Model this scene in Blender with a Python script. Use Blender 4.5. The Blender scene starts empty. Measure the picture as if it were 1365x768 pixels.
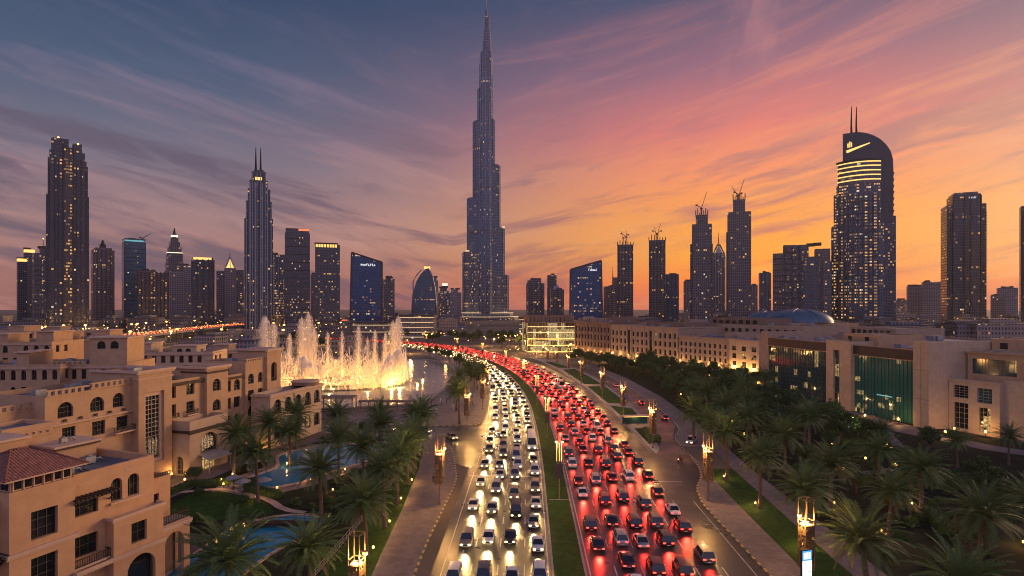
import bpy, bmesh, math, random
from math import sin, cos, pi, radians, atan2, sqrt, floor
from mathutils import Vector, Matrix
random.seed(7)
C = bpy.context.scene.collection
S = bpy.context.scene
D = bpy.data
# ------------------------------------------------------------------ camera
F_, H_, CX, HY = 780.0, 36.0, 682.5, 408.0
cam = D.objects.new('camera', D.cameras.new('camera')); C.objects.link(cam)
cam.location = (0, 0, H_); cam.rotation_euler = (pi/2, 0, 0)
cam.data.sensor_width = 36; cam.data.lens = 36*F_/1365
cam.data.shift_y = 24/1365
cam.data.clip_start = 0.5; cam.data.clip_end = 60000
S.camera = cam
# ------------------------------------------------------------------ colour management
S.view_settings.view_transform = 'Standard'; S.view_settings.look = 'None'
S.view_settings.gamma = 1
S.view_settings.use_curve_mapping = False
S.cycles.use_denoising = True; S.cycles.filter_width = 1.0; S.view_settings.exposure = 0.12
S.cycles.max_bounces = 5; S.cycles.diffuse_bounces = 2; S.cycles.glossy_bounces = 3
S.cycles.transparent_max_bounces = 12; S.cycles.transmission_bounces = 3; S.cycles.volume_bounces = 0
S.cycles.sample_clamp_indirect = 4
S.cycles.caustics_reflective = False; S.cycles.caustics_refractive = False
SUN_AZ, SUN_EL = radians(54), radians(9)

def node(nt, typ, **kw):
    n = nt.nodes.new(typ)
    for k, v in kw.items():
        if k == 'ins':
            for i, val in v.items():
                if hasattr(val, 'is_output') or isinstance(val, bpy.types.NodeSocket): nt.links.new(val, n.inputs[i])
                else: n.inputs[i].default_value = val
        else: setattr(n, k, v)
    return n
def mth(nt, op, a, b=0.0, c=0.0, clamp=False):
    n = nt.nodes.new('ShaderNodeMath'); n.operation = op; n.use_clamp = clamp
    for i, v in enumerate((a, b, c)):
        if isinstance(v, bpy.types.NodeSocket): nt.links.new(v, n.inputs[i])
        else: n.inputs[i].default_value = v
    return n.outputs[0]
def mixc(nt, f, a, b, blend='MIX'):
    n = nt.nodes.new('ShaderNodeMix'); n.data_type = 'RGBA'; n.blend_type = blend; n.clamp_factor = True
    for i, v in ((0, f), (6, a), (7, b)):
        if isinstance(v, bpy.types.NodeSocket): nt.links.new(v, n.inputs[i])
        else: n.inputs[i].default_value = v if i == 0 else tuple(v)[:3] + (1,)
    return n.outputs[2]
def ramp(nt, f, stops, interp='LINEAR'):
    n = nt.nodes.new('ShaderNodeValToRGB'); n.color_ramp.interpolation = interp
    e = n.color_ramp.elements
    while len(e) < len(stops): e.new(0.5)
    for i, (p, c) in enumerate(stops):
        e[i].position = p
        e[i].color = (tuple(c) + (1,))[:4] if hasattr(c, '__len__') else (c, c, c, 1)
    if isinstance(f, bpy.types.NodeSocket): nt.links.new(f, n.inputs[0])
    return n.outputs[0]
def lin(r, g, b):
    f = lambda c: (c/255/12.92) if c <= 10 else ((c/255+0.055)/1.055)**2.4
    return (f(r), f(g), f(b))
def maprange(nt, v, a, b, c=0.0, d=1.0, smooth=True):
    n = nt.nodes.new('ShaderNodeMapRange'); n.interpolation_type = 'SMOOTHSTEP' if smooth else 'LINEAR'
    nt.links.new(v, n.inputs[0])
    for i, x in enumerate((a, b, c, d)): n.inputs[i+1].default_value = x
    return n.outputs[0]
def noise(nt, vec, scale=1.0, detail=4, rough=0.55, dist=0.0):
    n = nt.nodes.new('ShaderNodeTexNoise'); n.inputs['Scale'].default_value = scale
    n.inputs['Detail'].default_value = detail; n.inputs['Roughness'].default_value = rough
    n.inputs['Distortion'].default_value = dist
    if vec is not None: nt.links.new(vec, n.inputs['Vector'])
    return n.outputs[0]
# ------------------------------------------------------------------ world: dusk sky with streaked cirrus
W = D.worlds.new('World'); S.world = W; W.use_nodes = True
nt = W.node_tree; nt.nodes.clear()
tc = node(nt, 'ShaderNodeTexCoord')
sep = node(nt, 'ShaderNodeSeparateXYZ', ins={0: tc.outputs['Generated']})
sx, sy, sz = sep.outputs
az = mth(nt, 'ARCTAN2', sx, sy)                       # 0 = straight ahead of the road, + to the right
el = mth(nt, 'MULTIPLY', mth(nt, 'ARCSINE', sz), 180/pi)
e01 = mth(nt, 'DIVIDE', el, 60.0, clamp=True)
azd = mth(nt, 'MULTIPLY', az, 180/pi)
def e(d): return max(0.0, d/60)
cool = ramp(nt, e01, [(e(0), lin(150, 98, 92)), (e(3), lin(166, 112, 104)), (e(7), lin(160, 124, 126)), (e(12), lin(112, 108, 126)),
                      (e(18), lin(68, 88, 116)), (e(26), lin(34, 64, 98)), (e(40), lin(26, 48, 84)), (1, lin(26, 44, 80))])
warm = ramp(nt, e01, [(e(0), lin(226, 112, 84)), (e(2), lin(255, 122, 36)), (e(4.5), lin(255, 158, 0)), (e(8), lin(255, 156, 26)), (e(12), lin(246, 140, 84)),
                      (e(16), lin(220, 114, 106)), (e(21), lin(146, 94, 116)), (e(27), lin(60, 70, 104)), (e(40), lin(36, 52, 90)), (1, lin(26, 44, 80))])
dazr = mth(nt, 'SUBTRACT', azd, 24.0)
dpos = mth(nt, 'DIVIDE', mth(nt, 'MAXIMUM', dazr, 0.0), 26.0)
dneg = mth(nt, 'DIVIDE', mth(nt, 'MINIMUM', dazr, 0.0), 25.0)
dd = mth(nt, 'ADD', mth(nt, 'POWER', dpos, 2.0), mth(nt, 'MULTIPLY', dneg, dneg))
wf = mth(nt, 'POWER', 2.71828, mth(nt, 'MULTIPLY', dd, -1.0))
# plane-projected cloud coordinates: long streaks that converge low over the road's far end
den = mth(nt, 'ADD', mth(nt, 'MAXIMUM', sz, 0.0), 0.10)
pu = mth(nt, 'DIVIDE', sx, den); pv = mth(nt, 'DIVIDE', sy, den)
def cvec(a, su, sv, off):
    ca, sa = cos(a), sin(a)
    u = mth(nt, 'ADD', mth(nt, 'MULTIPLY', pu, ca*su), mth(nt, 'MULTIPLY', pv, -sa*su))
    v = mth(nt, 'ADD', mth(nt, 'MULTIPLY', pu, sa*sv), mth(nt, 'MULTIPLY', pv, ca*sv))
    return node(nt, 'ShaderNodeCombineXYZ', ins={0: u, 1: v, 2: off}).outputs[0]
n1 = noise(nt, cvec(-0.05, 1.0, 0.20, 3.3), 1.0, 6, 0.62, 0.5)
# long slanting bands, rising to either side of the road's far end
vee = mth(nt, 'SUBTRACT', el, mth(nt, 'MULTIPLY', mth(nt, 'ABSOLUTE', mth(nt, 'ADD', az, 0.10)), 11.0))
def bands(fu, fv, off, dist):
    return noise(nt, node(nt, 'ShaderNodeCombineXYZ', ins={0: mth(nt, 'MULTIPLY', az, fu), 1: mth(nt, 'MULTIPLY', vee, fv), 2: off}).outputs[0], 1.0, 7, 0.60, dist)
n2 = mth(nt, 'ADD', mth(nt, 'MULTIPLY', bands(1.9, 0.20, 4.4, 1.3), 0.62), mth(nt, 'MULTIPLY', bands(6.0, 0.55, 8.8, 1.0), 0.38))
n3 = mth(nt, 'ADD', mth(nt, 'MULTIPLY', bands(1.6, 0.24, 11.7, 1.2), 0.65), mth(nt, 'MULTIPLY', bands(5.0, 0.7, 2.1, 1.0), 0.35))
wf2 = mth(nt, 'MULTIPLY', wf, mth(nt, 'ADD', 0.72, mth(nt, 'MULTIPLY', n1, 0.56)), clamp=True)
base = mixc(nt, wf2, cool, warm)
darkc = mixc(nt, wf, lin(86, 78, 100), mixc(nt, mth(nt, 'DIVIDE', el, 14.0, clamp=True), lin(214, 96, 58), lin(156, 102, 112)))
lightc = mixc(nt, wf, mixc(nt, mth(nt, 'DIVIDE', el, 20.0, clamp=True), lin(214, 152, 134), lin(116, 108, 138)),
              mixc(nt, mth(nt, 'DIVIDE', el, 26.0, clamp=True), lin(255, 182, 50), lin(232, 124, 112)))
fade_hi = maprange(nt, el, 30.0, 16.0)
md = mth(nt, 'MULTIPLY', maprange(nt, n2, 0.46, 0.62), mth(nt, 'MULTIPLY', maprange(nt, el, 20.0, 12.0), 0.85))
ml = mth(nt, 'MULTIPLY', maprange(nt, n3, 0.47, 0.70), mth(nt, 'MULTIPLY', fade_hi, 0.66))
col = mixc(nt, ml, base, lightc)
col = mixc(nt, md, col, darkc)
# high pink wisps in the blue
n4 = noise(nt, cvec(0.25, 2.2, 0.5, 1.2), 1.0, 5, 0.6, 0.6)
mw = mth(nt, 'MULTIPLY', maprange(nt, n4, 0.56, 0.74), mth(nt, 'MULTIPLY', maprange(nt, el, 16.0, 24.0), mth(nt, 'MULTIPLY', maprange(nt, azd, -25.0, 12.0), 0.42)))
col = mixc(nt, mw, col, lin(200, 128, 130))
# anti-twilight arch behind the viewer, its brightness raised to light the facing walls
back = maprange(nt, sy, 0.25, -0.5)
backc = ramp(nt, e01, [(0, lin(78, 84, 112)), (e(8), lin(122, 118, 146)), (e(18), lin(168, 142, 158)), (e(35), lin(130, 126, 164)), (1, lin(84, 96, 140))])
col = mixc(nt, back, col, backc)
below = maprange(nt, el, 0.0, -2.0)
col = mixc(nt, below, col, lin(80, 62, 62))
bg1 = node(nt, 'ShaderNodeBackground', ins={0: col, 1: mth(nt, 'ADD', 1.0, mth(nt, 'MULTIPLY', back, 0.85))})  # added strength on the rear sky, as fill for the walls
sky = nt.nodes.new('ShaderNodeTexSky'); sky.sky_type = 'NISHITA'; sky.sun_disc = False
sky.sun_elevation = SUN_EL; sky.sun_rotation = SUN_AZ; sky.dust_density = 4; sky.altitude = 0
bg2 = node(nt, 'ShaderNodeBackground', ins={0: sky.outputs[0], 1: 0.006})
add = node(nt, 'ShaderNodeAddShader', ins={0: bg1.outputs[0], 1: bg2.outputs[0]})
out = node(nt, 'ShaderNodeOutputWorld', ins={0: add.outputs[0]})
W.cycles.sampling_method = 'AUTOMATIC'
# ------------------------------------------------------------------ the last sun, low and soft through dust
sl = D.lights.new('sun', 'SUN'); sl.energy = 3.0; sl.angle = radians(24); sl.color = (1.0, 0.60, 0.32)
sun = D.objects.new('sun', sl); C.objects.link(sun); sun.location = (200, 200, 300)
sdir = Vector((sin(SUN_AZ)*cos(SUN_EL), cos(SUN_AZ)*cos(SUN_EL), sin(SUN_EL)))
sun.rotation_euler = (-sdir).to_track_quat('-Z', 'Y').to_euler()

# ================================================================== helpers
def at(px, py, Y): return Vector(((px-CX)*Y/F_, Y, H_-(py-HY)*Y/F_))
def gp(px, py, z=0.0):
    Y = (H_-z)*F_/(py-HY); return ((px-CX)*Y/F_, Y)
class MB:
    """collects polygons; build() links them as one mesh object with metre UVs"""
    def __init__(s): s.v = []; s.f = []; s.m = []; s.sm = []; s.uv = {}
    def face(s, pts, m=0, smooth=False, uv=None):
        i = len(s.v); s.v.extend(tuple(p) for p in pts); s.f.append(tuple(range(i, i+len(pts)))); s.m.append(m); s.sm.append(smooth)
        if uv: s.uv[len(s.f)-1] = uv
    def grid(s, rows, m=0, closed=False, smooth=True, cap0=False, cap1=False):
        i = len(s.v); n = len(rows[0])
        for r in rows: s.v.extend(tuple(p) for p in r)
        for a in range(len(rows)-1):
            for b in range(n if closed else n-1):
                c = (b+1) % n
                s.f.append((i+a*n+b, i+a*n+c, i+(a+1)*n+c, i+(a+1)*n+b)); s.m.append(m); s.sm.append(smooth)
        if cap0: s.f.append(tuple(i+k for k in reversed(range(n)))); s.m.append(m); s.sm.append(False)
        if cap1: s.f.append(tuple(i+(len(rows)-1)*n+k for k in range(n))); s.m.append(m); s.sm.append(False)
    def box(s, x0, x1, y0, y1, z0, z1, m=0, bottom=True, top=True):
        if x0 > x1: x0, x1 = x1, x0
        if y0 > y1: y0, y1 = y1, y0
        s.prism([(x0, y0), (x1, y0), (x1, y1), (x0, y1)], z0, z1, m, bottom, top)
    def prism(s, poly, z0, z1, m=0, bottom=True, top=True, scale=1.0, mt=None):
        n = len(poly); i = len(s.v)
        cx = sum(p[0] for p in poly)/n; cy = sum(p[1] for p in poly)/n
        s.v.extend((p[0], p[1], z0) for p in poly)
        s.v.extend((cx+(p[0]-cx)*scale, cy+(p[1]-cy)*scale, z1) for p in poly)
        for k in range(n):
            j = (k+1) % n; s.f.append((i+k, i+j, i+n+j, i+n+k)); s.m.append(m); s.sm.append(False)
        if top: s.f.append(tuple(i+n+k for k in range(n))); s.m.append(m if mt is None else mt); s.sm.append(False)
        if bottom: s.f.append(tuple(i+k for k in reversed(range(n)))); s.m.append(m); s.sm.append(False)
    def tube(s, pts, r, n=6, m=0, smooth=True):
        pts = [Vector(p) for p in pts]; rows = []
        for k, p in enumerate(pts):
            t = (pts[min(k+1, len(pts)-1)]-pts[max(k-1, 0)])
            t = t.normalized() if t.length > 1e-9 else Vector((0, 0, 1))
            a = t.cross(Vector((0, 0, 1)) if abs(t.z) < 0.95 else Vector((1, 0, 0))).normalized(); b = t.cross(a)
            rr = r[k] if hasattr(r, '__len__') else r
            rows.append([p+(a*cos(2*pi*q/n)+b*sin(2*pi*q/n))*rr for q in range(n)])
        s.grid(rows, m, True, smooth, True, True)
    def lathe(s, prof, n=12, c=(0, 0), m=0, smooth=True):
        rows = [[(c[0]+r*cos(2*pi*q/n), c[1]+r*sin(2*pi*q/n), z) for q in range(n)] for r, z in prof]
        s.grid(rows, m, True, smooth, True, True)
    def bar(s, a, b, w, h=None, m=0):
        a, b = Vector(a), Vector(b); h = h or w; t = (b-a).normalized()
        x = t.cross(Vector((0, 0, 1)) if abs(t.z) < 0.95 else Vector((0, 1, 0))).normalized(); y = t.cross(x)
        rows = [[p+x*w/2*i+y*h/2*j for i, j in ((-1, -1), (1, -1), (1, 1), (-1, 1))] for p in (a, b)]
        s.grid(rows, m, True, False, True, True)
    def mesh(s, name, mats):
        me = D.meshes.new(name); me.from_pydata(s.v, [], s.f)
        for q in (mats if isinstance(mats, (list, tuple)) else [mats]): me.materials.append(q)
        me.polygons.foreach_set('material_index', s.m); me.polygons.foreach_set('use_smooth', s.sm)
        me.update()
        if len(s.f) < 60000:
            uvl = me.uv_layers.new(name='UVMap'); data = [0.0]*(2*len(me.loops))
            vs = me.vertices
            for p in me.polygons:
                cu = s.uv.get(p.index)
                n = p.normal
                if abs(n.z) > 0.75: tx, mode = None, 0
                else:
                    l = sqrt(n.x*n.x+n.y*n.y) or 1; tx = (-n.y/l, n.x/l)
                for q, li in enumerate(p.loop_indices):
                    if cu: a, b = cu[q]
                    else:
                        co = vs[me.loops[li].vertex_index].co
                        if tx is None: a, b = co.x, co.y
                        else: a, b = co.x*tx[0]+co.y*tx[1], co.z
                    data[2*li] = a; data[2*li+1] = b
            uvl.data.foreach_set('uv', data)
        return me
    def build(s, name, mats, parent=None):
        me = s.mesh(name, mats); o = D.objects.new(name, me); C.objects.link(o)
        if parent is not None: o.parent = parent
        return o
def tag(o, label=None, cat=None, group=None, kind=None):
    if label: o['label'] = label
    if cat: o['category'] = cat
    if group: o['group'] = group
    if kind: o['kind'] = kind
    return o
def thing(name, label, cat, loc=(0, 0, 0), rz=0.0, group=None):
    o = D.objects.new(name, None); C.objects.link(o); o.location = loc; o.rotation_euler = (0, 0, rz)
    o.empty_display_size = 0.5
    return tag(o, label, cat, group)
KIDS = {}
def copy_tree(o, parent=None):
    c = o.copy(); C.objects.link(c)
    if parent is not None: c.parent = parent
    ks = KIDS.get(o.name)
    if ks is None: ks = KIDS[o.name] = list(o.children)
    for ch in ks: copy_tree(ch, c)
    return c
ONES = ['', 'first', 'second', 'third', 'fourth', 'fifth', 'sixth', 'seventh', 'eighth', 'ninth', 'tenth', 'eleventh', 'twelfth',
        'thirteenth', 'fourteenth', 'fifteenth', 'sixteenth', 'seventeenth', 'eighteenth', 'nineteenth']
TENS = {2: 'twent', 3: 'thirt', 4: 'fort', 5: 'fift', 6: 'sixt', 7: 'sevent', 8: 'eight', 9: 'ninet'}
def ordw(n):
    if n < 20: return ONES[n]
    if n % 10 == 0: return TENS[n//10]+'ieth'
    return TENS[n//10]+'y-'+ONES[n % 10]
# ================================================================== materials
def mat(name, col, rough=0.7, metal=0.0, emit=None, es=0.0, spec=0.5, alpha=None, sample=None):
    m = D.materials.new(name); m.use_nodes = True; b = m.node_tree.nodes['Principled BSDF']
    b.inputs['Base Color'].default_value = tuple(col)+(1,); b.inputs['Roughness'].default_value = rough
    b.inputs['Metallic'].default_value = metal; b.inputs['Specular IOR Level'].default_value = spec
    if emit: b.inputs['Emission Color'].default_value = tuple(emit)+(1,); b.inputs['Emission Strength'].default_value = es
    if sample: m.cycles.emission_sampling = sample
    return m
def surf(name, c1, c2, scale, rough=0.8, bump=0.0, bscale=None, coord='Object', detail=5, spec=0.4, metal=0.0, extra=None, r2=None):
    """two-tone noise-mottled surface with optional bump"""
    m = mat(name, c1, rough, metal, spec=spec); t = m.node_tree; b = t.nodes['Principled BSDF']
    tcn = node(t, 'ShaderNodeTexCoord'); v = tcn.outputs[coord]
    n = noise(t, v, scale, detail, 0.6)
    f = maprange(t, n, 0.32, 0.68)
    c = mixc(t, f, c1, c2)
    if extra: c = extra(t, v, c)
    t.links.new(c, b.inputs['Base Color'])
    if r2 is not None: t.links.new(mth(t, 'ADD', rough, mth(t, 'MULTIPLY', f, r2-rough)), b.inputs['Roughness'])
    if bump:
        bn = node(t, 'ShaderNodeBump', ins={'Strength': bump, 'Height': noise(t, v, bscale or scale*6, 4, 0.6)})
        bn.inputs['Distance'].default_value = 0.05
        t.links.new(bn.outputs[0], b.inputs['Normal'])
    return m
def curtain(name, wall, glass, w, h, fx=0.25, fz=0.3, lit=0.08, colb=0.0, es=1.6, amber=0.75, rough=0.18, seed=0.0, metal=0.0, wallrough=0.6, bands=None):
    """tower skin in metre UVs: mullion/spandrel grid, glazing, some rooms lit"""
    lit, colb = lit*0.5, colb*0.7
    m = mat(name, wall, 0.6); t = m.node_tree; b = t.nodes['Principled BSDF']
    uv = node(t, 'ShaderNodeUVMap').outputs[0]
    sp = node(t, 'ShaderNodeSeparateXYZ', ins={0: uv})
    oi = node(t, 'ShaderNodeObjectInfo')
    u = mth(t, 'DIVIDE', sp.outputs[0], w); v = mth(t, 'DIVIDE', sp.outputs[1], h)
    iu, iv = mth(t, 'FLOOR', u), mth(t, 'FLOOR', v)
    fu, fv = mth(t, 'FRACT', u), mth(t, 'FRACT', v)
    mu = mth(t, 'MULTIPLY', mth(t, 'GREATER_THAN', fu, fx/2), mth(t, 'LESS_THAN', fu, 1-fx/2))
    mv = mth(t, 'MULTIPLY', mth(t, 'GREATER_THAN', fv, fz), mth(t, 'LESS_THAN', fv, 0.98))
    mask = mth(t, 'MULTIPLY', mu, mv)
    seedv = mth(t, 'ADD', mth(t, 'MULTIPLY', oi.outputs['Random'], 57.0), seed)
    cell = node(t, 'ShaderNodeCombineXYZ', ins={0: iu, 1: iv, 2: seedv}).outputs[0]
    wn = node(t, 'ShaderNodeTexWhiteNoise', noise_dimensions='3D', ins={0: cell})
    colc = node(t, 'ShaderNodeCombineXYZ', ins={0: iu, 1: 0.5, 2: seedv}).outputs[0]
    wc = node(t, 'ShaderNodeTexWhiteNoise', noise_dimensions='3D', ins={0: colc})
    blob = noise(t, cell, 0.13, 2, 0.5)
    p = mth(t, 'ADD', mth(t, 'MULTIPLY', maprange(t, blob, 0.40, 0.66), 1.7*lit), 0.25*lit)
    p = mth(t, 'ADD', p, mth(t, 'MULTIPLY', mth(t, 'GREATER_THAN', wc.outputs[0], 0.8), colb))
    rowc = node(t, 'ShaderNodeTexWhiteNoise', noise_dimensions='3D', ins={0: node(t, 'ShaderNodeCombineXYZ', ins={0: 7.5, 1: iv, 2: seedv}).outputs[0]})
    p = mth(t, 'ADD', p, mth(t, 'MULTIPLY', mth(t, 'GREATER_THAN', rowc.outputs[0], 0.955), 0.34))
    on = mth(t, 'MULTIPLY', mth(t, 'LESS_THAN', wn.outputs[0], p), mth(t, 'MULTIPLY', mask, mth(t, 'GREATER_THAN', fv, 0.5)))
    rnd = node(t, 'ShaderNodeSeparateColor', ins={0: wn.outputs[1]})
    ec = mixc(t, mth(t, 'GREATER_THAN', rnd.outputs[1], amber), (1.0, 0.50, 0.13), (1.0, 0.80, 0.52))
    es_ = mth(t, 'MULTIPLY', on, mth(t, 'MULTIPLY', es, mth(t, 'ADD', 0.12, mth(t, 'POWER', rnd.outputs[2], 1.5))))
    glass = tuple(x*f for x, f in zip(glass, (1.6, 1.9, 2.2))); gl = mixc(t, mth(t, 'MULTIPLY', rnd.outputs[0], 0.6), glass, tuple(x*0.5 for x in glass))
    wall = tuple(x*1.25 for x in wall); c = mixc(t, mask, wall, gl)
    if bands:   # every nth storey a mechanical floor without glazing
        fb = mth(t, 'LESS_THAN', mth(t, 'FRACT', mth(t, 'DIVIDE', iv, bands)), 0.9/bands)
        c = mixc(t, fb, c, tuple(x*0.5 for x in wall))
    t.links.new(c, b.inputs['Base Color'])
    t.links.new(mixc(t, mask, (wallrough,)*3, (rough,)*3), b.inputs['Roughness'])
    b.inputs['Specular IOR Level'].default_value = 0.8
    t.links.new(ec, b.inputs['Emission Color']); t.links.new(es_, b.inputs['Emission Strength'])
    m.cycles.emission_sampling = 'NONE'
    return m
M = {}
# ================================================================== ground, roads, lawns, water
def brick_extra(scale, w, h, mortar, amt=0.5, coord='UVMap'):
    def f(t, v, c):
        uv = node(t, 'ShaderNodeUVMap').outputs[0]
        br = t.nodes.new('ShaderNodeTexBrick'); t.links.new(uv, br.inputs[0])
        br.inputs['Scale'].default_value = scale; br.inputs['Brick Width'].default_value = w; br.inputs['Row Height'].default_value = h
        br.inputs['Mortar Size'].default_value = mortar
        br.inputs['Color1'].default_value = (1, 1, 1, 1); br.inputs['Color2'].default_value = (0.72, 0.72, 0.72, 1); br.inputs['Mortar'].default_value = (0.4, 0.4, 0.4, 1)
        return mixc(t, amt, c, br.outputs[0], 'MULTIPLY')
    return f
M['ground'] = surf('desert_ground', (0.16, 0.12, 0.09), (0.09, 0.075, 0.06), 0.02, 0.9)
def asphalt_extra(t, v, c):
    uv = node(t, 'ShaderNodeUVMap').outputs[0]
    mp = node(t, 'ShaderNodeMapping', ins={0: uv}); mp.inputs['Scale'].default_value = (0.02, 1.1, 1)
    w = noise(t, mp.outputs[0], 1.0, 3, 0.6)
    c = mixc(t, mth(t, 'MULTIPLY', maprange(t, w, 0.45, 0.7), 0.55), c, (0.022, 0.021, 0.021))
    mp2 = node(t, 'ShaderNodeMapping', ins={0: uv}); mp2.inputs['Scale'].default_value = (1, 1, 1)
    pn = noise(t, uv, 0.09, 2, 0.5); c = mixc(t, mth(t, 'MULTIPLY', mth(t, 'GREATER_THAN', pn, 0.60), 0.45), c, (0.024, 0.023, 0.023))
    return mixc(t, mth(t, 'MULTIPLY', noise(t, mp2.outputs[0], 7.0, 2, 0.8), 0.25), c, (0.09, 0.085, 0.08))
M['asphalt'] = surf('asphalt', (0.052, 0.049, 0.047), (0.036, 0.034, 0.034), 0.12, 0.26, 0.12, 9.0, spec=0.5, extra=asphalt_extra, r2=0.42)
M['paver'] = surf('pavers', (0.26, 0.20, 0.19), (0.19, 0.145, 0.14), 0.5, 0.75, 0.15, 12.0, extra=brick_extra(1.0, 0.6, 0.3, 0.03, 0.8))
M['plaza'] = surf('plaza_paving', (0.30, 0.23, 0.19), (0.22, 0.17, 0.145), 0.3, 0.7, extra=brick_extra(1.0, 1.2, 0.6, 0.04, 0.7))
M['grass'] = surf('lawn', (0.040, 0.092, 0.016), (0.024, 0.060, 0.011), 0.7, 0.95, 0.9, 18.0, spec=0.1)
M['soil'] = surf('garden_soil', (0.035, 0.040, 0.020), (0.020, 0.022, 0.014), 0.3, 0.95, 0.5, 4.0, spec=0.1)
M['line'] = surf('road_paint', (0.62, 0.60, 0.54), (0.40, 0.38, 0.35), 2.0, 0.55)
M['kerbside'] = None
def kerb_mat():
    m = mat('striped_kerb', (0.5, 0.4, 0.1), 0.6); t = m.node_tree; b = t.nodes['Principled BSDF']
    sp = node(t, 'ShaderNodeSeparateXYZ', ins={0: node(t, 'ShaderNodeUVMap').outputs[0]})
    f = mth(t, 'GREATER_THAN', mth(t, 'FRACT', mth(t, 'DIVIDE', sp.outputs[0], 2.0)), 0.5)
    n = noise(t, node(t, 'ShaderNodeTexCoord').outputs['Object'], 1.5, 4)
    c = mixc(t, f, (0.035, 0.032, 0.03), (0.62, 0.42, 0.10))
    t.links.new(mixc(t, mth(t, 'MULTIPLY', n, 0.5), c, (0.2, 0.17, 0.13)), b.inputs['Base Color'])
    return m
M['kerb'] = kerb_mat()
M['concrete'] = surf('concrete_kerb', (0.36, 0.32, 0.29), (0.26, 0.235, 0.21), 0.8, 0.8)
def water_mat(name, col, rough, scale, bump, spec=0.5):
    m = mat(name, col, rough, spec=spec); t = m.node_tree; b = t.nodes['Principled BSDF']
    tcn = node(t, 'ShaderNodeTexCoord')
    mp = node(t, 'ShaderNodeMapping', ins={0: tcn.outputs['Object']}); mp.inputs['Scale'].default_value = (1, 0.55, 1)
    h = noise(t, mp.outputs[0], scale, 3, 0.55, 0.4)
    bn = node(t, 'ShaderNodeBump', ins={'Strength': bump, 'Height': h}); bn.inputs['Distance'].default_value = 0.3
    t.links.new(bn.outputs[0], b.inputs['Normal']); b.inputs['IOR'].default_value = 1.33
    return m
M['lake'] = water_mat('lake_water', (0.045, 0.11, 0.17), 0.16, 0.5, 0.45, 0.9)
M['pool'] = water_mat('pool_water', (0.03, 0.23, 0.34), 0.06, 1.2, 0.2)

def struct(name, mb, m, uvdone=False):
    o = mb.build(name, m); o['kind'] = 'structure'; return o
def poly_sheet(name, poly, z, m, kind='structure'):
    mb = MB(); mb.face([(x, y, z) for x, y in poly]); o = mb.build(name, m)
    if kind: o['kind'] = kind
    return o
def slab(name, poly, z0, z1, m, mt=None):
    a = sum(poly[i][0]*poly[(i+1) % len(poly)][1]-poly[(i+1) % len(poly)][0]*poly[i][1] for i in range(len(poly)))
    if a < 0: poly = poly[::-1]
    mb = MB(); mb.prism(poly, z0, z1, 0, False, True)
    return struct(name, mb, m)
def spline(pts, step=3.0):
    P = [Vector((p[0], p[1])) for p in pts]; P = [2*P[0]-P[1]]+P+[2*P[-1]-P[-2]]
    out = []
    for i in range(1, len(P)-2):
        n = max(2, int((P[i+1]-P[i]).length/step))
        for k in range(n):
            t = k/n; a, b, c, d = P[i-1], P[i], P[i+1], P[i+2]
            out.append(0.5*((2*b)+(c-a)*t+(2*a-5*b+4*c-d)*t*t+(3*b-a-3*c+d)*t**3))
    out.append(P[-2]); return out
class Path:
    def __init__(s, pts, step=3.0):
        s.p = spline(pts, step); s.s = [0.0]
        for a, b in zip(s.p, s.p[1:]): s.s.append(s.s[-1]+(b-a).length)
        s.L = s.s[-1]
        s.n = []
        for i in range(len(s.p)):
            t = (s.p[min(i+1, len(s.p)-1)]-s.p[max(i-1, 0)]).normalized(); s.n.append(Vector((t.y, -t.x)))   # to the right
    def at(s, d, off=0.0):
        d = max(0.0, min(s.L-1e-4, d)); lo, hi = 0, len(s.s)-1
        while hi-lo > 1:
            mdl = (lo+hi)//2
            if s.s[mdl] <= d: lo = mdl
            else: hi = mdl
        t = (d-s.s[lo])/(s.s[lo+1]-s.s[lo]); p = s.p[lo].lerp(s.p[lo+1], t); n = s.n[lo].lerp(s.n[lo+1], t).normalized()
        return p+n*off, Vector((-n.y, n.x))
    def sY(s, Y):
        return min(range(len(s.p)), key=lambda i: abs(s.p[i].y-Y)) and s.s[min(range(len(s.p)), key=lambda i: abs(s.p[i].y-Y))]
    def ribbon(s, mb, o0, o1, z0, z1=None, s0=0, s1=None, m=0, step=3.0, z2=None):
        s1 = s.L if s1 is None else s1; n = max(1, int((s1-s0)/step)); z1 = z0 if z1 is None else z1
        f0 = o0 if callable(o0) else (lambda d: o0); f1 = o1 if callable(o1) else (lambda d: o1)
        for k in range(n):
            a, b = s0+(s1-s0)*k/n, s0+(s1-s0)*(k+1)/n
            pa, _ = s.at(a, f0(a)); pb, _ = s.at(a, f1(a)); qa, _ = s.at(b, f0(b)); qb, _ = s.at(b, f1(b))
            mb.face([(pa.x, pa.y, z0), (pb.x, pb.y, z1), (qb.x, qb.y, z1), (qa.x, qa.y, z0)], m,
                    uv=[(a, f0(a)), (a, f1(a) if z0 == z1 else f1(a)+abs(z1-z0)), (b, f1(b) if z0 == z1 else f1(b)+abs(z1-z0)), (b, f0(b))])
mb = MB(); mb.face([(-4800, -400, 0), (4800, -400, 0), (4800, 5600, 0), (-4800, 5600, 0)]); struct('ground', mb, M['ground'])
MED = Path([(6.6, 30), (7.2, 60), (7.7, 80), (8.4, 106), (9.2, 140), (9.3, 185), (8.0, 228), (3.6, 280), (-5.0, 335), (-18.5, 390), (-38, 445), (-66, 500), (-108, 556), (-170, 612), (-260, 660)])
RO_IN, RO_OUT, LO_IN, LO_OUT = 2.4, 26.4, -2.3, -18.6
mb = MB(); MED.ribbon(mb, RO_IN, RO_OUT, 0.02); struct('road', mb, M['asphalt'])
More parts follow.
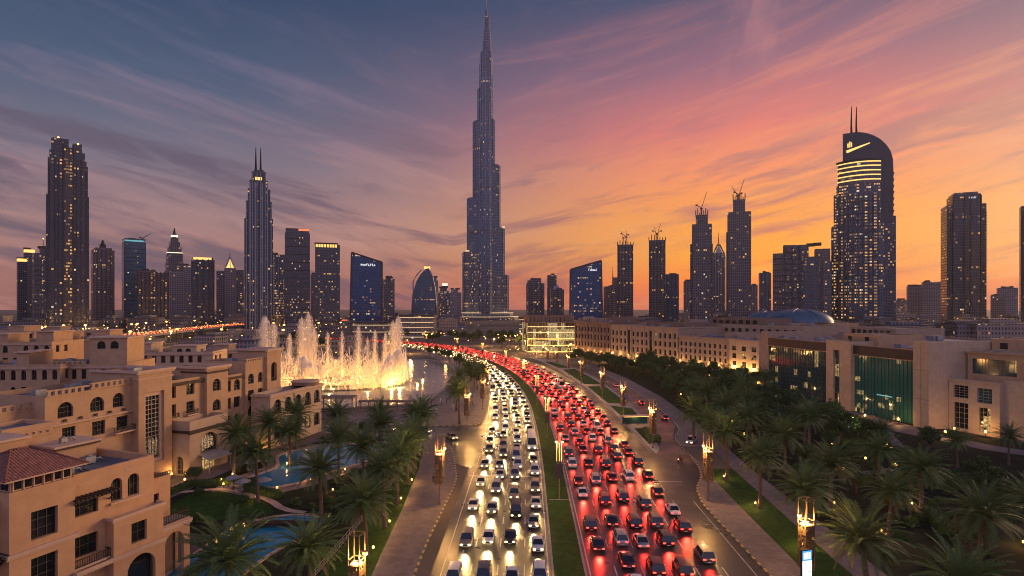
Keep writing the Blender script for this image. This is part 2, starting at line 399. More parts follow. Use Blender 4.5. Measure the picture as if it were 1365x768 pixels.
mb = MB(); MED.ribbon(mb, LO_OUT, LO_IN, 0.02); struct('road', mb, M['asphalt'])
# median: kerbed lawn
mb = MB(); MED.ribbon(mb, LO_IN+0.3, RO_IN-0.3, 0.17)
struct('median_lawn', mb, M['grass'])
def kerb(path, o, side, s0, s1, name='kerb', m='kerb', zt=0.15):
    """a 0.3 m kerb whose road face is at offset o; side=+1 kerb body lies to larger offsets"""
    mb = MB(); lo, hi = (o, o+0.3) if side > 0 else (o-0.3, o)
    path.ribbon(mb, lo, hi, zt, None, s0, s1)
    if side > 0: path.ribbon(mb, lo, lo+0.001, 0.0, zt, s0, s1)
    else: path.ribbon(mb, hi-0.001, hi, zt, 0.0, s0, s1)
    return struct(name, mb, M[m])
kerb(MED, LO_IN, 1, 0, MED.L, zt=0.18, m='concrete'); kerb(MED, RO_IN, -1, 0, MED.L, zt=0.18, m='concrete')
s_of = lambda Y: MED.sY(Y)
# lane markings: dashed lanes, solid edge lines, stop line
mb = MB()
LL = [-6.0, -9.65, -13.3]; RL = [6.4, 10.1, 13.8, 17.5, 21.2]
for o in LL+RL:
    d = 2.0
    while d < MED.L-5:
        MED.ribbon(mb, o-0.09, o+0.09, 0.026, None, d, d+3.2, step=1.7); d += 9.2
for o, a, b in ((-2.75, 0, MED.L), (2.85, 0, MED.L), (25.0, 0, s_of(108)), (25.0, s_of(146), MED.L), (-17.2, 0, s_of(126)), (-17.2, s_of(176), MED.L)):
    MED.ribbon(mb, o-0.08, o+0.08, 0.026, None, a, b)
d = s_of(126)
while d < s_of(176):
    MED.ribbon(mb, -17.08, -16.92, 0.026, None, d, d+0.6); d += 1.6
MED.ribbon(mb, -18.0, -4.0, 0.027, None, s_of(122.5), s_of(122.5)+0.4)
MED.ribbon(mb, 20.0, 26.0, 0.027, None, s_of(121), s_of(121)+0.35)
def arrow(d, off, back):
    for a, b_, w0, w1 in ((0, 3.2, .12, .12), (3.2, 4.8, .42, .02)):
        if back: MED.ribbon(mb, lambda q: off-(w0+(w1-w0)*((D0-q)-a)/(b_-a)), lambda q: off+(w0+(w1-w0)*((D0-q)-a)/(b_-a)), .026, None, d-b_, d-a, step=1.7)
        else: MED.ribbon(mb, lambda q: off-(w0+(w1-w0)*((q-D0)-a)/(b_-a)), lambda q: off+(w0+(w1-w0)*((q-D0)-a)/(b_-a)), .026, None, d+a, d+b_, step=1.7)
for o_ in (-15.0, -11.5):
    D0 = s_of(86); arrow(D0, o_, True)
struct('lane_markings', mb, M['line'])
mb = MB()
for k in range(26):     # cast covers and gullies
    q_, _t = MED.at(s_of(74)+k*9.7, random.Random(k).choice((-16.6, -9.6, -6.1, 3.2, 10.2, 17.6, 25.6))); mb.face([(q_.x+.34*cos(a*pi/6), q_.y+.34*sin(a*pi/6), .027) for a in range(12)])
struct('road_covers', mb, mat('cast_iron_cover', (.02, .02, .02), .6, .3))
# ---- left side: junction mouth, sidewalks, palm lawn
J = [(-9.6, 130), (-13, 134), (-15.2, 146), (-18.2, 154.5), (-25, 160), (-44, 164), (-70, 170), (-70, 180), (-44, 174.5), (-25, 172.6), (-11, 174), (-8.5, 178)]
poly_sheet('side_street', J, 0.024, M['asphalt'])
LW = Path([(-13.0, 40), (-12.9, 82), (-12.2, 101), (-11.4, 120), (-12.6, 131), (-14.8, 146), (-18, 154.5), (-25, 160.2), (-44, 164.2)], 1.5)
mbk = MB(); LW.ribbon(mbk, -0.3, 0, 0.15); LW.ribbon(mbk, -0.001, 0, 0.15, 0.0); struct('kerb', mbk, M['kerb'])
lk = [tuple(LW.at(LW.s[i], -0.3)[0]) for i in range(0, len(LW.p), 2)]
slab('sidewalk', [(-19.0, 40), (-18.7, 78), (-19.4, 105), (-20.6, 130), (-22.4, 149), (-30, 157), (-44, 160)]+lk[::-1], 0, 0.14, M['paver'])
slab('lawn', [(-26.6, 40), (-25.6, 78), (-23.6, 120), (-25.5, 146), (-30, 156.5), (-22.5, 148.8), (-20.7, 130), (-19.5, 105), (-18.8, 78), (-19.1, 40)], 0, 0.12, M['grass'])
# beyond the side street: promenade along the lake
UP = [(-9.3, 180), (-8.6, 196), (-8.9, 232), (-11.5, 271), (-17.8, 305), (-24, 345), (-38, 395), (-58, 440), (-66, 436), (-50, 395), (-36, 352), (-29.2, 306), (-28, 262), (-30, 236),
      (-35, 216), (-64, 206), (-64, 190), (-46, 178), (-25, 175), (-12, 176)]
slab('promenade', UP, 0, 0.13, M['plaza'])
LK = Path([(-26, 174.6), (-12.5, 176.3), (-9.6, 179), (-8.7, 196), (-8.9, 232), (-11.5, 271), (-17.8, 305), (-24, 345), (-38, 395), (-58, 440), (-90, 490), (-140, 540)], 2)
mbk = MB(); LK.ribbon(mbk, -0.3, 0.05, 0.16); LK.ribbon(mbk, 0.05, 0.051, 0.16, 0.0); struct('kerb', mbk, M['kerb'])
# lake with a stone edge
LAKE = [(-36, 212), (-31, 235), (-28.6, 262), (-29.6, 305), (-37, 350), (-52, 385), (-78, 398), (-120, 402), (-170, 392), (-205, 330), (-180, 250), (-130, 212), (-90, 205), (-60, 204)]
LKP = [tuple(p) for p in spline(LAKE+[LAKE[0]], 4)][:-1]
poly_sheet('lake', LKP, 0.03, M['lake'])
LE = Path(LAKE+[LAKE[0]], 4)
mb = MB(); LE.ribbon(mb, -0.5, 0.5, 0.45); LE.ribbon(mb, -0.5, -0.499, 0.0, 0.45); LE.ribbon(mb, 0.499, 0.5, 0.45, 0.0)
struct('lake_edge', mb, M['concrete'])
# ---- right side
RK = Path([(34.2, 40), (34.4, 100), (35.2, 110), (36.5, 116), (39.2, 122), (41.5, 130), (42.6, 142), (43.4, 158)], 1.5)
mbk = MB(); RK.ribbon(mbk, 0, 0.3, 0.15); RK.ribbon(mbk, 0, 0.001, 0.0, 0.15); struct('kerb', mbk, M['kerb'])
rk = [tuple(RK.at(RK.s[i], 0.3)[0]) for i in range(0, len(RK.p), 2)]
slab('sidewalk', rk[:-4]+[(43.4, 132), (42.2, 124), (41.6, 118), (40.6, 100), (39.6, 80), (38.6, 40)], 0, 0.14, M['paver'])
slab('lawn', [(38.7, 40), (39.7, 80), (40.7, 100), (41.7, 118), (43.2, 129), (48.6, 129), (46.4, 95), (45.4, 80), (44.2, 40)], 0, 0.12, M['grass'])
slab('footpath', [(44.3, 40), (45.5, 80), (46.5, 95), (48.7, 129), (50.5, 150), (54.5, 150), (52.6, 128), (51.0, 95), (50.0, 80), (48.6, 40)], 0, 0.13, M['paver'])
# junction throat and service road running back beside the main road
poly_sheet('side_street', [(31.5, 108), (34.2, 104), (35.5, 110), (37, 116), (39.7, 122), (42, 130), (43.2, 145), (44, 160), (49.6, 178), (51.6, 230), (50, 290), (45, 345), (30, 395),
                           (22, 393), (36.5, 345), (42.5, 290), (44.0, 230), (42.5, 185), (38.8, 163), (37.0, 149), (34.6, 143), (31.5, 146)], 0.024, M['asphalt'])
IS = [(35.0, 142.2), (36.8, 146), (39.0, 158), (42.0, 180), (43.2, 205), (43.6, 230), (42.2, 290), (36.8, 340), (27, 385), (22, 395), (12, 410), (19, 378), (26, 330), (29.8, 286), (32.4, 257), (34.3, 213), (34.6, 185), (34.6, 150)]
slab('verge', IS, 0, 0.14, M['concrete'])
def inset(poly, d):
    cx = sum(p[0] for p in poly)/len(poly); cy = sum(p[1] for p in poly)/len(poly); out = []
    n = len(poly)
    a = sum(poly[i][0]*poly[(i+1) % n][1]-poly[(i+1) % n][0]*poly[i][1] for i in range(n)); sg = 1 if a > 0 else -1
    for i in range(n):
        p0, p1, p2 = Vector(poly[i-1]), Vector(poly[i]), Vector(poly[(i+1) % n])
        t = ((p1-p0).normalized()+(p2-p1).normalized()).normalized(); out.append(tuple(p1+Vector((-t.y, t.x))*d*sg))
    return out
G1 = inset([(35.6, 150), (38.2, 160), (40.0, 172), (35.4, 172)], 0.6)
poly_sheet('planting_bed', G1, 0.15, M['soil'])
for a in ([(35.4, 178), (41.0, 178), (42.6, 205), (35.0, 212)], [(35.0, 216), (42.7, 214), (42.8, 232), (42.0, 262), (33.2, 262)], [(32.8, 268), (41.6, 268), (39.8, 300), (36.0, 335), (28, 330)], [(26.5, 338), (34.8, 340), (26, 376), (20.5, 378)]):
    poly_sheet('lawn', inset(a, 0.7), 0.15, M['grass'])
SR = Path([(43.4, 150), (44.4, 160), (49.8, 178), (51.8, 230), (50.2, 290), (45.2, 345), (30, 395)], 2)
mbk = MB(); SR.ribbon(mbk, 0, 0.3, 0.15); SR.ribbon(mbk, 0, 0.001, 0.0, 0.15); struct('kerb', mbk, M['concrete'])
SRr = [tuple(SR.at(SR.s[i], 0.3)[0]) for i in range(0, len(SR.p), 4)]
slab('promenade', [(54.6, 150), (57, 180), (59, 230), (57, 292), (50, 352), (36, 400), (30, 396)]+SRr[::-1][1:]+[(50.6, 150)], 0, 0.13, M['plaza'])
# garden ground right of the path
slab('garden_bed', [(48.8, 40), (50.1, 80), (51.1, 95), (52.7, 128), (54.7, 150), (57.1, 180), (59.1, 230), (57.1, 292), (50.1, 352), (70, 380), (100, 330), (112, 200), (150, 120), (150, 40)], 0, 0.11, M['soil'])
# ================================================================== skyline towers
LIT = 0.85
M['sk_dark'] = curtain('dark_tower_skin', (0.050, 0.050, 0.060), (0.020, 0.026, 0.042), 2.11, 3.9, 0.30, 0.34, 0.10, 0.0, LIT)
M['sk_night'] = curtain('night_tower_skin', (0.030, 0.034, 0.046), (0.012, 0.018, 0.032), 2.60, 4.0, 0.22, 0.30, 0.15, 0.0, LIT)
M['sk_blue'] = curtain('blue_glass_skin', (0.020, 0.055, 0.12), (0.010, 0.070, 0.20), 2.79, 4.2, 0.16, 0.16, 0.05, 0.0, LIT, 0.5, 0.15)
M['sk_teal'] = curtain('teal_glass_skin', (0.03, 0.06, 0.085), (0.015, 0.05, 0.085), 2.48, 3.8, 0.2, 0.3, 0.06, 0.0, LIT)
M['sk_brown'] = curtain('brown_res_skin', (0.115, 0.075, 0.066), (0.022, 0.020, 0.028), 2.85, 3.8, 0.42, 0.34, 0.09, 0.0, LIT)
M['sk_warmcol'] = curtain('brown_lit_column_skin', (0.11, 0.076, 0.062), (0.026, 0.022, 0.026), 3.10, 3.8, 0.40, 0.30, 0.06, 0.55, LIT*0.9, 0.95)
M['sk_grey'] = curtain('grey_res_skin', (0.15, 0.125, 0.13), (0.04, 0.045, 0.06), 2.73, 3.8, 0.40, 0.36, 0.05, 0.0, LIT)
M['sk_resid'] = curtain('residential_skin', (0.085, 0.075, 0.080), (0.018, 0.022, 0.034), 3.10, 3.7, 0.34, 0.36, 0.14, 0.25, LIT)
M['sk_gold'] = curtain('gold_lit_skin', (0.050, 0.060, 0.085), (0.016, 0.030, 0.060), 2.23, 4.2, 0.30, 0.30, 0.62, 1.0, LIT*1.15, 0.85)
M['sk_frame'] = curtain('bare_frame_skin', (0.10, 0.075, 0.075), (0.020, 0.018, 0.022), 2.73, 4.0, 0.28, 0.26, 0.07, 0.12, LIT, 0.9)
M['sk_burj'] = curtain('silver_tower_skin', (0.075, 0.105, 0.155), (0.008, 0.030, 0.075), 2.98, 7.4, 0.34, 0.20, 0.085, 0.10, LIT*0.8, 0.55, 0.12, bands=15)
M['sk_burjlow'] = curtain('silver_tower_low_skin', (0.085, 0.092, 0.115), (0.016, 0.024, 0.042), 3.47, 7.4, 0.40, 0.26, 0.22, 0.22, LIT*0.9, 0.7, 0.12)
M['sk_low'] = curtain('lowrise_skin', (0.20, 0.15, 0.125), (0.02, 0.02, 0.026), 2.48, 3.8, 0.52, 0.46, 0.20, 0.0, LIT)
M['sk_lowd'] = curtain('dark_lowrise_skin', (0.10, 0.085, 0.085), (0.02, 0.02, 0.026), 2.73, 3.8, 0.5, 0.5, 0.30, 0.0, LIT*1.3)
M['conc_dk'] = surf('dark_concrete', (0.075, 0.065, 0.065), (0.05, 0.045, 0.048), 0.05, 0.8)
M['steel_dk'] = mat('dark_steel', (0.03, 0.03, 0.036), 0.45, 0.6)
M['alu'] = mat('aluminium_fin', (0.20, 0.22, 0.27), 0.35, 0.7)
M['alu_blue'] = mat('blue_steel_fin', (0.11, 0.15, 0.22), 0.22, 0.8)
M['glow_amber'] = mat('amber_lamp', (0.9, 0.5, 0.1), 0.5, emit=(1.0, 0.55, 0.13), es=3.0, sample='NONE')
M['glow_white'] = mat('white_light', (0.9, 0.9, 0.85), 0.5, emit=(1.0, 0.84, 0.56), es=1.2, sample='NONE')
M['glow_cyan'] = mat('cyan_light', (0.3, 0.8, 0.8), 0.5, emit=(0.2, 0.85, 0.85), es=0.3, sample='NONE')
M['glow_dim'] = mat('dim_warm_light', (0.9, 0.7, 0.4), 0.5, emit=(1.0, 0.70, 0.36), es=0.7, sample='NONE')
M['glow_gold'] = mat('gold_light', (0.9, 0.6, 0.2), 0.5, emit=(1.0, 0.60, 0.15), es=1.25, sample='NONE')
M['glow_red'] = mat('red_sign', (0.8, 0.1, 0.05), 0.5, emit=(1.0, 0.16, 0.05), es=1.6, sample='NONE')
M['sail'] = surf('sail_cladding', (0.045, 0.058, 0.085), (0.036, 0.048, 0.074), 0.03, 0.4)
M['dome'] = surf('blue_dome_cladding', (0.07, 0.13, 0.18), (0.05, 0.10, 0.15), 0.3, 0.4)

def comb(mb, x0, x1, y, out, z0, z1, dz, th=0.6, axis='x'):
    """storey slabs as one extruded comb profile"""
    pr = []; z = z0
    while z < z1-2: pr += [(y, z), (y-out-.1 if axis == 'x' or True else 0, z), (y-out-.1, z+th), (y, z+th)]; z += dz
    rows = [[(x, a, b) if axis == 'x' else (-a, x, b) if axis == 'r' else (a, x, b) for a, b in pr] for x in (x0, x1)]
    mb.grid(rows, 0, False, False)
    for k in range(0, len(pr)-3, 4):
        for r in rows: i = len(mb.v)-2*len(pr); break
        mb.f.append((i+k, i+k+1, i+k+2, i+k+3)); mb.m.append(0); mb.sm.append(False)
        mb.f.append((i+len(pr)+k, i+len(pr)+k+1, i+len(pr)+k+2, i+len(pr)+k+3)); mb.m.append(0); mb.sm.append(False)
class T:
    """a tower addressed by the photo's columns and rows at its own depth; it faces the viewer turned by th"""
    def __init__(s, name, label, px0, px1, Y, th=0.0, k=0.8, group=None, cat='tower'):
        pc = (px0+px1)/2; X = (pc-CX)*Y/F_; ph = atan2(X, Y)
        s.Y, s.pc, s.k = Y, pc, Y/F_*cos(ph); s.W = (px1-px0)*s.k
        s.w = s.W/(cos(th)+k*abs(sin(th))); s.d = s.w*k
        s.cc = s.w/s.W
        s.root = thing(name, label, cat, (X, Y, 0), -ph+th, group)
    def z(s, py): return H_-(py-HY)*s.Y/F_
    def x(s, px): return (px-s.pc)*s.k*s.cc
    def part(s, name, mb, m): return mb.build(name, m, s.root)
    def shaft(s, py, m, f0=-0.5, f1=0.5, kd=1.0, z0=0.0, notch=0.0, yo=0.0, name='shaft', parapet=2.0):
        x0, x1 = f0*s.w, f1*s.w; d = s.d*kd/2; zt = s.z(py); n = notch*min(x1-x0, 2*d)
        y0, y1 = -d+yo, d+yo
        poly = [(x0, y0), (x1, y0), (x1, y1), (x0, y1)] if not n else [(x0+n, y0), (x1-n, y0), (x1-n, y0+n), (x1, y0+n), (x1, y1-n), (x1-n, y1-n), (x1-n, y1), (x0+n, y1), (x0+n, y1-n), (x0, y1-n), (x0, y0+n), (x0+n, y0+n)]
        mb = MB(); mb.prism(poly, z0, zt, 0, False, True, mt=1)
        return s.part(name, mb, [m, M['conc_dk']])
    def fins(s, py, xs, r=0.9, m=None, z0=0, out=0.5, kd=1.0, side=False):
        mb = MB(); zt = s.z(py)
        for f in xs: mb.box(f*s.w-r/2, f*s.w+r/2, -s.d*kd/2-out, -s.d*kd/2, z0, zt)
        if side:
            for f in (-0.35, -0.1, 0.15, 0.4):
                for sg in (-1, 1): mb.box(sg*s.w/2, sg*(s.w/2+out), f*s.d-r/2, f*s.d+r/2, z0, zt)
        return s.part('vertical_fins', mb, m or M['alu'])
    def slabs(s, py, f0, f1, dz=8.0, out=1.0, kd=1.0, z0=6, m=None):
        mb = MB(); comb(mb, f0*s.w, f1*s.w, -s.d*kd/2+0.1, out, z0, s.z(py), dz)
        return s.part('balcony_slabs', mb, m or M['conc_dk'])
    def band(s, py0, py1, m, f0=-0.5, f1=0.5, kd=1.0, out=0.15, name='light_band'):
        mb = MB(); d = s.d*kd/2
        mb.box(f0*s.w-out, f1*s.w+out, -d-out, d+out, s.z(py1), s.z(py0)); return s.part(name, mb, m)
    def plant(s, py, n=3, seed=1, h=4.0, f=0.8):
        r = random.Random(seed); mb = MB(); z = s.z(py)
        for i in range(n):
            cx = r.uniform(-0.5, 0.5)*s.w*f*0.7; cy = r.uniform(-0.5, 0.5)*s.d*f*0.7; a, b = r.uniform(2, 6), r.uniform(2, 5)
            mb.box(cx-a, cx+a, cy-b, cy+b, z-0.1, z+r.uniform(0.4, 1)*h)
        mb2 = None
        # parapet rim
        w, d = s.w*f/2, s.d*f/2
        return s.part('roof_plant', mb, M['conc_dk'])
    def spire(s, px, py0, py1, r=1.0, name='spire', y=0.0, m=None):
        mb = MB(); mb.lathe([(r, s.z(py0)-0.5), (r*0.8, (s.z(py0)+s.z(py1))/2), (r*0.25, s.z(py1))], 8, (s.x(px), y)); return s.part(name, mb, m or M['steel_dk'])
    def beacon(s, px, py, r=1.2, y=None, m=None):
        mb = MB(); z = s.z(py); y = -s.d/2+1 if y is None else y
        mb.lathe([(r*0.4, z-r), (r, z), (r*0.3, z+r)], 6, (s.x(px), y)); return s.part('beacon', mb, m or M['glow_amber'])
def crane(label, px, py0, py1, jx, jy, Y, ylen=0.25):
    """luffing crane standing on a tower top: mast, cab, raised jib and counter-jib"""
    b = at(px, py0, Y); r = thing('tower_crane', label, 'crane', b, 0, 'cranes on the unfinished towers')
    q = Y/F_; h = (py0-py1)*q
    mb = MB()
    for sx_ in (-.8, .8):
        for sy_ in (-.8, .8): mb.bar((sx_, sy_, -1), (sx_, sy_, h), 0.35)
    k = 0.0
    while k < h-1.6: mb.bar((-.8, -.8, k), (.8, -.8, k+1.6), 0.2); mb.bar((.8, .8, k), (-.8, .8, k+1.6), 0.2); k += 1.6
    mb.build('mast', M['steel_dk'], r)
    mb = MB(); mb.box(-1.6, 1.6, -1.4, 1.4, h, h+1.6); mb.build('slewing_cab', M['steel_dk'], r)
    jv = Vector(((jx-px)*q, 2.0, (py1-jy)*q+1.6)); o = Vector((0, 0, h+1.4))
    mb = MB()
    for a in (-.5, .5): mb.bar(o+Vector((0, a, 0)), o+jv+Vector((0, a*.3, 0)), 0.4)
    mb.bar(o+Vector((0, 0, 1.0)), o+jv, 0.3)
    for i in range(8):
        p = o+jv*(i/8); mb.bar(p+Vector((0, -.5, 0)), o+jv*((i+1)/8)+Vector((0, .3, .4)), 0.2)
    mb.build('jib', M['steel_dk'], r)
    sgn = -1 if jx > px else 1; cj = Vector((sgn*h*0.45+sgn*3, 0, h*0.35+2))
    mb = MB(); mb.bar(o, o+cj, 0.7); mb.box(o.x+cj.x-1.2, o.x+cj.x+1.2, -1, 1, o.z+cj.z-2.0, o.z+cj.z); mb.bar(o+cj, o+jv*0.8, 0.14)
    mb.build('counter_jib', M['steel_dk'], r)

# ---------------------------------------------------------------- left cluster
t = T('apartment_tower', 'tallest dark stepped tower on the far left with an amber lit centre strip', 62, 119, 700, 0.0, 0.75)
t.shaft(262, M['sk_night'], -0.5, 0.5, 0.62); t.shaft(222, M['sk_night'], -0.46, 0.47, 0.8); t.shaft(205, M['sk_dark'], -0.42, 0.40, 0.9)
M['sk_strip'] = curtain('amber_strip_skin', (0.06, 0.045, 0.04), (0.04, 0.025, 0.02), 1.86, 3.8, 0.2, 0.35, 0.55, 0.5, LIT, 0.97)
t.shaft(200, M['sk_strip'], -0.10, 0.12, 1.06, name='central_bay'); t.shaft(190, M['sk_night'], -0.38, -0.10, 0.96); t.shaft(194, M['sk_night'], 0.12, 0.33, 0.96)
t.shaft(188, M['sk_night'], -0.34, 0.02, 0.6, name='crown')
t.fins(216, (-0.44, -0.30, -0.22, 0.20, 0.30, 0.42), 1.4, M['conc_dk'], out=2.6, kd=0.8); t.fins(196, (-0.10, 0.12), 1.6, M['conc_dk'], out=0.8, kd=1.06)
t.slabs(224, -0.30, -0.22, 4.0, 1.6, 0.8); t.slabs(224, 0.20, 0.30, 4.0, 1.6, 0.8)
t.beacon(78, 187, 1.2, -8); t.beacon(104, 194, 1.2); t.spire(80, 188, 184, 0.4, 'mast')
r_ = random.Random(4)
for i in range(16):
    mb = MB()
    f = r_.choice((-0.40, -0.33, -0.26, -0.16, 0.16, 0.24, 0.34, 0.38)); z = t.z(r_.uniform(408, 438)); mb.box(f*t.w-.9, f*t.w+.9, -t.d*0.4-0.25, -t.d*0.4, z, z+1.8); t.part('lit_window', mb, M['glow_gold'])
for (a, b, py, py2, w, lab) in ((22, 36, 345, 349, 'sk_night', 'leftmost narrow dark tower with a glowing flat top'), (31, 47, 333, 337, 'sk_dark', 'slim dark tower with a yellow crown behind the leftmost one')):
    t = T('apartment_tower', lab, a, b, 1000 if a < 30 else 1040, 0.15, 0.8, 'narrow towers on the far left')
    t.shaft(py+4, M[w], notch=0.12); t.band(py, py2, M['glow_gold'], -0.46, 0.46, 0.9, name='lit_crown'); t.plant(py, 2, a)
t = T('apartment_tower', 'wide grey tower with stepped roof partly behind the tallest left tower', 43, 66, 960, 0.1, 0.9)
t.shaft(338, M['sk_resid'], -0.5, 0.1); t.shaft(331, M['sk_dark'], -0.1, 0.5, 0.9); t.slabs(340, -0.5, 0.0, 8, 1.4); t.plant(331, 3, 5); t.beacon(58, 318, 1.0, 0); t.spire(58, 331, 317, 0.5, 'mast')
t = T('apartment_tower', 'brown square tower with a small pointed roof lantern', 121, 153, 1000, 0.12, 0.8)
t.shaft(334, M['sk_brown'], notch=0.08); t.shaft(331, M['sk_brown'], -0.38, 0.38, 0.8, t.z(334)); t.shaft(326, M['conc_dk'], -0.14, 0.14, 0.2, t.z(331), name='lantern'); t.spire(137, 327, 320, 3.0); t.fins(334, (-0.3, -0.1, 0.1, 0.3), 1.2, M['conc_dk'], out=1.2)
t = T('office_tower', 'blue glass tower with a cyan lit crown and a crane on its roof', 162, 195, 1100, 0.16, 0.8)
t.shaft(323, M['sk_teal'], notch=0.06); t.band(320, 328, M['glow_cyan'], -0.40, 0.40, 0.9, 0.2, 'lit_crown'); t.shaft(319, M['sk_teal'], -0.47, 0.47, 0.94, t.z(321), name='crown'); t.slabs(326, -0.46, 0.46, 8, 0.5, m=M['steel_dk']); t.plant(319, 3, 8)
crane('small crane on the blue glass tower with the cyan crown', 190, 321, 319, 201, 313, 1100)
t = T('apartment_tower', 'low wide brown block with bright amber vertical window columns', 183, 225, 900, 0.0, 0.6)
t.shaft(364, M['sk_warmcol']); t.shaft(361, M['sk_brown'], -0.5, 0.1, 0.9, t.z(364)); t.fins(363, [-0.48+i*0.12 for i in range(9)], 1.6, M['conc_dk'], out=1.4); t.plant(362, 4, 9)
t = T('office_tower', 'stepped tower with a lit pointed crown and a spire', 218, 246, 1050, 0.1, 0.9)
t.shaft(362, M['sk_grey']); 
for i, (f, py) in enumerate(((0.44, 350), (0.40, 338), (0.34, 330), (0.27, 323), (0.19, 317), (0.10, 312))): t.shaft(py, M['sk_resid'], -f+0.02, f+0.02, 2*f, 0 if i == 0 else t.z((362, 350, 338, 330, 323, 317)[i])-1, name='crown_step')
t.spire(232.5, 313, 304, 2.2); t.band(314, 316, M['glow_white'], -0.14, 0.18, 0.35, 0.3, 'lit_crown'); t.band(337, 338.5, M['glow_white'], -0.36, 0.40, 0.74, 0.3)
t = T('apartment_tower', 'pale flat tower between the spired tower and the dark one', 238, 256, 1150, 0.1, 0.8); t.shaft(354, M['sk_grey']); t.plant(354, 2, 10)
t = T('apartment_tower', 'dark tower with an orange glow along its roof edge', 255, 286, 920, 0.0, 0.75)
t.shaft(347, M['sk_night'], -0.5, 0.5, notch=0.1); t.shaft(344, M['sk_night'], -0.44, 0.44, 0.9, t.z(347)); t.band(344, 347, M['glow_gold'], -0.40, 0.36, 0.905, 0.15, 'lit_crown'); t.fins(346, (-0.25, 0.0, 0.25), 1.5, M['conc_dk'], out=1); t.slabs(348, 0.27, 0.48, 4, 1.2)
t = T('office_tower', 'grey twin tower with a glowing golden pyramid roof', 288, 325, 1050, 0.05, 0.7)
t.shaft(362, M['sk_resid'], -0.5, -0.20); t.shaft(360, M['sk_resid'], 0.20, 0.5); t.shaft(358, M['sk_grey'], -0.20, 0.20, 1.1)
mb = MB(); zz = t.z(358); s_ = 0.16*t.w; mb.prism([(-s_, -s_), (s_, -s_), (s_, s_), (-s_, s_)], zz, t.z(345), scale=0.12); t.part('pyramid_roof', mb, M['glow_gold'])
mb = MB()
for k in range(8): mb.bar((s_*1.25*cos(k*pi/4), s_*1.25*sin(k*pi/4), zz), (0, 0, t.z(341)), 1.2)
t.part('dome_ribs', mb, M['alu']); t.spire(306.5, 343, 336, 0.8)
# twin-mast tower
t = T('hotel_tower', 'tall dark stepped tower with twin roof masts left of the fountain', 326, 364, 745, 0.0, 0.8)
for f0, f1, py, kd in ((-0.5, 0.5, 292, 0.60), (-0.45, 0.46, 270, 0.74), (-0.38, 0.40, 254, 0.86), (-0.32, 0.32, 243, 0.94), (-0.25, 0.25, 232, 1.0), (-0.17, 0.17, 228, 0.5)): t.shaft(py, M['sk_night'], f0, f1, kd)
t.fins(246, (-0.30, -0.12, 0.12, 0.30), 1.6, M['alu'], out=1.2, kd=0.94); t.fins(233, (-0.22, -0.06, 0.06, 0.22), 0.9, M['alu'], out=1.0, kd=1.0); t.fins(272, (-0.43, -0.36, 0.36, 0.43), 1.2, M['alu'], out=1.2, kd=0.74)
t.band(239, 243, M['glow_gold'], -0.12, 0.10, 1.005, 0.2, 'lit_crown'); t.slabs(250, -0.06, 0.06, 4.0, 0.9, 1.0)
t.spire(341, 230, 197, 1.3, 'mast'); t.spire(347.5, 230, 197, 1.3, 'mast')
t = T('apartment_tower', 'pale lit tower half hidden behind the twin-mast tower', 360, 383, 1000, 0.0, 0.7); t.shaft(340, M['sk_gold'], notch=0.05); t.fins(340, (-0.3, 0, 0.3), 1.4, M['alu'], out=0.8); t.plant(340, 2, 31)
t = T('apartment_tower', 'dark flat-topped tower with a red lit strip on its roof', 380, 413, 900, 0.0, 0.8)
t.shaft(312, M['sk_dark']); t.shaft(306, M['sk_dark'], -0.47, 0.47, 0.94, t.z(312), name='crown'); t.band(306.5, 309, M['glow_red'], 0.05, 0.46, 0.945, 0.2, 'lit_sign'); t.slabs(314, -0.5, 0.5, 12, 0.5, m=M['steel_dk'])
t = T('apartment_tower', 'thin slab behind the dark tower with the amber crown', 414, 426, 1000, 0, 0.8); t.shaft(366, M['sk_grey']); t.plant(366, 2, 33)
t = T('apartment_tower', 'dark tower with an amber lit colonnade crown', 419, 453, 900, 0.0, 0.8)
t.shaft(331, M['sk_dark'], -0.46, 0.5); t.shaft(325, M['conc_dk'], -0.48, 0.42, 1.0, t.z(327), name='crown'); t.band(326.5, 331, M['glow_gold'], -0.44, 0.38, 0.9, 0.1, 'lit_crown'); t.shaft(327, M['sk_dark'], 0.3, 0.5, 0.7)
mb = MB()
for i in range(9): f = -0.45+i*0.107; mb.box(f*t.w-.6, f*t.w+.6, -t.d/2-.1, -t.d/2+.9, t.z(331), t.z(326.9))
t.part('crown_columns', mb, M['conc_dk'])
def sign(tw, px0, px1, py, hpx, y, seed, n, m, name='lit_sign'):
    r = random.Random(seed); mb = MB(); x = tw.x(px0); xe = tw.x(px1); st = (xe-x)/n
    for i in range(n):
        if r.random() < 0.14: continue
        h = hpx*tw.Y/F_*r.uniform(0.55, 1.0); z = tw.z(py)
        mb.box(x+i*st, x+i*st+st*0.30, y-0.5, y, z, z+h); mb.box(x+i*st, x+i*st+st*0.75, y-0.5, y, z+h*r.choice((0, 0.45, 0.8)), z+h*r.choice((0, 0.45, 0.8))+st*0.3)
    return tw.part(name, mb, m)
M['sign_white'] = mat('white_sign_letters', (0.9, 0.9, 0.9), 0.5, emit=(0.9, 0.92, 1.0), es=0.6, sample='NONE')
M['steel_edge'] = mat('dark_edge_cladding', (0.045, 0.035, 0.045), 0.4, 0.3)
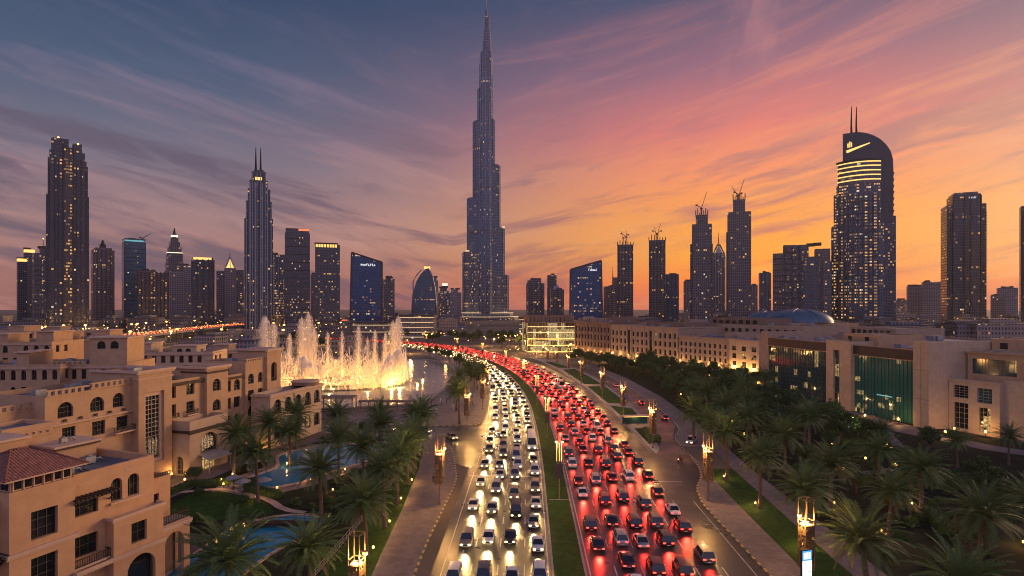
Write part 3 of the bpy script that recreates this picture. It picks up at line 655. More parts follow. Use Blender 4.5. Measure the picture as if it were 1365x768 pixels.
def slanted(label, px0, px1, pl, pr, Y, sgx, seed, lean):
    t = T('office_tower', label, px0, px1, Y, 0.0, 0.55, 'blue glass slant-roofed towers'); w, d = t.w/2, t.d/2
    zl, zr = t.z(pl), t.z(pr); tl, tr = lean
    def sec(y): return [(-w, y, 0), (w, y, 0), (w-tr*t.w, y, zr), (-w+tl*t.w, y, zl)]
    a, b = sec(-d), sec(d); mb = MB()
    mb.face(a); mb.face([b[1], b[0], b[3], b[2]]); mb.face([a[1], b[1], b[2], a[2]]); mb.face([b[0], a[0], a[3], b[3]]); mb.face([a[3], a[2], b[2], b[3]], 1)
    t.part('glass_body', mb, [M['sk_slant'], M['conc_dk']])
    mb = MB()
    n = 17
    for i in range(1, n):
        f = i/n; x0 = -w+2*w*f; x1 = (-w+tl*t.w)*(1-f)+(w-tr*t.w)*f; mb.bar((x0, -d-0.25, 0), (x1, -d-0.25, zl+(zr-zl)*f-2), 0.55, 0.5)
    t.part('vertical_fins', mb, M['blue_fin'])
    mb = MB(); e_ = 2.4
    mb.bar((-w+tl*t.w, 0, zl), (w-tr*t.w, 0, zr), 2*d+2, e_); mb.bar((-w, -d, 0), (-w+tl*t.w, -d, zl), e_); mb.bar((w, -d, 0), (w-tr*t.w, -d, zr), e_)
    t.part('edge_frame', mb, M['steel_edge'])
    sign(t, sgx[0], sgx[1], sgx[2], sgx[3], -d-0.5, seed, sgx[4], M['sign_white'])
    return t
M['blue_fin'] = mat('blue_fin', (0.022, 0.07, 0.16), 0.3, 0.4)
M['sk_slant'] = curtain('blue_slant_skin', (0.010, 0.036, 0.085), (0.005, 0.036, 0.105), 2.73, 4.2, 0.14, 0.12, 0.16, 0.0, LIT, 0.6, 0.12)
t = slanted('blue glass tower whose roof slants down to the right beside the fountain', 467, 509, 338, 350, 900, (481, 501, 355.5, 3.4, 8), 3, (0.05, 0.0))
t = T('apartment_tower', 'brown grey tower just right of the blue tower beside the fountain', 509, 526, 1050, 0.2, 0.9); t.shaft(372, M['sk_resid'], -0.5, 0.5); t.shaft(368, M['sk_resid'], -0.2, 0.3, 0.8, t.z(372)); t.plant(371, 3, 41)
# sail-shaped tower with lit crown
t = T('office_tower', 'curved sail-shaped glass tower with a lit lantern top', 549, 581, 1150, 0.0, 0.7)
prof = [(549.5, 430), (549.5, 405), (551, 390), (555, 376), (560, 367), (566, 360.5), (571, 359), (576, 368), (579.5, 385), (581, 405), (581, 430)]
for nm, inx, yy, m_ in (('glass_body', 0.0, t.d/2, M['sk_teal']), ('curved_frame', 0, 0, None)):
    if m_:
        mb = MB(); P_ = [(t.x(a), t.z(b)) for a, b in prof]; n = len(P_)
        mb.face([(x, -yy, z) for x, z in reversed(P_)][::-1]); mb.face([(x, yy, z) for x, z in P_][::-1])
        for i in range(n-1): mb.face([(P_[i][0], -yy, P_[i][1]), (P_[i][0], yy, P_[i][1]), (P_[i+1][0], yy, P_[i+1][1]), (P_[i+1][0], -yy, P_[i+1][1])])
        t.part(nm, mb, m_)
    else:
        mb = MB(); mb.tube([(t.x(a), -t.d/2, t.z(b)) for a, b in prof[5:]], 1.8, 6); mb.tube([(t.x(a)-(6 if 2 < i else 0), -t.d/2, t.z(b)) for i, (a, b) in enumerate(prof[:6])], 1.2, 6); t.part(nm, mb, M['alu'])
t.band(355.5, 361, M['glow_gold'], 0.02, 0.26, 0.4, 0.2, 'lit_crown'); t.shaft(354.5, M['steel_dk'], 0.04, 0.24, 0.4, t.z(356), name='roof_plant')
for (a, b, py, Y, m_, lab) in ((583, 600, 384, 1250, 'sk_resid', 'small distant tower with a lit dome left of the tallest spire'), (598, 615, 386, 1350, 'sk_grey', 'small plain distant tower left of the tallest spire'), (576, 584, 370, 1400, 'sk_grey', 'thin distant tower behind the sail-shaped tower')):
    t = T('office_tower', lab, a, b, Y, 0.1, 0.8); t.shaft(py+4, M[m_]); t.shaft(py, M[m_], -0.3, 0.25, 0.7, t.z(py+4)); t.plant(py, 2, a)
    if a == 583: t.band(378, 381, M['glow_white'], -0.1, 0.3, 0.4, 0.2, 'lit_crown'); t.shaft(381, M['sk_resid'], -0.15, 0.35, 0.5, t.z(384))
# ---------------------------------------------------------------- the supertall
BY = 1514.0
t = T('supertall_tower', 'soaring silver blue stepped supertall spire at the centre of the skyline', 617, 678, BY, 0.0, 1.0)
k_ = t.k
def wing(ang, tiers, hw):
    """one arm: nested capsule-plan tiers, the longer the lower"""
    for i, (r, py) in enumerate(tiers):
        r_m = r*k_; h = hw*(0.72+0.28*r/tiers[0][0])*k_; pts = []
        a0 = radians(ang); ca, sa = cos(a0), sin(a0)
        loc = [(0, -h)]+[(r_m-h+h*cos(q), h*sin(q)) for q in [radians(x) for x in (-90, -60, -30, 0, 30, 60, 90)]]+[(0, h)]
        pts = [(x*ca-y*sa, x*sa+y*ca) for x, y in loc]; zt = t.z(py); mb = MB(); mb.prism(pts, 0, zt, 0, False, True, mt=1)
        t.part('wing_tier', mb, [M['sk_burjlow'] if i == 0 else M['sk_burj'], M['alu']])
        mb = MB(); mb.prism(pts, zt, zt+2.0, 0, scale=0.94); t.part('terrace_rim', mb, M['alu_blue'])
        mb = MB()      # polished fins round the nose of the tier
        for q in (-70, -35, 0, 35, 70):
            x = r_m-h+(h+.4)*cos(radians(q)); y = (h+.4)*sin(radians(q)); mb.box(x*ca-y*sa-.8, x*ca-y*sa+.8, x*sa+y*ca-.8, x*sa+y*ca+.8, 20, zt)
        t.part('vertical_fins', mb, M['alu_blue'])
wing(150, [(34.5, 336), (27.5, 264), (18.5, 162), (11.5, 119), (8.5, 86)], 9.0)
wing(30, [(34, 367), (27.8, 304), (21, 220), (12.6, 160), (9.2, 100)], 9.0)
wing(-90, [(34, 352), (28, 286), (20, 192), (12, 138), (8.4, 72)], 9.0)
for r, py, py0 in ((7.2, 78, 430), (5.6, 56, 82), (4.4, 40, 58), (3.2, 24, 42), (1.8, 14, 26), (0.75, -3, 16)):
    mb = MB(); mb.lathe([(r*k_, 0 if py0 == 430 else t.z(py0)), (r*k_*0.985, t.z(py)), (r*k_*0.7, t.z(py)+1)], 10, (0.8*k_+(1.0*k_ if int(r*10) % 4 == 0 else -.6*k_ if r > 3 else 0), 0), smooth=False); t.part('core_tier' if r > 1 else 'spire', mb, M['sk_burj'] if r > 1.6 else M['alu'])
for f0, f1, py, py2 in ((-0.44, -0.36, 336, 333), (0.36, 0.42, 304, 301)): t.band(py-1.6, py-0.8, M['glow_dim'], f0, f1, 0.25, 0.2)
for i, (a, b, py, m_) in enumerate(((598, 696, 428, 'sk_lowd'), (604, 690, 422, 'sk_lowd'), (612, 684, 417, 'sk_burjlow'))):
    mb = MB(); w = (b-a)/2*k_; mb.prism([(w*cos(q*pi/12)*1.0, w*0.6*sin(q*pi/12)-20) for q in range(24)], 0, t.z(py), 0, False, True); t.part('podium', mb, M[m_])
    mb = MB(); mb.lathe([(1, t.z(py)), (1, t.z(py)+1)], 4); 
    mb = MB(); P_ = [(w*1.01*cos(q*pi/12), w*0.606*sin(q*pi/12)-20) for q in range(24)]; mb.prism(P_, t.z(py)-.5, t.z(py)+.5); t.part('light_band', mb, M['glow_dim'])
# ---------------------------------------------------------------- right of the supertall
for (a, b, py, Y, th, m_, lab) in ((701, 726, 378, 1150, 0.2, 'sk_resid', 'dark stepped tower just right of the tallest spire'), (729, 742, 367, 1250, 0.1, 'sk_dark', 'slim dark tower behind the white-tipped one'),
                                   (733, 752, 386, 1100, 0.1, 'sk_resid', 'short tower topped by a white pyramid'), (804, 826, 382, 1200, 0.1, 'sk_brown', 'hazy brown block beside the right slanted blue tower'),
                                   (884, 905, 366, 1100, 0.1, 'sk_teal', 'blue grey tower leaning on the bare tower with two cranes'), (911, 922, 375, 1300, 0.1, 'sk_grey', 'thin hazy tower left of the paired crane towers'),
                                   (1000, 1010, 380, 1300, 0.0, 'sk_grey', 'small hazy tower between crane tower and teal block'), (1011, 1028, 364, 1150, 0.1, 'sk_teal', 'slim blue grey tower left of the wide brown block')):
    t = T('office_tower', lab, a, b, Y, th, 0.8); t.shaft(py, M[m_], notch=0.08)
    if a == 701: t.shaft(371, M[m_], -0.25, 0.3, 0.8, t.z(378)); t.shaft(374, M[m_], -0.45, 0.0, 0.7, t.z(378))
    if a == 733:
        mb = MB(); mb.prism([(-0.3*t.w, -0.3*t.d), (0.25*t.w, -0.3*t.d), (0.25*t.w, .3*t.d), (-.3*t.w, .3*t.d)], t.z(386), t.z(379), scale=0.05); t.part('pyramid_roof', mb, M['alu'])
    if a == 804: t.spire(817, 382, 356, 1.2, 'mast'); t.shaft(370, M['sk_brown'], 0.1, 0.4, 0.5, t.z(382))
    t.plant(py, 3, a); t.fins(py, (-0.3, 0.0, 0.3), 1.2, M['conc_dk'], out=0.8)
slanted('blue glass tower whose roof slants up to the right beyond the beige offices', 760, 803, 360, 348.5, 900, (784.5, 796, 362, 3.4, 6), 5, (0.012, 0.045))
def bare(label, px0, px1, Y, tiers, cranes, m_='sk_frame'):
    t = T('unfinished_tower', label, px0, px1, Y, 0.0, 0.85)
    for f0, f1, py, kd in tiers: t.shaft(py, M[m_], f0, f1, kd, notch=0.06)
    top = min(x[2] for x in tiers); f = [x for x in tiers if x[2] == top][0]
    mb = MB()      # rebar starter columns and formwork at the top
    for i in range(7):
        x = (f[0]+(f[1]-f[0])*i/6)*t.w
        for y in (-.4, .4): mb.box(x-.6, x+.6, y*t.d*f[3]-.6, y*t.d*f[3]+.6, t.z(top), t.z(top)+random.Random(i+px0).uniform(3, 10))
    t.part('formwork', mb, M['steel_dk'])
    t.fins(tiers[0][2], (-0.42, -0.2, 0.0, 0.2, 0.42), 1.6, M['conc_dk'], out=1.2, kd=tiers[0][3])
    for c in cranes: crane(c[5], *c[:5], Y)
bare('dark unfinished tower with two small cranes behind the right blue slanted tower', 823, 844, 1000, [(-0.5, 0.5, 327, 1.0)], [(831, 327, 318, 828, 310, 'left small crane on the first bare tower right of the blue slant'), (835, 327, 317, 836, 309, 'right small crane on the first bare tower right of the blue slant')])
bare('dark unfinished tower with a leaning crane left of the blue grey tower', 865, 887, 1000, [(-0.5, 0.5, 323, 1.0), (-0.5, 0.5, 321, 0.9)], [(875, 322, 313, 872, 304, 'short crane on the bare tower beside the blue grey block'), (876.5, 322, 313, 881, 300, 'taller leaning crane on the bare tower beside the blue grey block')])
bare('stepped unfinished tower with one crane left of the gleaming pointed tower', 920, 950, 880, [(-0.5, 0.5, 326, 0.7), (-0.42, 0.46, 300, 0.86), (-0.25, 0.28, 288, 0.9)], [(935, 288, 279, 943, 258, 'long jib crane on the stepped tower left of the pointed tower')])
bare('taller stepped unfinished tower right of the gleaming pointed tower', 968, 1001, 860, [(-0.5, 0.5, 310, 0.7), (-0.45, 0.5, 284, 0.86), (-0.22, 0.26, 268, 0.9)], [(985, 268, 261, 993, 241, 'long jib crane on the tallest bare tower'), (983, 268, 262, 976, 251, 'short jib crane on the tallest bare tower')])
t = T('office_tower', 'slender silver tower with a curved pointed crown between two bare towers', 948, 968, 1150, 0.0, 0.8)
t.shaft(345, M['sk_resid'], -0.45, 0.45, notch=0.1); t.shaft(338, M['sk_resid'], -0.35, 0.35, 0.8, t.z(345)); t.fins(340, (-0.4, -0.2, 0, 0.2, 0.4), 1.6, M['alu'], out=1.5)
mb = MB()
for sg in (-1, 1):
    for yy in (-3, 3): mb.tube([(sg*t.w*0.42, yy, t.z(345)), (sg*t.w*0.36, yy, t.z(338)), (sg*t.w*0.22, yy*.7, t.z(332)), (sg*t.w*0.06, 0, t.z(326))], 1.6, 6)
mb.prism([(-0.3*t.w, -3), (0.3*t.w, -3), (0.3*t.w, 3), (-0.3*t.w, 3)], t.z(340), t.z(328), scale=0.1); t.part('curved_crown', mb, M['alu']); t.spire(958, 328, 309, 1.0)
t = T('apartment_tower', 'wide brown apartment block with a stepped roof left of the sail-topped hotel', 1030, 1107, 820, 0.0, 0.45)
t.shaft(338, M['sk_brown'], -0.5, -0.28); t.shaft(328, M['sk_resid'], -0.32, 0.12, 1.1); t.shaft(344, M['sk_dark'], 0.02, 0.30, 1.3); t.shaft(334, M['sk_brown'], 0.22, 0.48); t.shaft(350, M['sk_resid'], 0.36, 0.5, 1.15)
t.slabs(330, -0.32, 0.02, 8, 1.4, 1.1); t.slabs(340, -0.5, -0.34, 8, 1.4); t.fins(330, (-0.28, -0.16, -0.04), 1.6, M['conc_dk'], out=1.8, kd=1.1); t.plant(329, 5, 52)
# ---------------------------------------------------------------- sail-topped hotel
AY = 800.0
t = T('hotel_tower', 'tall hotel tower with a curved sail roof, twin masts and golden windows', 1107, 1193, AY, 0.0, 0.5)
q_ = t.x
sail = [(1123, 440), (1123, 175.5), (1143, 175.5), (1154, 178), (1164, 182.5), (1173, 188.5), (1181, 197), (1186.5, 206), (1189.5, 217), (1190, 230), (1190, 440)]
mb = MB(); P_ = [(q_(a), t.z(b)) for a, b in sail]; y0, y1 = -2.0, 20.0
mb.face([(x, y0, z) for x, z in P_][::-1]); mb.face([(x, y1, z) for x, z in P_])
for i in range(len(P_)): a, b = P_[i], P_[(i+1) % len(P_)]; mb.face([(a[0], y0, a[1]), (b[0], y0, b[1]), (b[0], y1, b[1]), (a[0], y1, a[1])])
t.part('sail', mb, M['sail'])
def bow(x0, x1, yb, bulge, n=10): return [(x0+(x1-x0)*i/n, yb-bulge*(1-(2*i/n-1)**2)) for i in range(n+1)]
def bowblock(a, b, py, yb, bulge, m_, name, z0=0.0):
    P = bow(q_(a), q_(b), yb, bulge); poly = P+[(q_(b), 4), (q_(a), 4)]; mb = MB(); mb.prism(poly, z0, t.z(py), 0, False, True, mt=1); return t.part(name, mb, [M[m_], M['conc_dk']])
bowblock(1110.5, 1174, 258, -3, 9, 'sk_gold', 'room_block'); bowblock(1114, 1174, 246, -2.6, 8.4, 'sk_gold', 'room_block', t.z(260)); bowblock(1107, 1180, 300, -2.2, 7, 'sk_gold', 'room_block')
bowblock(1116, 1174, 216, -2.4, 9.5, 'sk_resid', 'crown_storeys', t.z(247)); bowblock(1185.5, 1193.5, 290, 3.5, 0.5, 'sk_dark', 'side_bay')
bowblock(1173.5, 1190.2, 300, -3.0, 0.2, 'sk_night', 'side_bay')
for py in (218.5, 224, 230, 236, 242):
    P = bow(q_(1115.5), q_(1174), -2.6, 10.0); mb = MB(); mb.prism(P+[(q_(1174), -2.4), (q_(1115.5), -2.4)], t.z(py), t.z(py)+1.5); t.part('light_band', mb, M['glow_gold'])
P = bow(q_(1114), q_(1175), -2.6, 11.0); mb = MB(); mb.prism(P+[(q_(1175), 2), (q_(1114), 2)], t.z(216), t.z(214)); t.part('eyebrow_roof', mb, M['steel_dk'])
mb = MB()
for f in (1118, 1124, 1130, 1137, 1144, 1151, 1158, 1164, 1170):
    u = (f-1110.5)/63.5; y = -3-9*(1-(2*u-1)**2); mb.box(q_(f)-.9, q_(f)+.9, y-1.2, y+1, 0, t.z(260))
t.part('vertical_fins', mb, M['sail'])
mb = MB(); z = 10
while z < t.z(262):
    P = bow(q_(1110), q_(1174.5), -3, 10.4); mb.prism(P+[(q_(1174.5), -2.5), (q_(1110), -2.5)], z, z+0.7); z += 8.4
t.part('floor_slabs', mb, M['sail'])
mb = MB(); z = 12
while z < t.z(232): mb.box(q_(1188), q_(1191.2), -2.6, 16, z, z+.8); z += 8.4
t.part('edge_louvres', mb, M['steel_dk'])
t.spire(1134.8, 176, 138, 1.5, 'mast', 6); t.spire(1141.6, 176, 139.5, 1.5, 'mast', 6)
mb = MB(); bar_ = [(1128.0, 198.8), (1128.3, 202.0), (1130.3, 202.0), (1160, 192.6), (1159.4, 191.6)]; mb.face([(q_(a), -2.6, t.z(b)) for a, b in bar_]); mb.face([(q_(a), -2.2, t.z(b)) for a, b in bar_][::-1])
for i in range(5): a, b = bar_[i], bar_[(i+1) % 5]; mb.face([(q_(a[0]), -2.6, t.z(a[1])), (q_(b[0]), -2.6, t.z(b[1])), (q_(b[0]), -2.2, t.z(b[1])), (q_(a[0]), -2.2, t.z(a[1]))])
t.part('emblem_bar', mb, M['glow_gold'])
mb = MB()      # the crown-like emblem: three upright leaves over a rounded base
for cx_, w_, p0, p1 in ((1130.2, 1.6, 195, 189.6), (1132.6, 1.7, 195, 187.4), (1135.0, 1.5, 194.5, 188.8)): mb.prism([(q_(cx_-w_/2), -2.7), (q_(cx_+w_/2), -2.7), (q_(cx_+w_/2), -2.2), (q_(cx_-w_/2), -2.2)], t.z(p0), t.z(p1))
t.part('emblem_crown', mb, M['glow_gold'])
# ---------------------------------------------------------------- right edge
t = T('apartment_tower', 'dark balconied tower standing right of the sail-topped hotel', 1253, 1314, 850, 0.22, 0.8)
t.shaft(275, M['sk_night'], -0.5, 0.5); t.shaft(262, M['sk_night'], -0.34, 0.36, 1.04); t.shaft(259, M['sk_dark'], -0.30, 0.30, 0.9, name='crown')
t.slabs(282, -0.5, -0.34, 4.2, 1.6, m=M['conc_dk']); t.slabs(282, 0.36, 0.5, 4.2, 1.6, m=M['conc_dk']); t.fins(264, (-0.34, -0.05, 0.10, 0.36), 1.4, M['conc_dk'], out=1.8, kd=1.04)
mb = MB(); comb(mb, -t.d*.45, t.d*.45, -t.w/2+.1, 1.5, 8, t.z(285), 4.2, axis='r')
t.part('balcony_slabs', mb, M['conc_dk']); sign(t, 1287, 1299, 268, 3.0, -t.d*0.52-0.3, 6, 6, M['sign_white'])
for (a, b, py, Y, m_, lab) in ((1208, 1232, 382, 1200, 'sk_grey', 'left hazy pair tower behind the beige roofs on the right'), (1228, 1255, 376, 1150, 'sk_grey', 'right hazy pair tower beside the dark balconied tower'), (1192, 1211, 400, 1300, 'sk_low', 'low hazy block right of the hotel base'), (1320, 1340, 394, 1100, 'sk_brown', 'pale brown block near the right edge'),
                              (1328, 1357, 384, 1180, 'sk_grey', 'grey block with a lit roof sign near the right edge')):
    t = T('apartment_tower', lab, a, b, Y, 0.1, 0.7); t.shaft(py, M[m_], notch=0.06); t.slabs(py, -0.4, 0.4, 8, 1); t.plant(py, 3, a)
t = T('apartment_tower', 'dark tower cut off by the right edge of the view', 1358, 1400, 700, 0.1, 0.8); t.shaft(275, M['sk_night'], notch=0.08); t.slabs(277, -0.5, -0.2, 4.2, 1.4); t.plant(275, 3, 77)
# ================================================================== buildings near the road
def stucco(name, a, b, rough=0.85):
    def ex(t, v, c):
        n = noise(t, v, 0.13, 5, 0.7); c = mixc(t, mth(t, 'MULTIPLY', maprange(t, n, 0.45, 0.75), 0.35), c, tuple(x*0.72 for x in b))
        mp = node(t, 'ShaderNodeMapping', ins={0: v}); mp.inputs['Scale'].default_value = (1.3, 1.3, 0.10)
        st = noise(t, mp.outputs[0], 1.2, 3, 0.6)
        return mixc(t, mth(t, 'MULTIPLY', maprange(t, st, 0.55, 0.8), 0.30), c, tuple(x*0.6 for x in b))
    return surf(name, a, b, 0.6, rough, 0.12, 14.0, extra=ex)
M['peach'] = stucco('peach_render', (0.55, 0.325, 0.175), (0.48, 0.28, 0.15))
M['tan'] = stucco('tan_render', (0.50, 0.315, 0.18), (0.43, 0.27, 0.155))
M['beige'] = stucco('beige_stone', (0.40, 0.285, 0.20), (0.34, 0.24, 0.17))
M['sand'] = stucco('sand_stone', (0.52, 0.38, 0.26), (0.46, 0.33, 0.22))
M['trim'] = stucco('pale_trim', (0.58, 0.40, 0.28), (0.52, 0.35, 0.25))
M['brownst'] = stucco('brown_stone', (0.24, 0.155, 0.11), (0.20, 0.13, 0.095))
M['roof'] = surf('flat_roof_felt', (0.17, 0.165, 0.17), (0.11, 0.105, 0.11), 0.35, 0.9, 0.2, 8.0)
M['roof_pale'] = surf('pale_roof_coating', (0.36, 0.33, 0.32), (0.26, 0.24, 0.235), 0.3, 0.85, 0.2, 6.0)
M['glass'] = mat('dark_window_glass', (0.012, 0.014, 0.018), 0.06, spec=0.7)
M['wframe'] = mat('window_frame_paint', (0.05, 0.042, 0.038), 0.5)
M['wframe_pale'] = mat('pale_window_frame', (0.30, 0.26, 0.22), 0.5, 0.3)
M['wood'] = surf('dark_timber', (0.06, 0.038, 0.028), (0.035, 0.023, 0.018), 1.5, 0.7)
M['acmetal'] = surf('duct_metal', (0.36, 0.36, 0.37), (0.24, 0.24, 0.25), 1.2, 0.5, metal=0.4)
M['black_clad'] = surf('charcoal_cladding', (0.020, 0.020, 0.030), (0.014, 0.014, 0.022), 0.4, 0.55)
def lit_glass(name, base, es, col, p, w=1.5, h=1.6, seed=0.0):
    m = mat(name, base, 0.08, spec=0.7); t = m.node_tree; b = t.nodes['Principled BSDF']
    sp = node(t, 'ShaderNodeSeparateXYZ', ins={0: node(t, 'ShaderNodeUVMap').outputs[0]}); oi = node(t, 'ShaderNodeObjectInfo')
    cell = node(t, 'ShaderNodeCombineXYZ', ins={0: mth(t, 'FLOOR', mth(t, 'DIVIDE', sp.outputs[0], w)), 1: mth(t, 'FLOOR', mth(t, 'DIVIDE', sp.outputs[1], h)), 2: mth(t, 'ADD', seed, mth(t, 'MULTIPLY', oi.outputs['Random'], 31))}).outputs[0]
    wn = node(t, 'ShaderNodeTexWhiteNoise', noise_dimensions='3D', ins={0: cell}); bl = noise(t, cell, 0.3, 2, 0.5)
    on = mth(t, 'LESS_THAN', wn.outputs[0], mth(t, 'MULTIPLY', maprange(t, bl, 0.35, 0.7), 2*p))
    inner = noise(t, node(t, 'ShaderNodeTexCoord').outputs['Object'], 1.1, 3, 0.6)
    b.inputs['Emission Color'].default_value = tuple(col)+(1,)
    t.links.new(mth(t, 'MULTIPLY', on, mth(t, 'MULTIPLY', es, maprange(t, inner, 0.25, 0.8))), b.inputs['Emission Strength']); m.cycles.emission_sampling = 'NONE'
    return m
M['glass_warm'] = lit_glass('warm_lit_glass', (0.02, 0.02, 0.02), 1.0, (1.0, 0.6, 0.22), 0.75, 1.2, 2.6)
M['glass_green'] = lit_glass('green_curtain_glass', (0.016, 0.16, 0.135), 0.6, (1.0, 0.68, 0.25), 0.10, 1.5, 1.5)
M['glass_blue'] = lit_glass('blue_curtain_glass', (0.016, 0.070, 0.080), 0.6, (1.0, 0.66, 0.25), 0.16, 2.0, 2.2)
def cutarch(u0, u1, b): r = min((u1-u0)/2, 2.2); return r
def wall(mb, o, d, L, z0, z1, ops=(), depth=0.35, m=0):
    """one wall plane with real openings, reveals included. op = (u0, u1, za, zb, arch)"""
    ox, oy = o; dx, dy = d; nx, ny = dy, -dx
    P = lambda u, z, i=0.0: (ox+dx*u-nx*i, oy+dy*u-ny*i, z)
    us = sorted(set([0.0, L]+[x for op in ops for x in op[:2]])); zs = sorted(set([z0, z1]+[x for op in ops for x in op[2:4]]))
    for a, b in zip(us, us[1:]):
        run = None
        for c, e_ in list(zip(zs, zs[1:]))+[(None, None)]:
            free = c is not None and not any(op[0] < (a+b)/2 < op[1] and op[2] < (c+e_)/2 < op[3] for op in ops)
            if free: run = (run[0], e_) if run else (c, e_)
            elif run: mb.face([P(a, run[0]), P(b, run[0]), P(b, run[1]), P(a, run[1])], m); run = None
    for op in ops:
        u0, u1, a, b = op[:4]; arch = len(op) > 4 and op[4]
        if arch:
            r = (u1-u0)/2; ah = min(r, (b-a)*0.6); uc = (u0+u1)/2; zc = b-ah
            A = [(uc-r*cos(pi*k/10), zc+ah*sin(pi*k/10)) for k in range(11)]
            for p, q in zip(A, A[1:]):
                mb.face([P(p[0], p[1]), P(q[0], q[1]), P(q[0], b), P(p[0], b)], m); mb.face([P(*p), P(*q), P(q[0], q[1], depth), P(p[0], p[1], depth)], m)
            top = zc
        else:
            mb.face([P(u0, b), P(u1, b), P(u1, b, depth), P(u0, b, depth)], m); top = b
        mb.face([P(u0, a), P(u0, top), P(u0, top, depth), P(u0, a, depth)], m); mb.face([P(u1, a), P(u1, top), P(u1, top, depth), P(u1, a, depth)], m)
        mb.face([P(u0, a), P(u1, a), P(u1, a, depth), P(u0, a, depth)], m)
def window(root, o, d, op, depth=0.35, nx=2, nz=2, g='glass', fr='wframe', bw=0.07, name='window', sub=True):
    ox, oy = o; dx, dy = d; nx_, ny_ = dy, -dx
    P = lambda u, z, i: Vector((ox+dx*u-nx_*i, oy+dy*u-ny_*i, z))
    u0, u1, a, b = op[:4]; arch = len(op) > 4 and op[4]; i = depth-0.06
    mb = MB()
    if arch:
        r = (u1-u0)/2; ah = min(r, (b-a)*0.6); uc = (u0+u1)/2; zc = b-ah
        mb.face([P(u0, a, i), P(u1, a, i)]+[P(uc+r*cos(pi*k/10), zc+ah*sin(pi*k/10), i) for k in range(11)])
    else: mb.face([P(u0, a, i), P(u1, a, i), P(u1, b, i), P(u0, b, i)])
    w = mb.build(name, M[g], root)
    mb = MB(); j = i-0.04
    def top(u):
        if not arch: return b
        q = max(0.0, 1-((u-uc)/r)**2); return zc+ah*sqrt(q)
    for k in range(nx+1):
        u = u0+(u1-u0)*k/nx; u = min(max(u, u0+bw/2), u1-bw/2); mb.bar(P(u, a, j), P(u, top(u), j), bw)
    for k in range(nz+1):
        z = a+(b-a)*k/nz; z = min(max(z, a+bw/2), b-bw/2)
        ua, ub = u0, u1
        if arch and z > zc: q = r*sqrt(max(0, 1-((z-zc)/ah)**2)); ua, ub = uc-q, uc+q
        if ub-ua > 0.1: mb.bar(P(ua, z, j-0.002), P(ub, z, j-0.002), bw)
    mb.build('frame', M[fr], w)
    return w
def rim(mb, x0, x1, y0, y1, z, h=0.0, t=0.35, m=0):
    """parapet ring: inner faces and coping"""
    for a, b, c, e_ in ((x0, x1, y0, y0+t), (x0, x1, y1-t, y1), (x0, x0+t, y0+t, y1-t), (x1-t, x1, y0+t, y1-t)): mb.box(a, b, c, e_, z-h, z, m)
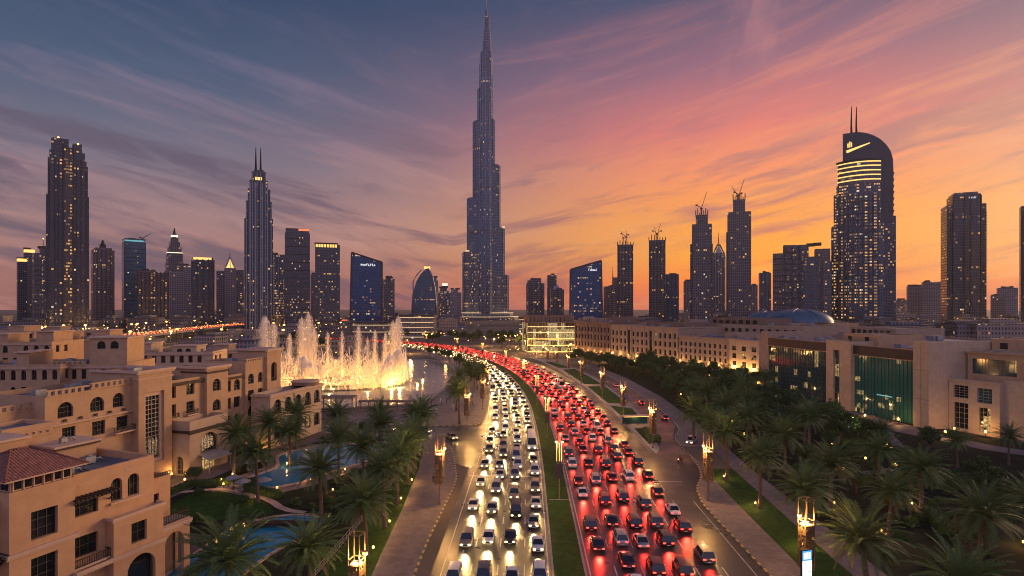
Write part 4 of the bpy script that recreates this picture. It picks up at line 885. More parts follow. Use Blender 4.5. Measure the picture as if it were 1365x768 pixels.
class Bld:
    def __init__(s, name, label, P, azd, cat='building', group=None):
        s.root = thing(name, label, cat, (P[0], P[1], 0), radians(90-azd), group)
    def part(s, name, mb, m): return mb.build(name, m if isinstance(m, list) else M[m], s.root)
    def block(s, x0, x1, y0, y1, z0, z1, m, front=(), left=(), depth=0.35, par=0.9, roof='roof', g='glass', nxz=(2, 2), fr='wframe', name='wall', right=(), cornice=None, bw=0.07):
        """a box volume: front (-y), left (-x) and right (+x) walls may have openings; sunken flat roof behind a parapet"""
        mb = MB(); w, d = x1-x0, y1-y0; zr = z1-par
        wall(mb, (x0, y0), (1, 0), w, z0, z1, front, depth); wall(mb, (x0, y1), (0, -1), d, z0, z1, left, depth); wall(mb, (x1, y0), (0, 1), d, z0, z1, right, depth)
        mb.face([(x1, y1, z0), (x0, y1, z0), (x0, y1, z1), (x1, y1, z1)])
        if par > 0:
            t = 0.32
            O_ = [(x0, y0), (x1, y0), (x1, y1), (x0, y1)]; I_ = [(x0+t, y0+t), (x1-t, y0+t), (x1-t, y1-t), (x0+t, y1-t)]
            for k in range(4):
                a, b = O_[k], O_[(k+1) % 4]; c, e_ = I_[(k+1) % 4], I_[k]
                mb.face([(*a, z1), (*b, z1), (*c, z1), (*e_, z1)]); mb.face([(*e_, z1), (*c, z1), (*c, zr), (*e_, zr)])
        o = mb.build(name, M[m], s.root)
        mb = MB(); t = 0.3 if par > 0 else 0; mb.face([(x0+t, y0+t, zr), (x1-t, y0+t, zr), (x1-t, y1-t, zr), (x0+t, y1-t, zr)]); mb.build('roof', M[roof], s.root)
        nx, nz = nxz
        for op in front: s.win((x0, y0), (1, 0), op, depth, nx, nz, g, fr, bw)
        for op in left: s.win((x0, y1), (0, -1), op, depth, nx, nz, g, fr, bw)
        for op in right: s.win((x1, y0), (0, 1), op, depth, nx, nz, g, fr, bw)
        if cornice: 
            for (zz, out, h) in cornice: s.cornice(x0, x1, y0, y1, zz, out, h)
        return o
    def win(s, o, d, op, depth, nx, nz, g, fr, bw=0.07):
        gg = op[5] if len(op) > 5 else g
        if gg is None: return
        window(s.root, o, d, op, depth, nx, nz, gg, fr, bw)
    def cornice(s, x0, x1, y0, y1, z, out=0.25, h=0.35, m='trim'):
        mb = MB(); mb.box(x0-out, x1+out, y0-out, y0-0.003, z, z+h); mb.box(x0-out, x1+out, y0-out*.5, y0-0.003, z-h*.6, z-0.003)
        mb.box(x0-out, x0-0.003, y0, y1, z, z+h); mb.box(x1+0.003, x1+out, y0, y1, z, z+h)
        return s.part('cornice', mb, m)
    def rail(s, x0, x1, y, z, h=1.0, ret=0.0, m='wood'):
        mb = MB(); mb.box(x0, x1, y-.06, y+.06, z+h-.1, z+h); mb.box(x0, x1, y-.04, y+.04, z+.08, z+.16)
        n = max(2, int((x1-x0)/0.25))
        for k in range(n+1): x = x0+(x1-x0)*k/n; mb.box(x-.03, x+.03, y-.03, y+.03, z, z+h-.1)
        if ret:
            for x in (x0, x1): mb.box(x-.05, x+.05, y, y+ret, z+h-.1, z+h); mb.box(x-.03, x+.03, y+ret*.5, y+ret*.5+.06, z, z+h-.1)
        return s.part('balcony_railing', mb, m)
    def slab(s, x0, x1, y0, y1, z0, z1, m='trim', name='balcony'):
        mb = MB(); mb.box(x0, x1, y0, y1, z0, z1); return s.part(name, mb, m)
    def ac(s, x, y, z, sx=1.6, sy=1.1, h=1.2):
        mb = MB(); mb.box(x-sx/2, x+sx/2, y-sy/2, y+sy/2, z+.15, z+h)
        for a in (-1, 1):
            for b in (-1, 1): mb.box(x+a*sx*.4-.06, x+a*sx*.4+.06, y+b*sy*.4-.06, y+b*sy*.4+.06, z, z+.15)
        mb.lathe([(sx*.28, z+h), (sx*.28, z+h+.12), (sx*.2, z+h+.14)], 10, (x, y)); mb.tube([(x+sx/2, y, z+.5), (x+sx/2+.9, y+.1, z+.5), (x+sx/2+1.2, y+.1, z+.02)], 0.12, 6)
        return s.part('roof_unit', mb, 'acmetal')
    def pergola(s, x0, x1, y0, y1, z, n=8):
        mb = MB(); mb.box(x0, x1, y0, y0+.2, z, z+.22); mb.box(x0, x1, y1-.2, y1, z, z+.22)
        for k in range(n+1): x = x0+(x1-x0)*k/n; mb.box(x-.09, x+.09, y0-.35, y1, z+.2, z+.40)
        for x in (x0+.1, x1-.1): mb.bar((x, y1, z-1.0), (x, y0+.1, z), 0.14)
        return s.part('pergola', mb, 'wood')
    def merlons(s, x0, x1, y, z, w=0.55, gap=0.65, h=0.7, t=0.4, m='tan'):
        mb = MB(); mb.box(x0, x1, y, y+t, z-.25, z); x = x0+gap/2
        while x+w < x1: mb.box(x, x+w, y, y+t, z+.0, z+h); x += w+gap
        mb.box(x0, x1, y, y+t, z+h, z+h+.25)
        return s.part('pierced_parapet', mb, m)
def tile_mat():
    m = mat('terracotta_tiles', (0.27, 0.105, 0.07), 0.75); t = m.node_tree; b = t.nodes['Principled BSDF']
    sp = node(t, 'ShaderNodeSeparateXYZ', ins={0: node(t, 'ShaderNodeUVMap').outputs[0]})
    w = mth(t, 'ABSOLUTE', mth(t, 'SINE', mth(t, 'MULTIPLY', sp.outputs[0], pi/0.30)))
    r = mth(t, 'FRACT', mth(t, 'MULTIPLY', sp.outputs[1], 2.6))
    cell = node(t, 'ShaderNodeCombineXYZ', ins={0: mth(t, 'FLOOR', mth(t, 'DIVIDE', sp.outputs[0], 0.30)), 1: mth(t, 'FLOOR', mth(t, 'MULTIPLY', sp.outputs[1], 2.6)), 2: 0.0}).outputs[0]
    wn = node(t, 'ShaderNodeTexWhiteNoise', noise_dimensions='3D', ins={0: cell})
    t.links.new(mixc(t, wn.outputs[0], (0.30, 0.115, 0.075), (0.17, 0.07, 0.055)), b.inputs['Base Color'])
    bn = node(t, 'ShaderNodeBump', ins={'Strength': 1.0, 'Height': mth(t, 'ADD', w, mth(t, 'MULTIPLY', r, 0.5))}); bn.inputs['Distance'].default_value = 0.10
    t.links.new(bn.outputs[0], b.inputs['Normal']); return m
M['tiles'] = tile_mat()
# ---------------------------------------------------------------- nearest villa-like hotel wing (bottom left)
b = Bld('hotel_wing', 'nearest peach rendered building with terracotta hip roof at the bottom left', (-49.6, 65.6), 20)
A_ = True
M['glow_teal'] = mat('teal_sign_light', (.2, .5, .5), .5, emit=(.25, .8, .8), es=.35, sample='NONE')
b.block(-6.4, 0.0, -0.9, 7.0, 0, 17.0, 'peach', front=[(2.0, 4.6, 11.4, 14.4), (2.0, 4.6, 6.4, 9.5), (2.0, 4.6, 1.6, 4.8)], left=[(1.5, 3.5, 11.4, 14.2), (1.5, 3.5, 6.4, 9.2)], depth=0.55, par=0, nxz=(3, 3))
mb = MB()      # louvred attic under the eaves
mb.box(-6.2, -0.2, -0.7, 6.8, 17.0, 18.3); b.part('attic_wall', mb, 'peach')
for k in range(6):
    mb = MB(); x = -5.9+k*0.96
    mb.box(x, x+.72, -0.72, -0.69, 17.15, 18.15); o = b.part('attic_opening', mb, 'glass')
    mb = MB(); mb.box(x-.12, x, -0.80, -0.70, 17.0, 18.3); b.part('attic_pier', mb, 'trim')
mb = MB()
for y in (-0.4, 1.2, 2.8, 4.4): mb.box(-6.22, -6.19, y, y+1.2, 17.15, 18.15)
b.part('attic_opening', mb, 'glass')
x0, x1, y0, y1 = -7.3, 0.9, -1.8, 7.9; ax0, ax1, ay = -4.1, -2.3, 3.0
R_ = [(x0, y0), (x1, y0), (x1, y1), (x0, y1)]
def hip(mb, x0, x1, y0, y1, z0, z1, ax0, ax1, ay):
    A = [(x0, y0, z0), (x1, y0, z0), (x1, y1, z0), (x0, y1, z0)]; p, q = (ax0, ay, z1), (ax1, ay, z1)
    L = lambda a, b: sqrt(sum((i-j)**2 for i, j in zip(a, b)))
    hs = L((0, ay, z1), (0, y0, z0)); he = L((ax0, 0, z1), (x0, 0, z0))
    mb.face([A[0], A[1], q, p], uv=[(x0, 0), (x1, 0), (ax1, hs), (ax0, hs)]); mb.face([A[2], A[3], p, q], uv=[(x1, 0), (x0, 0), (ax0, hs), (ax1, hs)])
    mb.face([A[3], A[0], p], uv=[(y1, 0), (y0, 0), (ay, he)]); mb.face([A[1], A[2], q], uv=[(y0, 0), (y1, 0), (ay, he)])
mb = MB(); hip(mb, x0, x1, y0, y1, 18.42, 20.5, ax0, ax1, ay); o = b.part('hip_roof', mb, 'tiles')
mb = MB(); mb.box(x0+.05, x1-.05, y0+.05, y1-.05, 18.24, 18.40); mb.build('eaves', M['trim'], o)
mb = MB()
for a in R_: mb.tube([(a[0], a[1], 18.45), ((ax0 if a[0] < -3 else ax1), ay, 20.55)], 0.11, 6)
mb.tube([(ax0, ay, 20.55), (ax1, ay, 20.55)], 0.11, 6); mb.build('ridge_tiles', M['tiles'], o)
b.cornice(-6.4, 0.0, -0.9, 3.0, 10.35, 0.28, 0.35); b.cornice(-6.4, 0, -0.9, 3.0, 5.3, 0.22, 0.3)
b.block(0.0, 10.3, 0.0, 13.0, 0, 16.9, 'peach', front=[(0.4, 3.2, 12.0, 13.9), (4.7, 6.1, 12.5, 15.2, A_), (6.8, 8.3, 12.5, 15.2, A_), (0.4, 3.2, 7.3, 9.7), (0.6, 3.4, 0.15, 4.6, A_)], right=[(2.0, 4.0, 13.4, 15.6)], depth=0.5, nxz=(3, 2))
b.pergola(-0.1, 4.6, -1.3, 0.0, 14.0, 10)
b.slab(0.0, 4.0, -0.9, -0.003, 6.3, 6.55); b.rail(0.05, 4.0, -0.85, 6.55, 0.95, 0.8); b.slab(4.5, 8.5, -0.35, -0.003, 12.2, 12.45, name='window_sill')
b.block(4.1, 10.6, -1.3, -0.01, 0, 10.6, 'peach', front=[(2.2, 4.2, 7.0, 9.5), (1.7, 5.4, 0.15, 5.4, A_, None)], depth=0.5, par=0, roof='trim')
b.cornice(4.1, 10.6, -1.3, -0.01, 10.6, 0.25, 0.3); b.cornice(0.0, 10.6, -1.3, -0.01, 6.0, 0.22, 0.35)
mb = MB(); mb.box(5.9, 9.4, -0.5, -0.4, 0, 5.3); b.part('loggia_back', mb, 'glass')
b.block(10.3, 14.0, 1.6, 12.0, 0, 13.3, 'peach', front=[(0.5, 2.0, 8.7, 11.2)], right=[(3, 5, 8.7, 11.2)], par=1.0, nxz=(2, 2)); b.rail(10.5, 14.0, 1.5, 13.3, 0.5)
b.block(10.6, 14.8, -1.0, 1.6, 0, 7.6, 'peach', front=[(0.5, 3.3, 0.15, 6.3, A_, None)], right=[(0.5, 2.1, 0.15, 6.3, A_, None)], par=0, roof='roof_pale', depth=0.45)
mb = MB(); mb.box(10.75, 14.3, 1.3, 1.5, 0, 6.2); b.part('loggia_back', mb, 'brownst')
b.rail(10.7, 14.7, -0.85, 7.6, 1.05, 2.3); b.cornice(10.6, 14.8, -1.0, 1.6, 7.0, 0.25, 0.4)
for x, z in ((0.9, 15.6), (6.5, 15.9)): 
    mb = MB(); mb.box(x, x+1.3, -0.05, -0.004, z, z+.12); mb.box(x+.1, x+1.2, -0.05, -0.004, z-.25, z-.17); b.part('wall_relief', mb, 'trim')
# volumes on its roof
b.block(-5.0, 0.8, 8.6, 14.0, 14, 20.4, 'tan', front=[(1.2, 3.4, 17.6, 19.2)], par=0.4, roof='roof_pale', right=[(1.0, 3.0, 17.8, 19.2)], nxz=(3, 2)); b.slab(-5.3, 1.1, 8.3, 14.3, 20.4, 20.65, name='roof_overhang')
b.block(0.6, 6.4, 13.0, 18.5, 14, 21.0, 'tan', par=0.5, roof='roof'); b.merlons(0.7, 6.3, 12.85, 19.8, 0.3, 0.5, 0.3, 0.2)
b.block(4.2, 9.2, 9.0, 12.8, 15.9, 18.2, 'tan', par=0, roof='roof_pale'); b.slab(3.8, 9.6, 8.6, 13.2, 18.25, 18.5, name='roof_overhang')
mb = MB()
mb = MB(); mb.box(3.9, 9.5, 8.62, 8.9, 18.0, 18.24)
b.part('rafter_ends', mb, 'wood')
for q in ((2.2, 4.0), (2.4, 7.4), (6.5, 6.6), (1.4, 10.5)): b.ac(q[0], q[1], 16.0, 1.3, 1.0, 1.0)
b.ac(6.0, 10.5, 18.5, 0.7, 0.6, 0.7)
mb = MB(); mb.tube([(0.8, 2.5, 16.12), (4.5, 2.6, 16.12), (4.6, 8.2, 16.12), (8.8, 8.3, 16.12)], 0.10, 6); b.part('roof_pipe', mb, 'acmetal')
b.block(-14, -6.4, 0.6, 14, 0, 16.2, 'peach', front=[(1.5, 3.6, 11.2, 13.6), (1.5, 3.6, 6.2, 8.8), (5.0, 6.8, 11.2, 13.6)], left=[], depth=0.5)
b.pergola(-9.5, -6.5, -0.7, 0.6, 10.4, 6)
# ---------------------------------------------------------------- second, portal hotel building
b = Bld('hotel_building', 'tan hotel with a tall glazed portal, arched windows and pierced parapets behind the palms', (-72, 129), 14)
b.block(-13.7, -5.5, -1.8, 10, 0, 22.7, 'tan', front=[(1.4, 6.2, 4.2, 18.6, False, None)], depth=0.5, roof='roof_pale'); b.cornice(-13.7, -5.5, -1.8, 10, 22.7, 0.5, 0.5); b.cornice(-13.7, -5.5, -1.8, 2, 21.4, 0.2, 0.2)
wall_ = MB(); wall(wall_, (-12.3, -1.3), (1, 0), 4.8, 4.2, 18.6, [(0.7, 4.1, 4.9, 17.8)], 0.35); b.part('portal_surround', wall_, 'trim'); window(b.root, (-12.3, -1.3), (1, 0), (0.7, 4.1, 4.9, 17.8), 0.35, 4, 14, 'glass', 'wframe_pale', 0.10, 'portal_window')
b.block(-30.5, -13.7, 0.0, 14, 0, 20.6, 'tan', front=[(2.2, 5.0, 16.4, 19.1, A_), (8.2, 11.0, 16.4, 19.1, A_), (12.8, 15.2, 16.5, 19.2, A_), (13.6, 16.2, 12.0, 14.6), (8.6, 11.2, 12.0, 14.6), (3, 5.4, 12.0, 14.6)], depth=0.5, nxz=(4, 3))
b.merlons(-30.4, -22.5, -0.1, 20.6); b.merlons(-22.4, -13.8, -0.25, 20.9); b.slab(-18, -13.75, -1.2, -0.003, 11.5, 11.8); b.rail(-17.9, -13.8, -1.15, 11.8, 1.0, 1.0); b.slab(-30, -13.8, -0.5, -0.003, 15.2, 15.5, name='string_course')
b.block(-50, -30.5, 3.0, 18, 0, 18.6, 'tan', front=[(3, 6, 13.6, 16.2, A_), (9, 12, 13.6, 16.2, A_), (15, 18, 13.6, 16.2, A_)], roof='roof_pale'); b.merlons(-50, -44, 2.9, 18.6); b.merlons(-36, -30.6, 2.9, 18.6)
b.block(-5.5, 5.2, 0.0, 12, 0, 20.0, 'tan', front=[(0.5, 2.9, 16.2, 18.7), (5.8, 8.1, 16.3, 18.8), (0.5, 2.9, 12.2, 14.8), (5.8, 8.1, 12.2, 14.8), (0.5, 2.9, 8.0, 10.6)], depth=0.6, nxz=(2, 3)); b.cornice(-5.5, 5.2, 0, 6, 18.95, 0.5, 0.45, 'wood')
b.rail(-5.3, -2.3, -0.7, 12.0, 0.9, 0.6); b.slab(-5.3, -2.3, -0.75, -0.003, 11.7, 12.0); b.rail(0.0, 3.2, -0.7, 12.0, 0.9, 0.6); b.slab(0.0, 3.2, -0.75, -0.003, 11.7, 12.0)
b.block(-4.2, 7.0, -5.0, -0.01, 0, 11.5, 'sand', front=[(3.0, 8.3, 3.9, 8.2, A_), (3.4, 7.9, 0.1, 3.2, False, 'glass_warm')], left=[(1.4, 3.4, 0.1, 4.0, A_)], depth=0.7, roof='trim', nxz=(6, 4), fr='wframe_pale'); b.cornice(-4.2, 7.0, -5, -0.01, 9.0, 0.35, 0.5, 'wood')
mb = MB(); mb.grid([[(-1.6, -5.0, 3.9), (4.4, -5.0, 3.9)], [(-2.0, -8.0, 3.0), (4.8, -8.0, 3.0)]], smooth=False); mb.grid([[(-1.6, -5.0, 3.8), (4.4, -5.0, 3.8)], [(-2.0, -8.0, 2.88), (4.8, -8.0, 2.88)]], smooth=False); mb.box(-2, 4.8, -8.05, -7.98, 2.7, 3.02)
for x in (-1.8, 4.6): mb.bar((x, -7.8, 0.0), (x, -7.8, 2.9), 0.10)
b.part('entrance_canopy', mb, 'roof_pale')
b.block(5.2, 12.0, -1.0, 11, 0, 21.6, 'tan', front=[(1.8, 4.4, 16.2, 19.0, A_), (1.8, 4.4, 11.6, 14.2, A_), (1.8, 4.4, 7.4, 9.8), (1.8, 4.4, 3.0, 5.8, A_, 'glass_warm')], depth=0.55, nxz=(3, 4)); b.cornice(5.2, 12.0, -1, 11, 21.6, 0.6, 0.5); b.cornice(5.2, 12, -1, 6, 20.6, 0.25, 0.3, 'wood')
b.block(12.0, 18.6, 0.0, 11, 0, 19.2, 'tan', front=[(0.8, 2.2, 15.2, 17.9, False), (3.2, 5.4, 15.2, 17.9, A_), (0.8, 2.2, 11, 13.6), (3.2, 5.4, 11, 13.6), (0.8, 2.2, 7, 9.4, A_), (3.2, 5.4, 7, 9.4, A_), (1.0, 2.4, 2.6, 5.2), (3.4, 5.2, 2.6, 5.2)], depth=0.5); b.cornice(12, 18.6, 0, 6, 18.3, 0.5, 0.35, 'wood')
b.block(18.6, 26.0, -0.6, 12, 0, 22.0, 'tan', front=[(1.0, 3.2, 16.2, 18.8, A_), (1.0, 3.2, 12.0, 14.6), (1.0, 3.2, 8, 10.6, A_), (4.8, 6.6, 12, 14.6), (4.8, 6.6, 16.2, 18.8, A_)], depth=0.5); b.merlons(18.7, 25.9, -0.7, 22.0, 0.4, 0.5, 0.4, 0.3)
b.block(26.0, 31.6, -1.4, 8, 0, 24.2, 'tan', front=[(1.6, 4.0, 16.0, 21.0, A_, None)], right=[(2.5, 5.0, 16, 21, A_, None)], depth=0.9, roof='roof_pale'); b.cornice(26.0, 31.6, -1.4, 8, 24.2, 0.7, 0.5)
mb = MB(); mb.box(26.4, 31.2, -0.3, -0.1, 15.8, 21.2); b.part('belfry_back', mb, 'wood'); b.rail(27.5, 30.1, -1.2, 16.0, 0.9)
low = [(1.6+k*4.4, 4.4+k*4.4, 8.6, 12.2, A_) for k in range(5)]+[(1.6+k*4.4, 4.4+k*4.4, 2.2, 5.8, A_, 'glass_warm' if k in (1, 3) else 'glass') for k in range(5)]
b.block(19.6, 42.6, -7.0, -1.45, 0, 13.8, 'sand', front=low, right=[(1.2, 4.2, 8.6, 12.2, A_)], depth=0.6, nxz=(3, 3), roof='roof_pale'); b.cornice(19.6, 42.6, -7, -1.5, 13.2, 0.45, 0.45)
for x in range(5): b.rail(21.1+x*4.4, 24.1+x*4.4, -7.1, 8.6, 0.7)
mb = MB(); mb.lathe([(3.6, 13.8), (3.6, 14.6), (3.9, 14.6), (3.9, 14.9), (3.2, 15.0)], 20, (39.0, -4.2)); b.part('round_roof_deck', mb, 'trim')
for q in ((-20, 7, 19.7), (-16, 9, 19.7), (0, 6, 19.1), (3, 8, 19.1), (-9, 4, 21.8), (15, 6, 18.3), (22, 6, 21.1), (-38, 9, 17.7), (-42, 12, 17.7), (-27, 6, 19.7)): b.ac(*q, 2.0, 1.4, 1.4)
for k in range(6):
    mb = MB(); mb.box(-30+k*2.9-.25, -30+k*2.9+.25, -0.35, -0.003, 15.7, 16.1); b.part('corbel', mb, 'wood')
# ---------------------------------------------------------------- more beige blocks of the old-town quarter behind
def old_block(label, px0, px1, ytop, Y, dep, n, seed, azd=80, rows=2, arch=True, m='tan', steps=()):
    r = random.Random(seed); X0 = (px0-CX)*Y/F_; X1 = (px1-CX)*Y/F_; W_ = X1-X0; zt = H_-(ytop-HY)*Y/F_
    b = Bld('old_town_block', label, (X0, Y), azd, group='beige old town blocks at the left'); st = W_/n
    ops = []
    for k in range(rows):
        zz = zt-3.6-k*3.9
        for i in range(n):
            if r.random() < 0.86 and zz > 1: u = i*st+st*0.26; ops.append((u, u+st*0.48, zz, zz+2.3, arch and (k == 0 or r.random() < .3)))
    b.block(0, W_, 0, dep, 0, zt, m, front=ops, right=[(2, 3.6, zt-3.6, zt-1.4), (6, 7.6, zt-3.6, zt-1.4)] if dep > 9 else (), left=[(2, 3.6, zt-3.6, zt-1.4)], depth=0.4, roof=r.choice(('roof', 'roof_pale')), nxz=(2, 1))
    b.cornice(0, W_, 0, dep*.6, zt-1.0, 0.35, 0.35)
    for f0, f1, up, kind in steps:
        b.block(f0*W_, f1*W_, dep*.2, dep*.8, zt-1, zt+up, m, front=[((f1-f0)*W_*.2+q*(f1-f0)*W_*.35, (f1-f0)*W_*.2+q*(f1-f0)*W_*.35+(f1-f0)*W_*.22, zt+up-2.6, zt+up-.7, True) for q in (0, 1)] if kind else (), depth=0.4, par=0.4, roof='roof_pale'); b.slab(f0*W_-.4, f1*W_+.4, dep*.2-.4, dep*.8+.4, zt+up, zt+up+.3, name='roof_overhang')
    for i in range(4): b.ac(r.uniform(.1, .9)*W_, r.uniform(.2, .9)*dep, zt-.9, 1.8, 1.3, 1.3)
    if r.random() < .6: b.merlons(0, W_*.45, -0.1, zt, 0.5, 0.6, 0.5, 0.3)
    return b
old_block('long beige block with a lantern storey far left behind the portal hotel', -60, 70, 487, 135, 14, 10, 1, 84, 3, True, 'tan', ((.5, .62, 2.5, 0),))
old_block('beige block with twin arched belvedere left of the portal', 66, 160, 486, 140, 16, 8, 2, 80, 3, False, 'tan', ((.42, .92, 6.0, 1),))
old_block('low tan block with small square windows under the amber road', 150, 276, 470, 190, 14, 11, 3, 82, 2, False, 'sand', ((.2, .34, 2.6, 0), (.55, .8, 1.6, 1)))
old_block('flat beige block at the left edge with dark arched windows', -70, 62, 456, 190, 16, 10, 4, 86, 3, True, 'tan', ((.3, .5, 2.2, 0), (.78, .95, 3.0, 0)))
old_block('beige block behind the belvedere with a stepped roof', 52, 152, 452, 230, 18, 9, 5, 80, 3, True, 'tan', ((.1, .3, 2.5, 0), (.6, .8, 3.0, 0)))
old_block('long low beige block in front of the amber highway', 196, 330, 468, 235, 14, 12, 6, 84, 2, True, 'beige', ((.6, .75, 2, 0),))
old_block('far beige block at the left edge below the towers', -60, 40, 442, 300, 20, 9, 7, 86, 2, False, 'tan', ((.6, .8, 2.4, 0),))
old_block('pale low block at the foot of the tallest left tower', 36, 128, 441, 330, 16, 9, 8, 84, 2, False, 'beige', ((.2, .4, 2, 0),))
# ---------------------------------------------------------------- right: curved glass office with lit floors
b = Bld('glass_office', 'curved glass office with bright bands of lit floors left of the beige offices', (12, 452), 82)
n = 14; arc = [(37.0*k/n, -5.5*sin(pi*k/n*0.9)) for k in range(n+1)]
M['glass_lit'] = lit_glass('lit_office_glass', (0.06, 0.06, 0.04), 0.8, (1.0, 0.74, 0.32), 0.62, 2.2, 4.6)
mb = MB()
for p, q in zip(arc, arc[1:]): mb.face([(p[0], p[1], 0), (q[0], q[1], 0), (q[0], q[1], 23), (p[0], p[1], 23)])
mb.face([(x, y, 23) for x, y in arc]+[(37, 26, 23), (0, 26, 23)]); mb.face([(0, 26, 0), (0, 0, 0), (0, 0, 23), (0, 26, 23)])
b.part('curved_glazing', mb, 'glass_lit')
for z in (0.5, 5.4, 10.4, 15.4, 19.8):
    mb = MB(); mb.prism([(x, y-0.7) for x, y in arc]+[(37, 0.2), (0, 0.2)], z, z+0.6); b.part('light_band', mb, 'glow_gold' if z < 12 else 'glow_dim')
mb = MB()
for p in arc: mb.box(p[0]-.12, p[0]+.12, p[1]-.35, p[1]-.05, 0, 23)
b.part('mullions', mb, 'acmetal')
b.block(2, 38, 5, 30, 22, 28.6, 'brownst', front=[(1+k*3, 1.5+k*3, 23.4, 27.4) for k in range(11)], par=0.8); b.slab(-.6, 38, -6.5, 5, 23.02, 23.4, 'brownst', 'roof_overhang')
# ---------------------------------------------------------------- right: long beige office terrace, built as three wings
def wing_b(label, P, Q, zt, m, bays, rows, wz, pil=True, arcade=True, top_row=False, dep=30, lit=0.0, seed=1, roofblocks=3, tall=()):
    P, Q = Vector(P), Vector(Q); L = (Q-P).length; azd = math.degrees(atan2(Q.x-P.x, Q.y-P.y))
    b = Bld('office_terrace', label, P, azd, group='beige office terrace along the right side'); st = L/bays; r = random.Random(seed); ops = []
    for i in range(bays):
        if i in tall: ops.append((i*st+st*.14, i*st+st*.86, 4.6, zt-3.0, False)); continue
        for k in range(rows):
            z = wz+k*(zt-wz-2.0)/rows; ops.append((i*st+st*.27, i*st+st*.73, z, z+(zt-wz-2.0)/rows*0.62, False, 'glass_warm' if r.random() < lit else 'glass'))
        if arcade: ops.append((i*st+st*.16, i*st+st*.84, 0.1, 3.9, True, 'glass_warm'))
    b.block(0, L, 0, dep, 0, zt, m, front=ops, depth=0.6, nxz=(2, 2), roof='roof', bw=0.14, right=[(2+k*4, 4.2+k*4, wz+j*(zt-wz-2.0)/rows, wz+j*(zt-wz-2.0)/rows+2.4) for k in range(4) for j in range(rows)])
    if pil:
        for i in range(bays+1):
            if i % 2 == 0 or i in tall or i-1 in tall: mb = MB(); x = min(max(i*st, .5), L-.5); mb.box(x-.55, x+.55, -0.45, -0.003, 0, zt-1.2); b.part('pilaster', mb, m)
    for i in range(bays):
        if i % 2 == 0 or arcade == 2:
            x = (i+.5)*st; mb = MB(); mb.box(x-.14, x+.14, -.75, -.32, 4.75, 4.85); mb.lathe([(.05, 4.2), (.2, 4.3), (.24, 4.6), (.12, 4.74)], 8, (x, -.6)); b.part('wall_lamp', mb, 'glow_amber')
            l = D.lights.new('lamp_light', 'POINT'); l.energy = 520 if arcade != 2 else 2600; l.color = (1.0, .55, .17); l.shadow_soft_size = .12; o = D.objects.new('lamp_light', l); C.objects.link(o); o.parent = b.root; o.location = (x, -1.3, 4.6)
    b.cornice(0, L, 0, dep*.5, zt-0.9, 0.4, 0.5, m); b.cornice(0, L, 0, dep*.5, 4.25, 0.3, 0.35, m)
    for i in range(roofblocks):
        x = r.uniform(.05, .8)*L; w = r.uniform(.06, .16)*L; b.block(x, x+w, dep*.25+i*.5, dep*.8, zt-1, zt+r.uniform(1.6, 3.4), r.choice((m, 'brownst', 'beige')), par=0.3)
    for i in range(8): b.ac(r.uniform(.05, .95)*L, r.uniform(.1, .9)*dep, zt-.9, 2.6, 1.8, 1.6)
    return b
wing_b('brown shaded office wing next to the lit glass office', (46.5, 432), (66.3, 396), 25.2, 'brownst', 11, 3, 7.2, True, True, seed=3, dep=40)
wing_b('office wing with tall pilasters in the middle of the terrace', (66.8, 394), (96.3, 340.5), 23.6, 'beige', 15, 3, 6.8, True, True, seed=5, dep=44, tall=(4, 9), lit=0.04)
wing_b('office wing with three rows of square windows', (97, 339.5), (116, 299), 19.0, 'beige', 12, 3, 6.0, False, True, seed=7, dep=40, lit=0.03)
wing_b('amber lit end wing with square windows beside the mall', (112.5, 303), (119.5, 283), 19.2, 'sand', 3, 3, 5.6, False, 2, seed=9, dep=30, lit=0.1, roofblocks=1)
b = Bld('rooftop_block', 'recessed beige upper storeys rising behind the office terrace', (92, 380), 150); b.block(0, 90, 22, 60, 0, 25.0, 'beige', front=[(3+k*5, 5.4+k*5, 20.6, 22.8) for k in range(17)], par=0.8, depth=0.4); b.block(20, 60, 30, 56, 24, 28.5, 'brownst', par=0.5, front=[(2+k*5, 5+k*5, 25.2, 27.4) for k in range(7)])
for k in range(10): b.ac(6+k*8, 28+(k*7) % 22, 24.2, 3, 2, 1.8)
# ---------------------------------------------------------------- right: shopping mall with green glass
b = Bld('shopping_mall', 'beige shopping mall with two tall green glass curtain walls on the right', (108.2, 250), 169.8)
b.block(-3.2, 2.2, 0, 30, 0, 25.0, 'beige', par=0.8)
def glazed(x0, x1, g, nx, nz):
    mb = MB(); mb.face([(x0, .6, 0), (x1, .6, 0), (x1, .6, 19.2), (x0, .6, 19.2)]); w = b.part('curtain_wall', mb, g)
    mb = MB()
    for k in range(nx+1): x = x0+(x1-x0)*k/nx; mb.box(x-.06, x+.06, .42, .58, 0, 19.2)
    for k in range(nz+1): z = 19.2*k/nz; mb.box(x0, x1, .46, .56, z-.05, z+.05)
    mb.build('mullions', M['wframe'], w)
    mb = MB(); mb.box(x0, x1, -.15, 1.2, 19.2, 22.8); b.part('fascia', mb, 'black_clad'); mb = MB(); mb.box(x0, x1, -.35, -.155, 19.2, 19.5); mb.box(x0, x1, -.35, -.155, 22.6, 22.9); b.part('fascia_trim', mb, 'beige')
    mb = MB(); mb.box(x0, x1, 1.2, 30, 21.2, 21.6); b.part('roof', mb, 'roof_pale')
    mb = MB(); mb.box(x0, x1, 29.7, 30, 0, 22.5); b.part('wall', mb, 'beige')
glazed(2.2, 38.4, 'glass_blue', 24, 12); glazed(50.2, 75.7, 'glass_green', 18, 14)
b.block(38.4, 50.2, -1.2, 30, 0, 23.8, 'sand', front=[(3.4, 6.6, 1.0, 20.4, False, None)], depth=0.9, par=0.6)
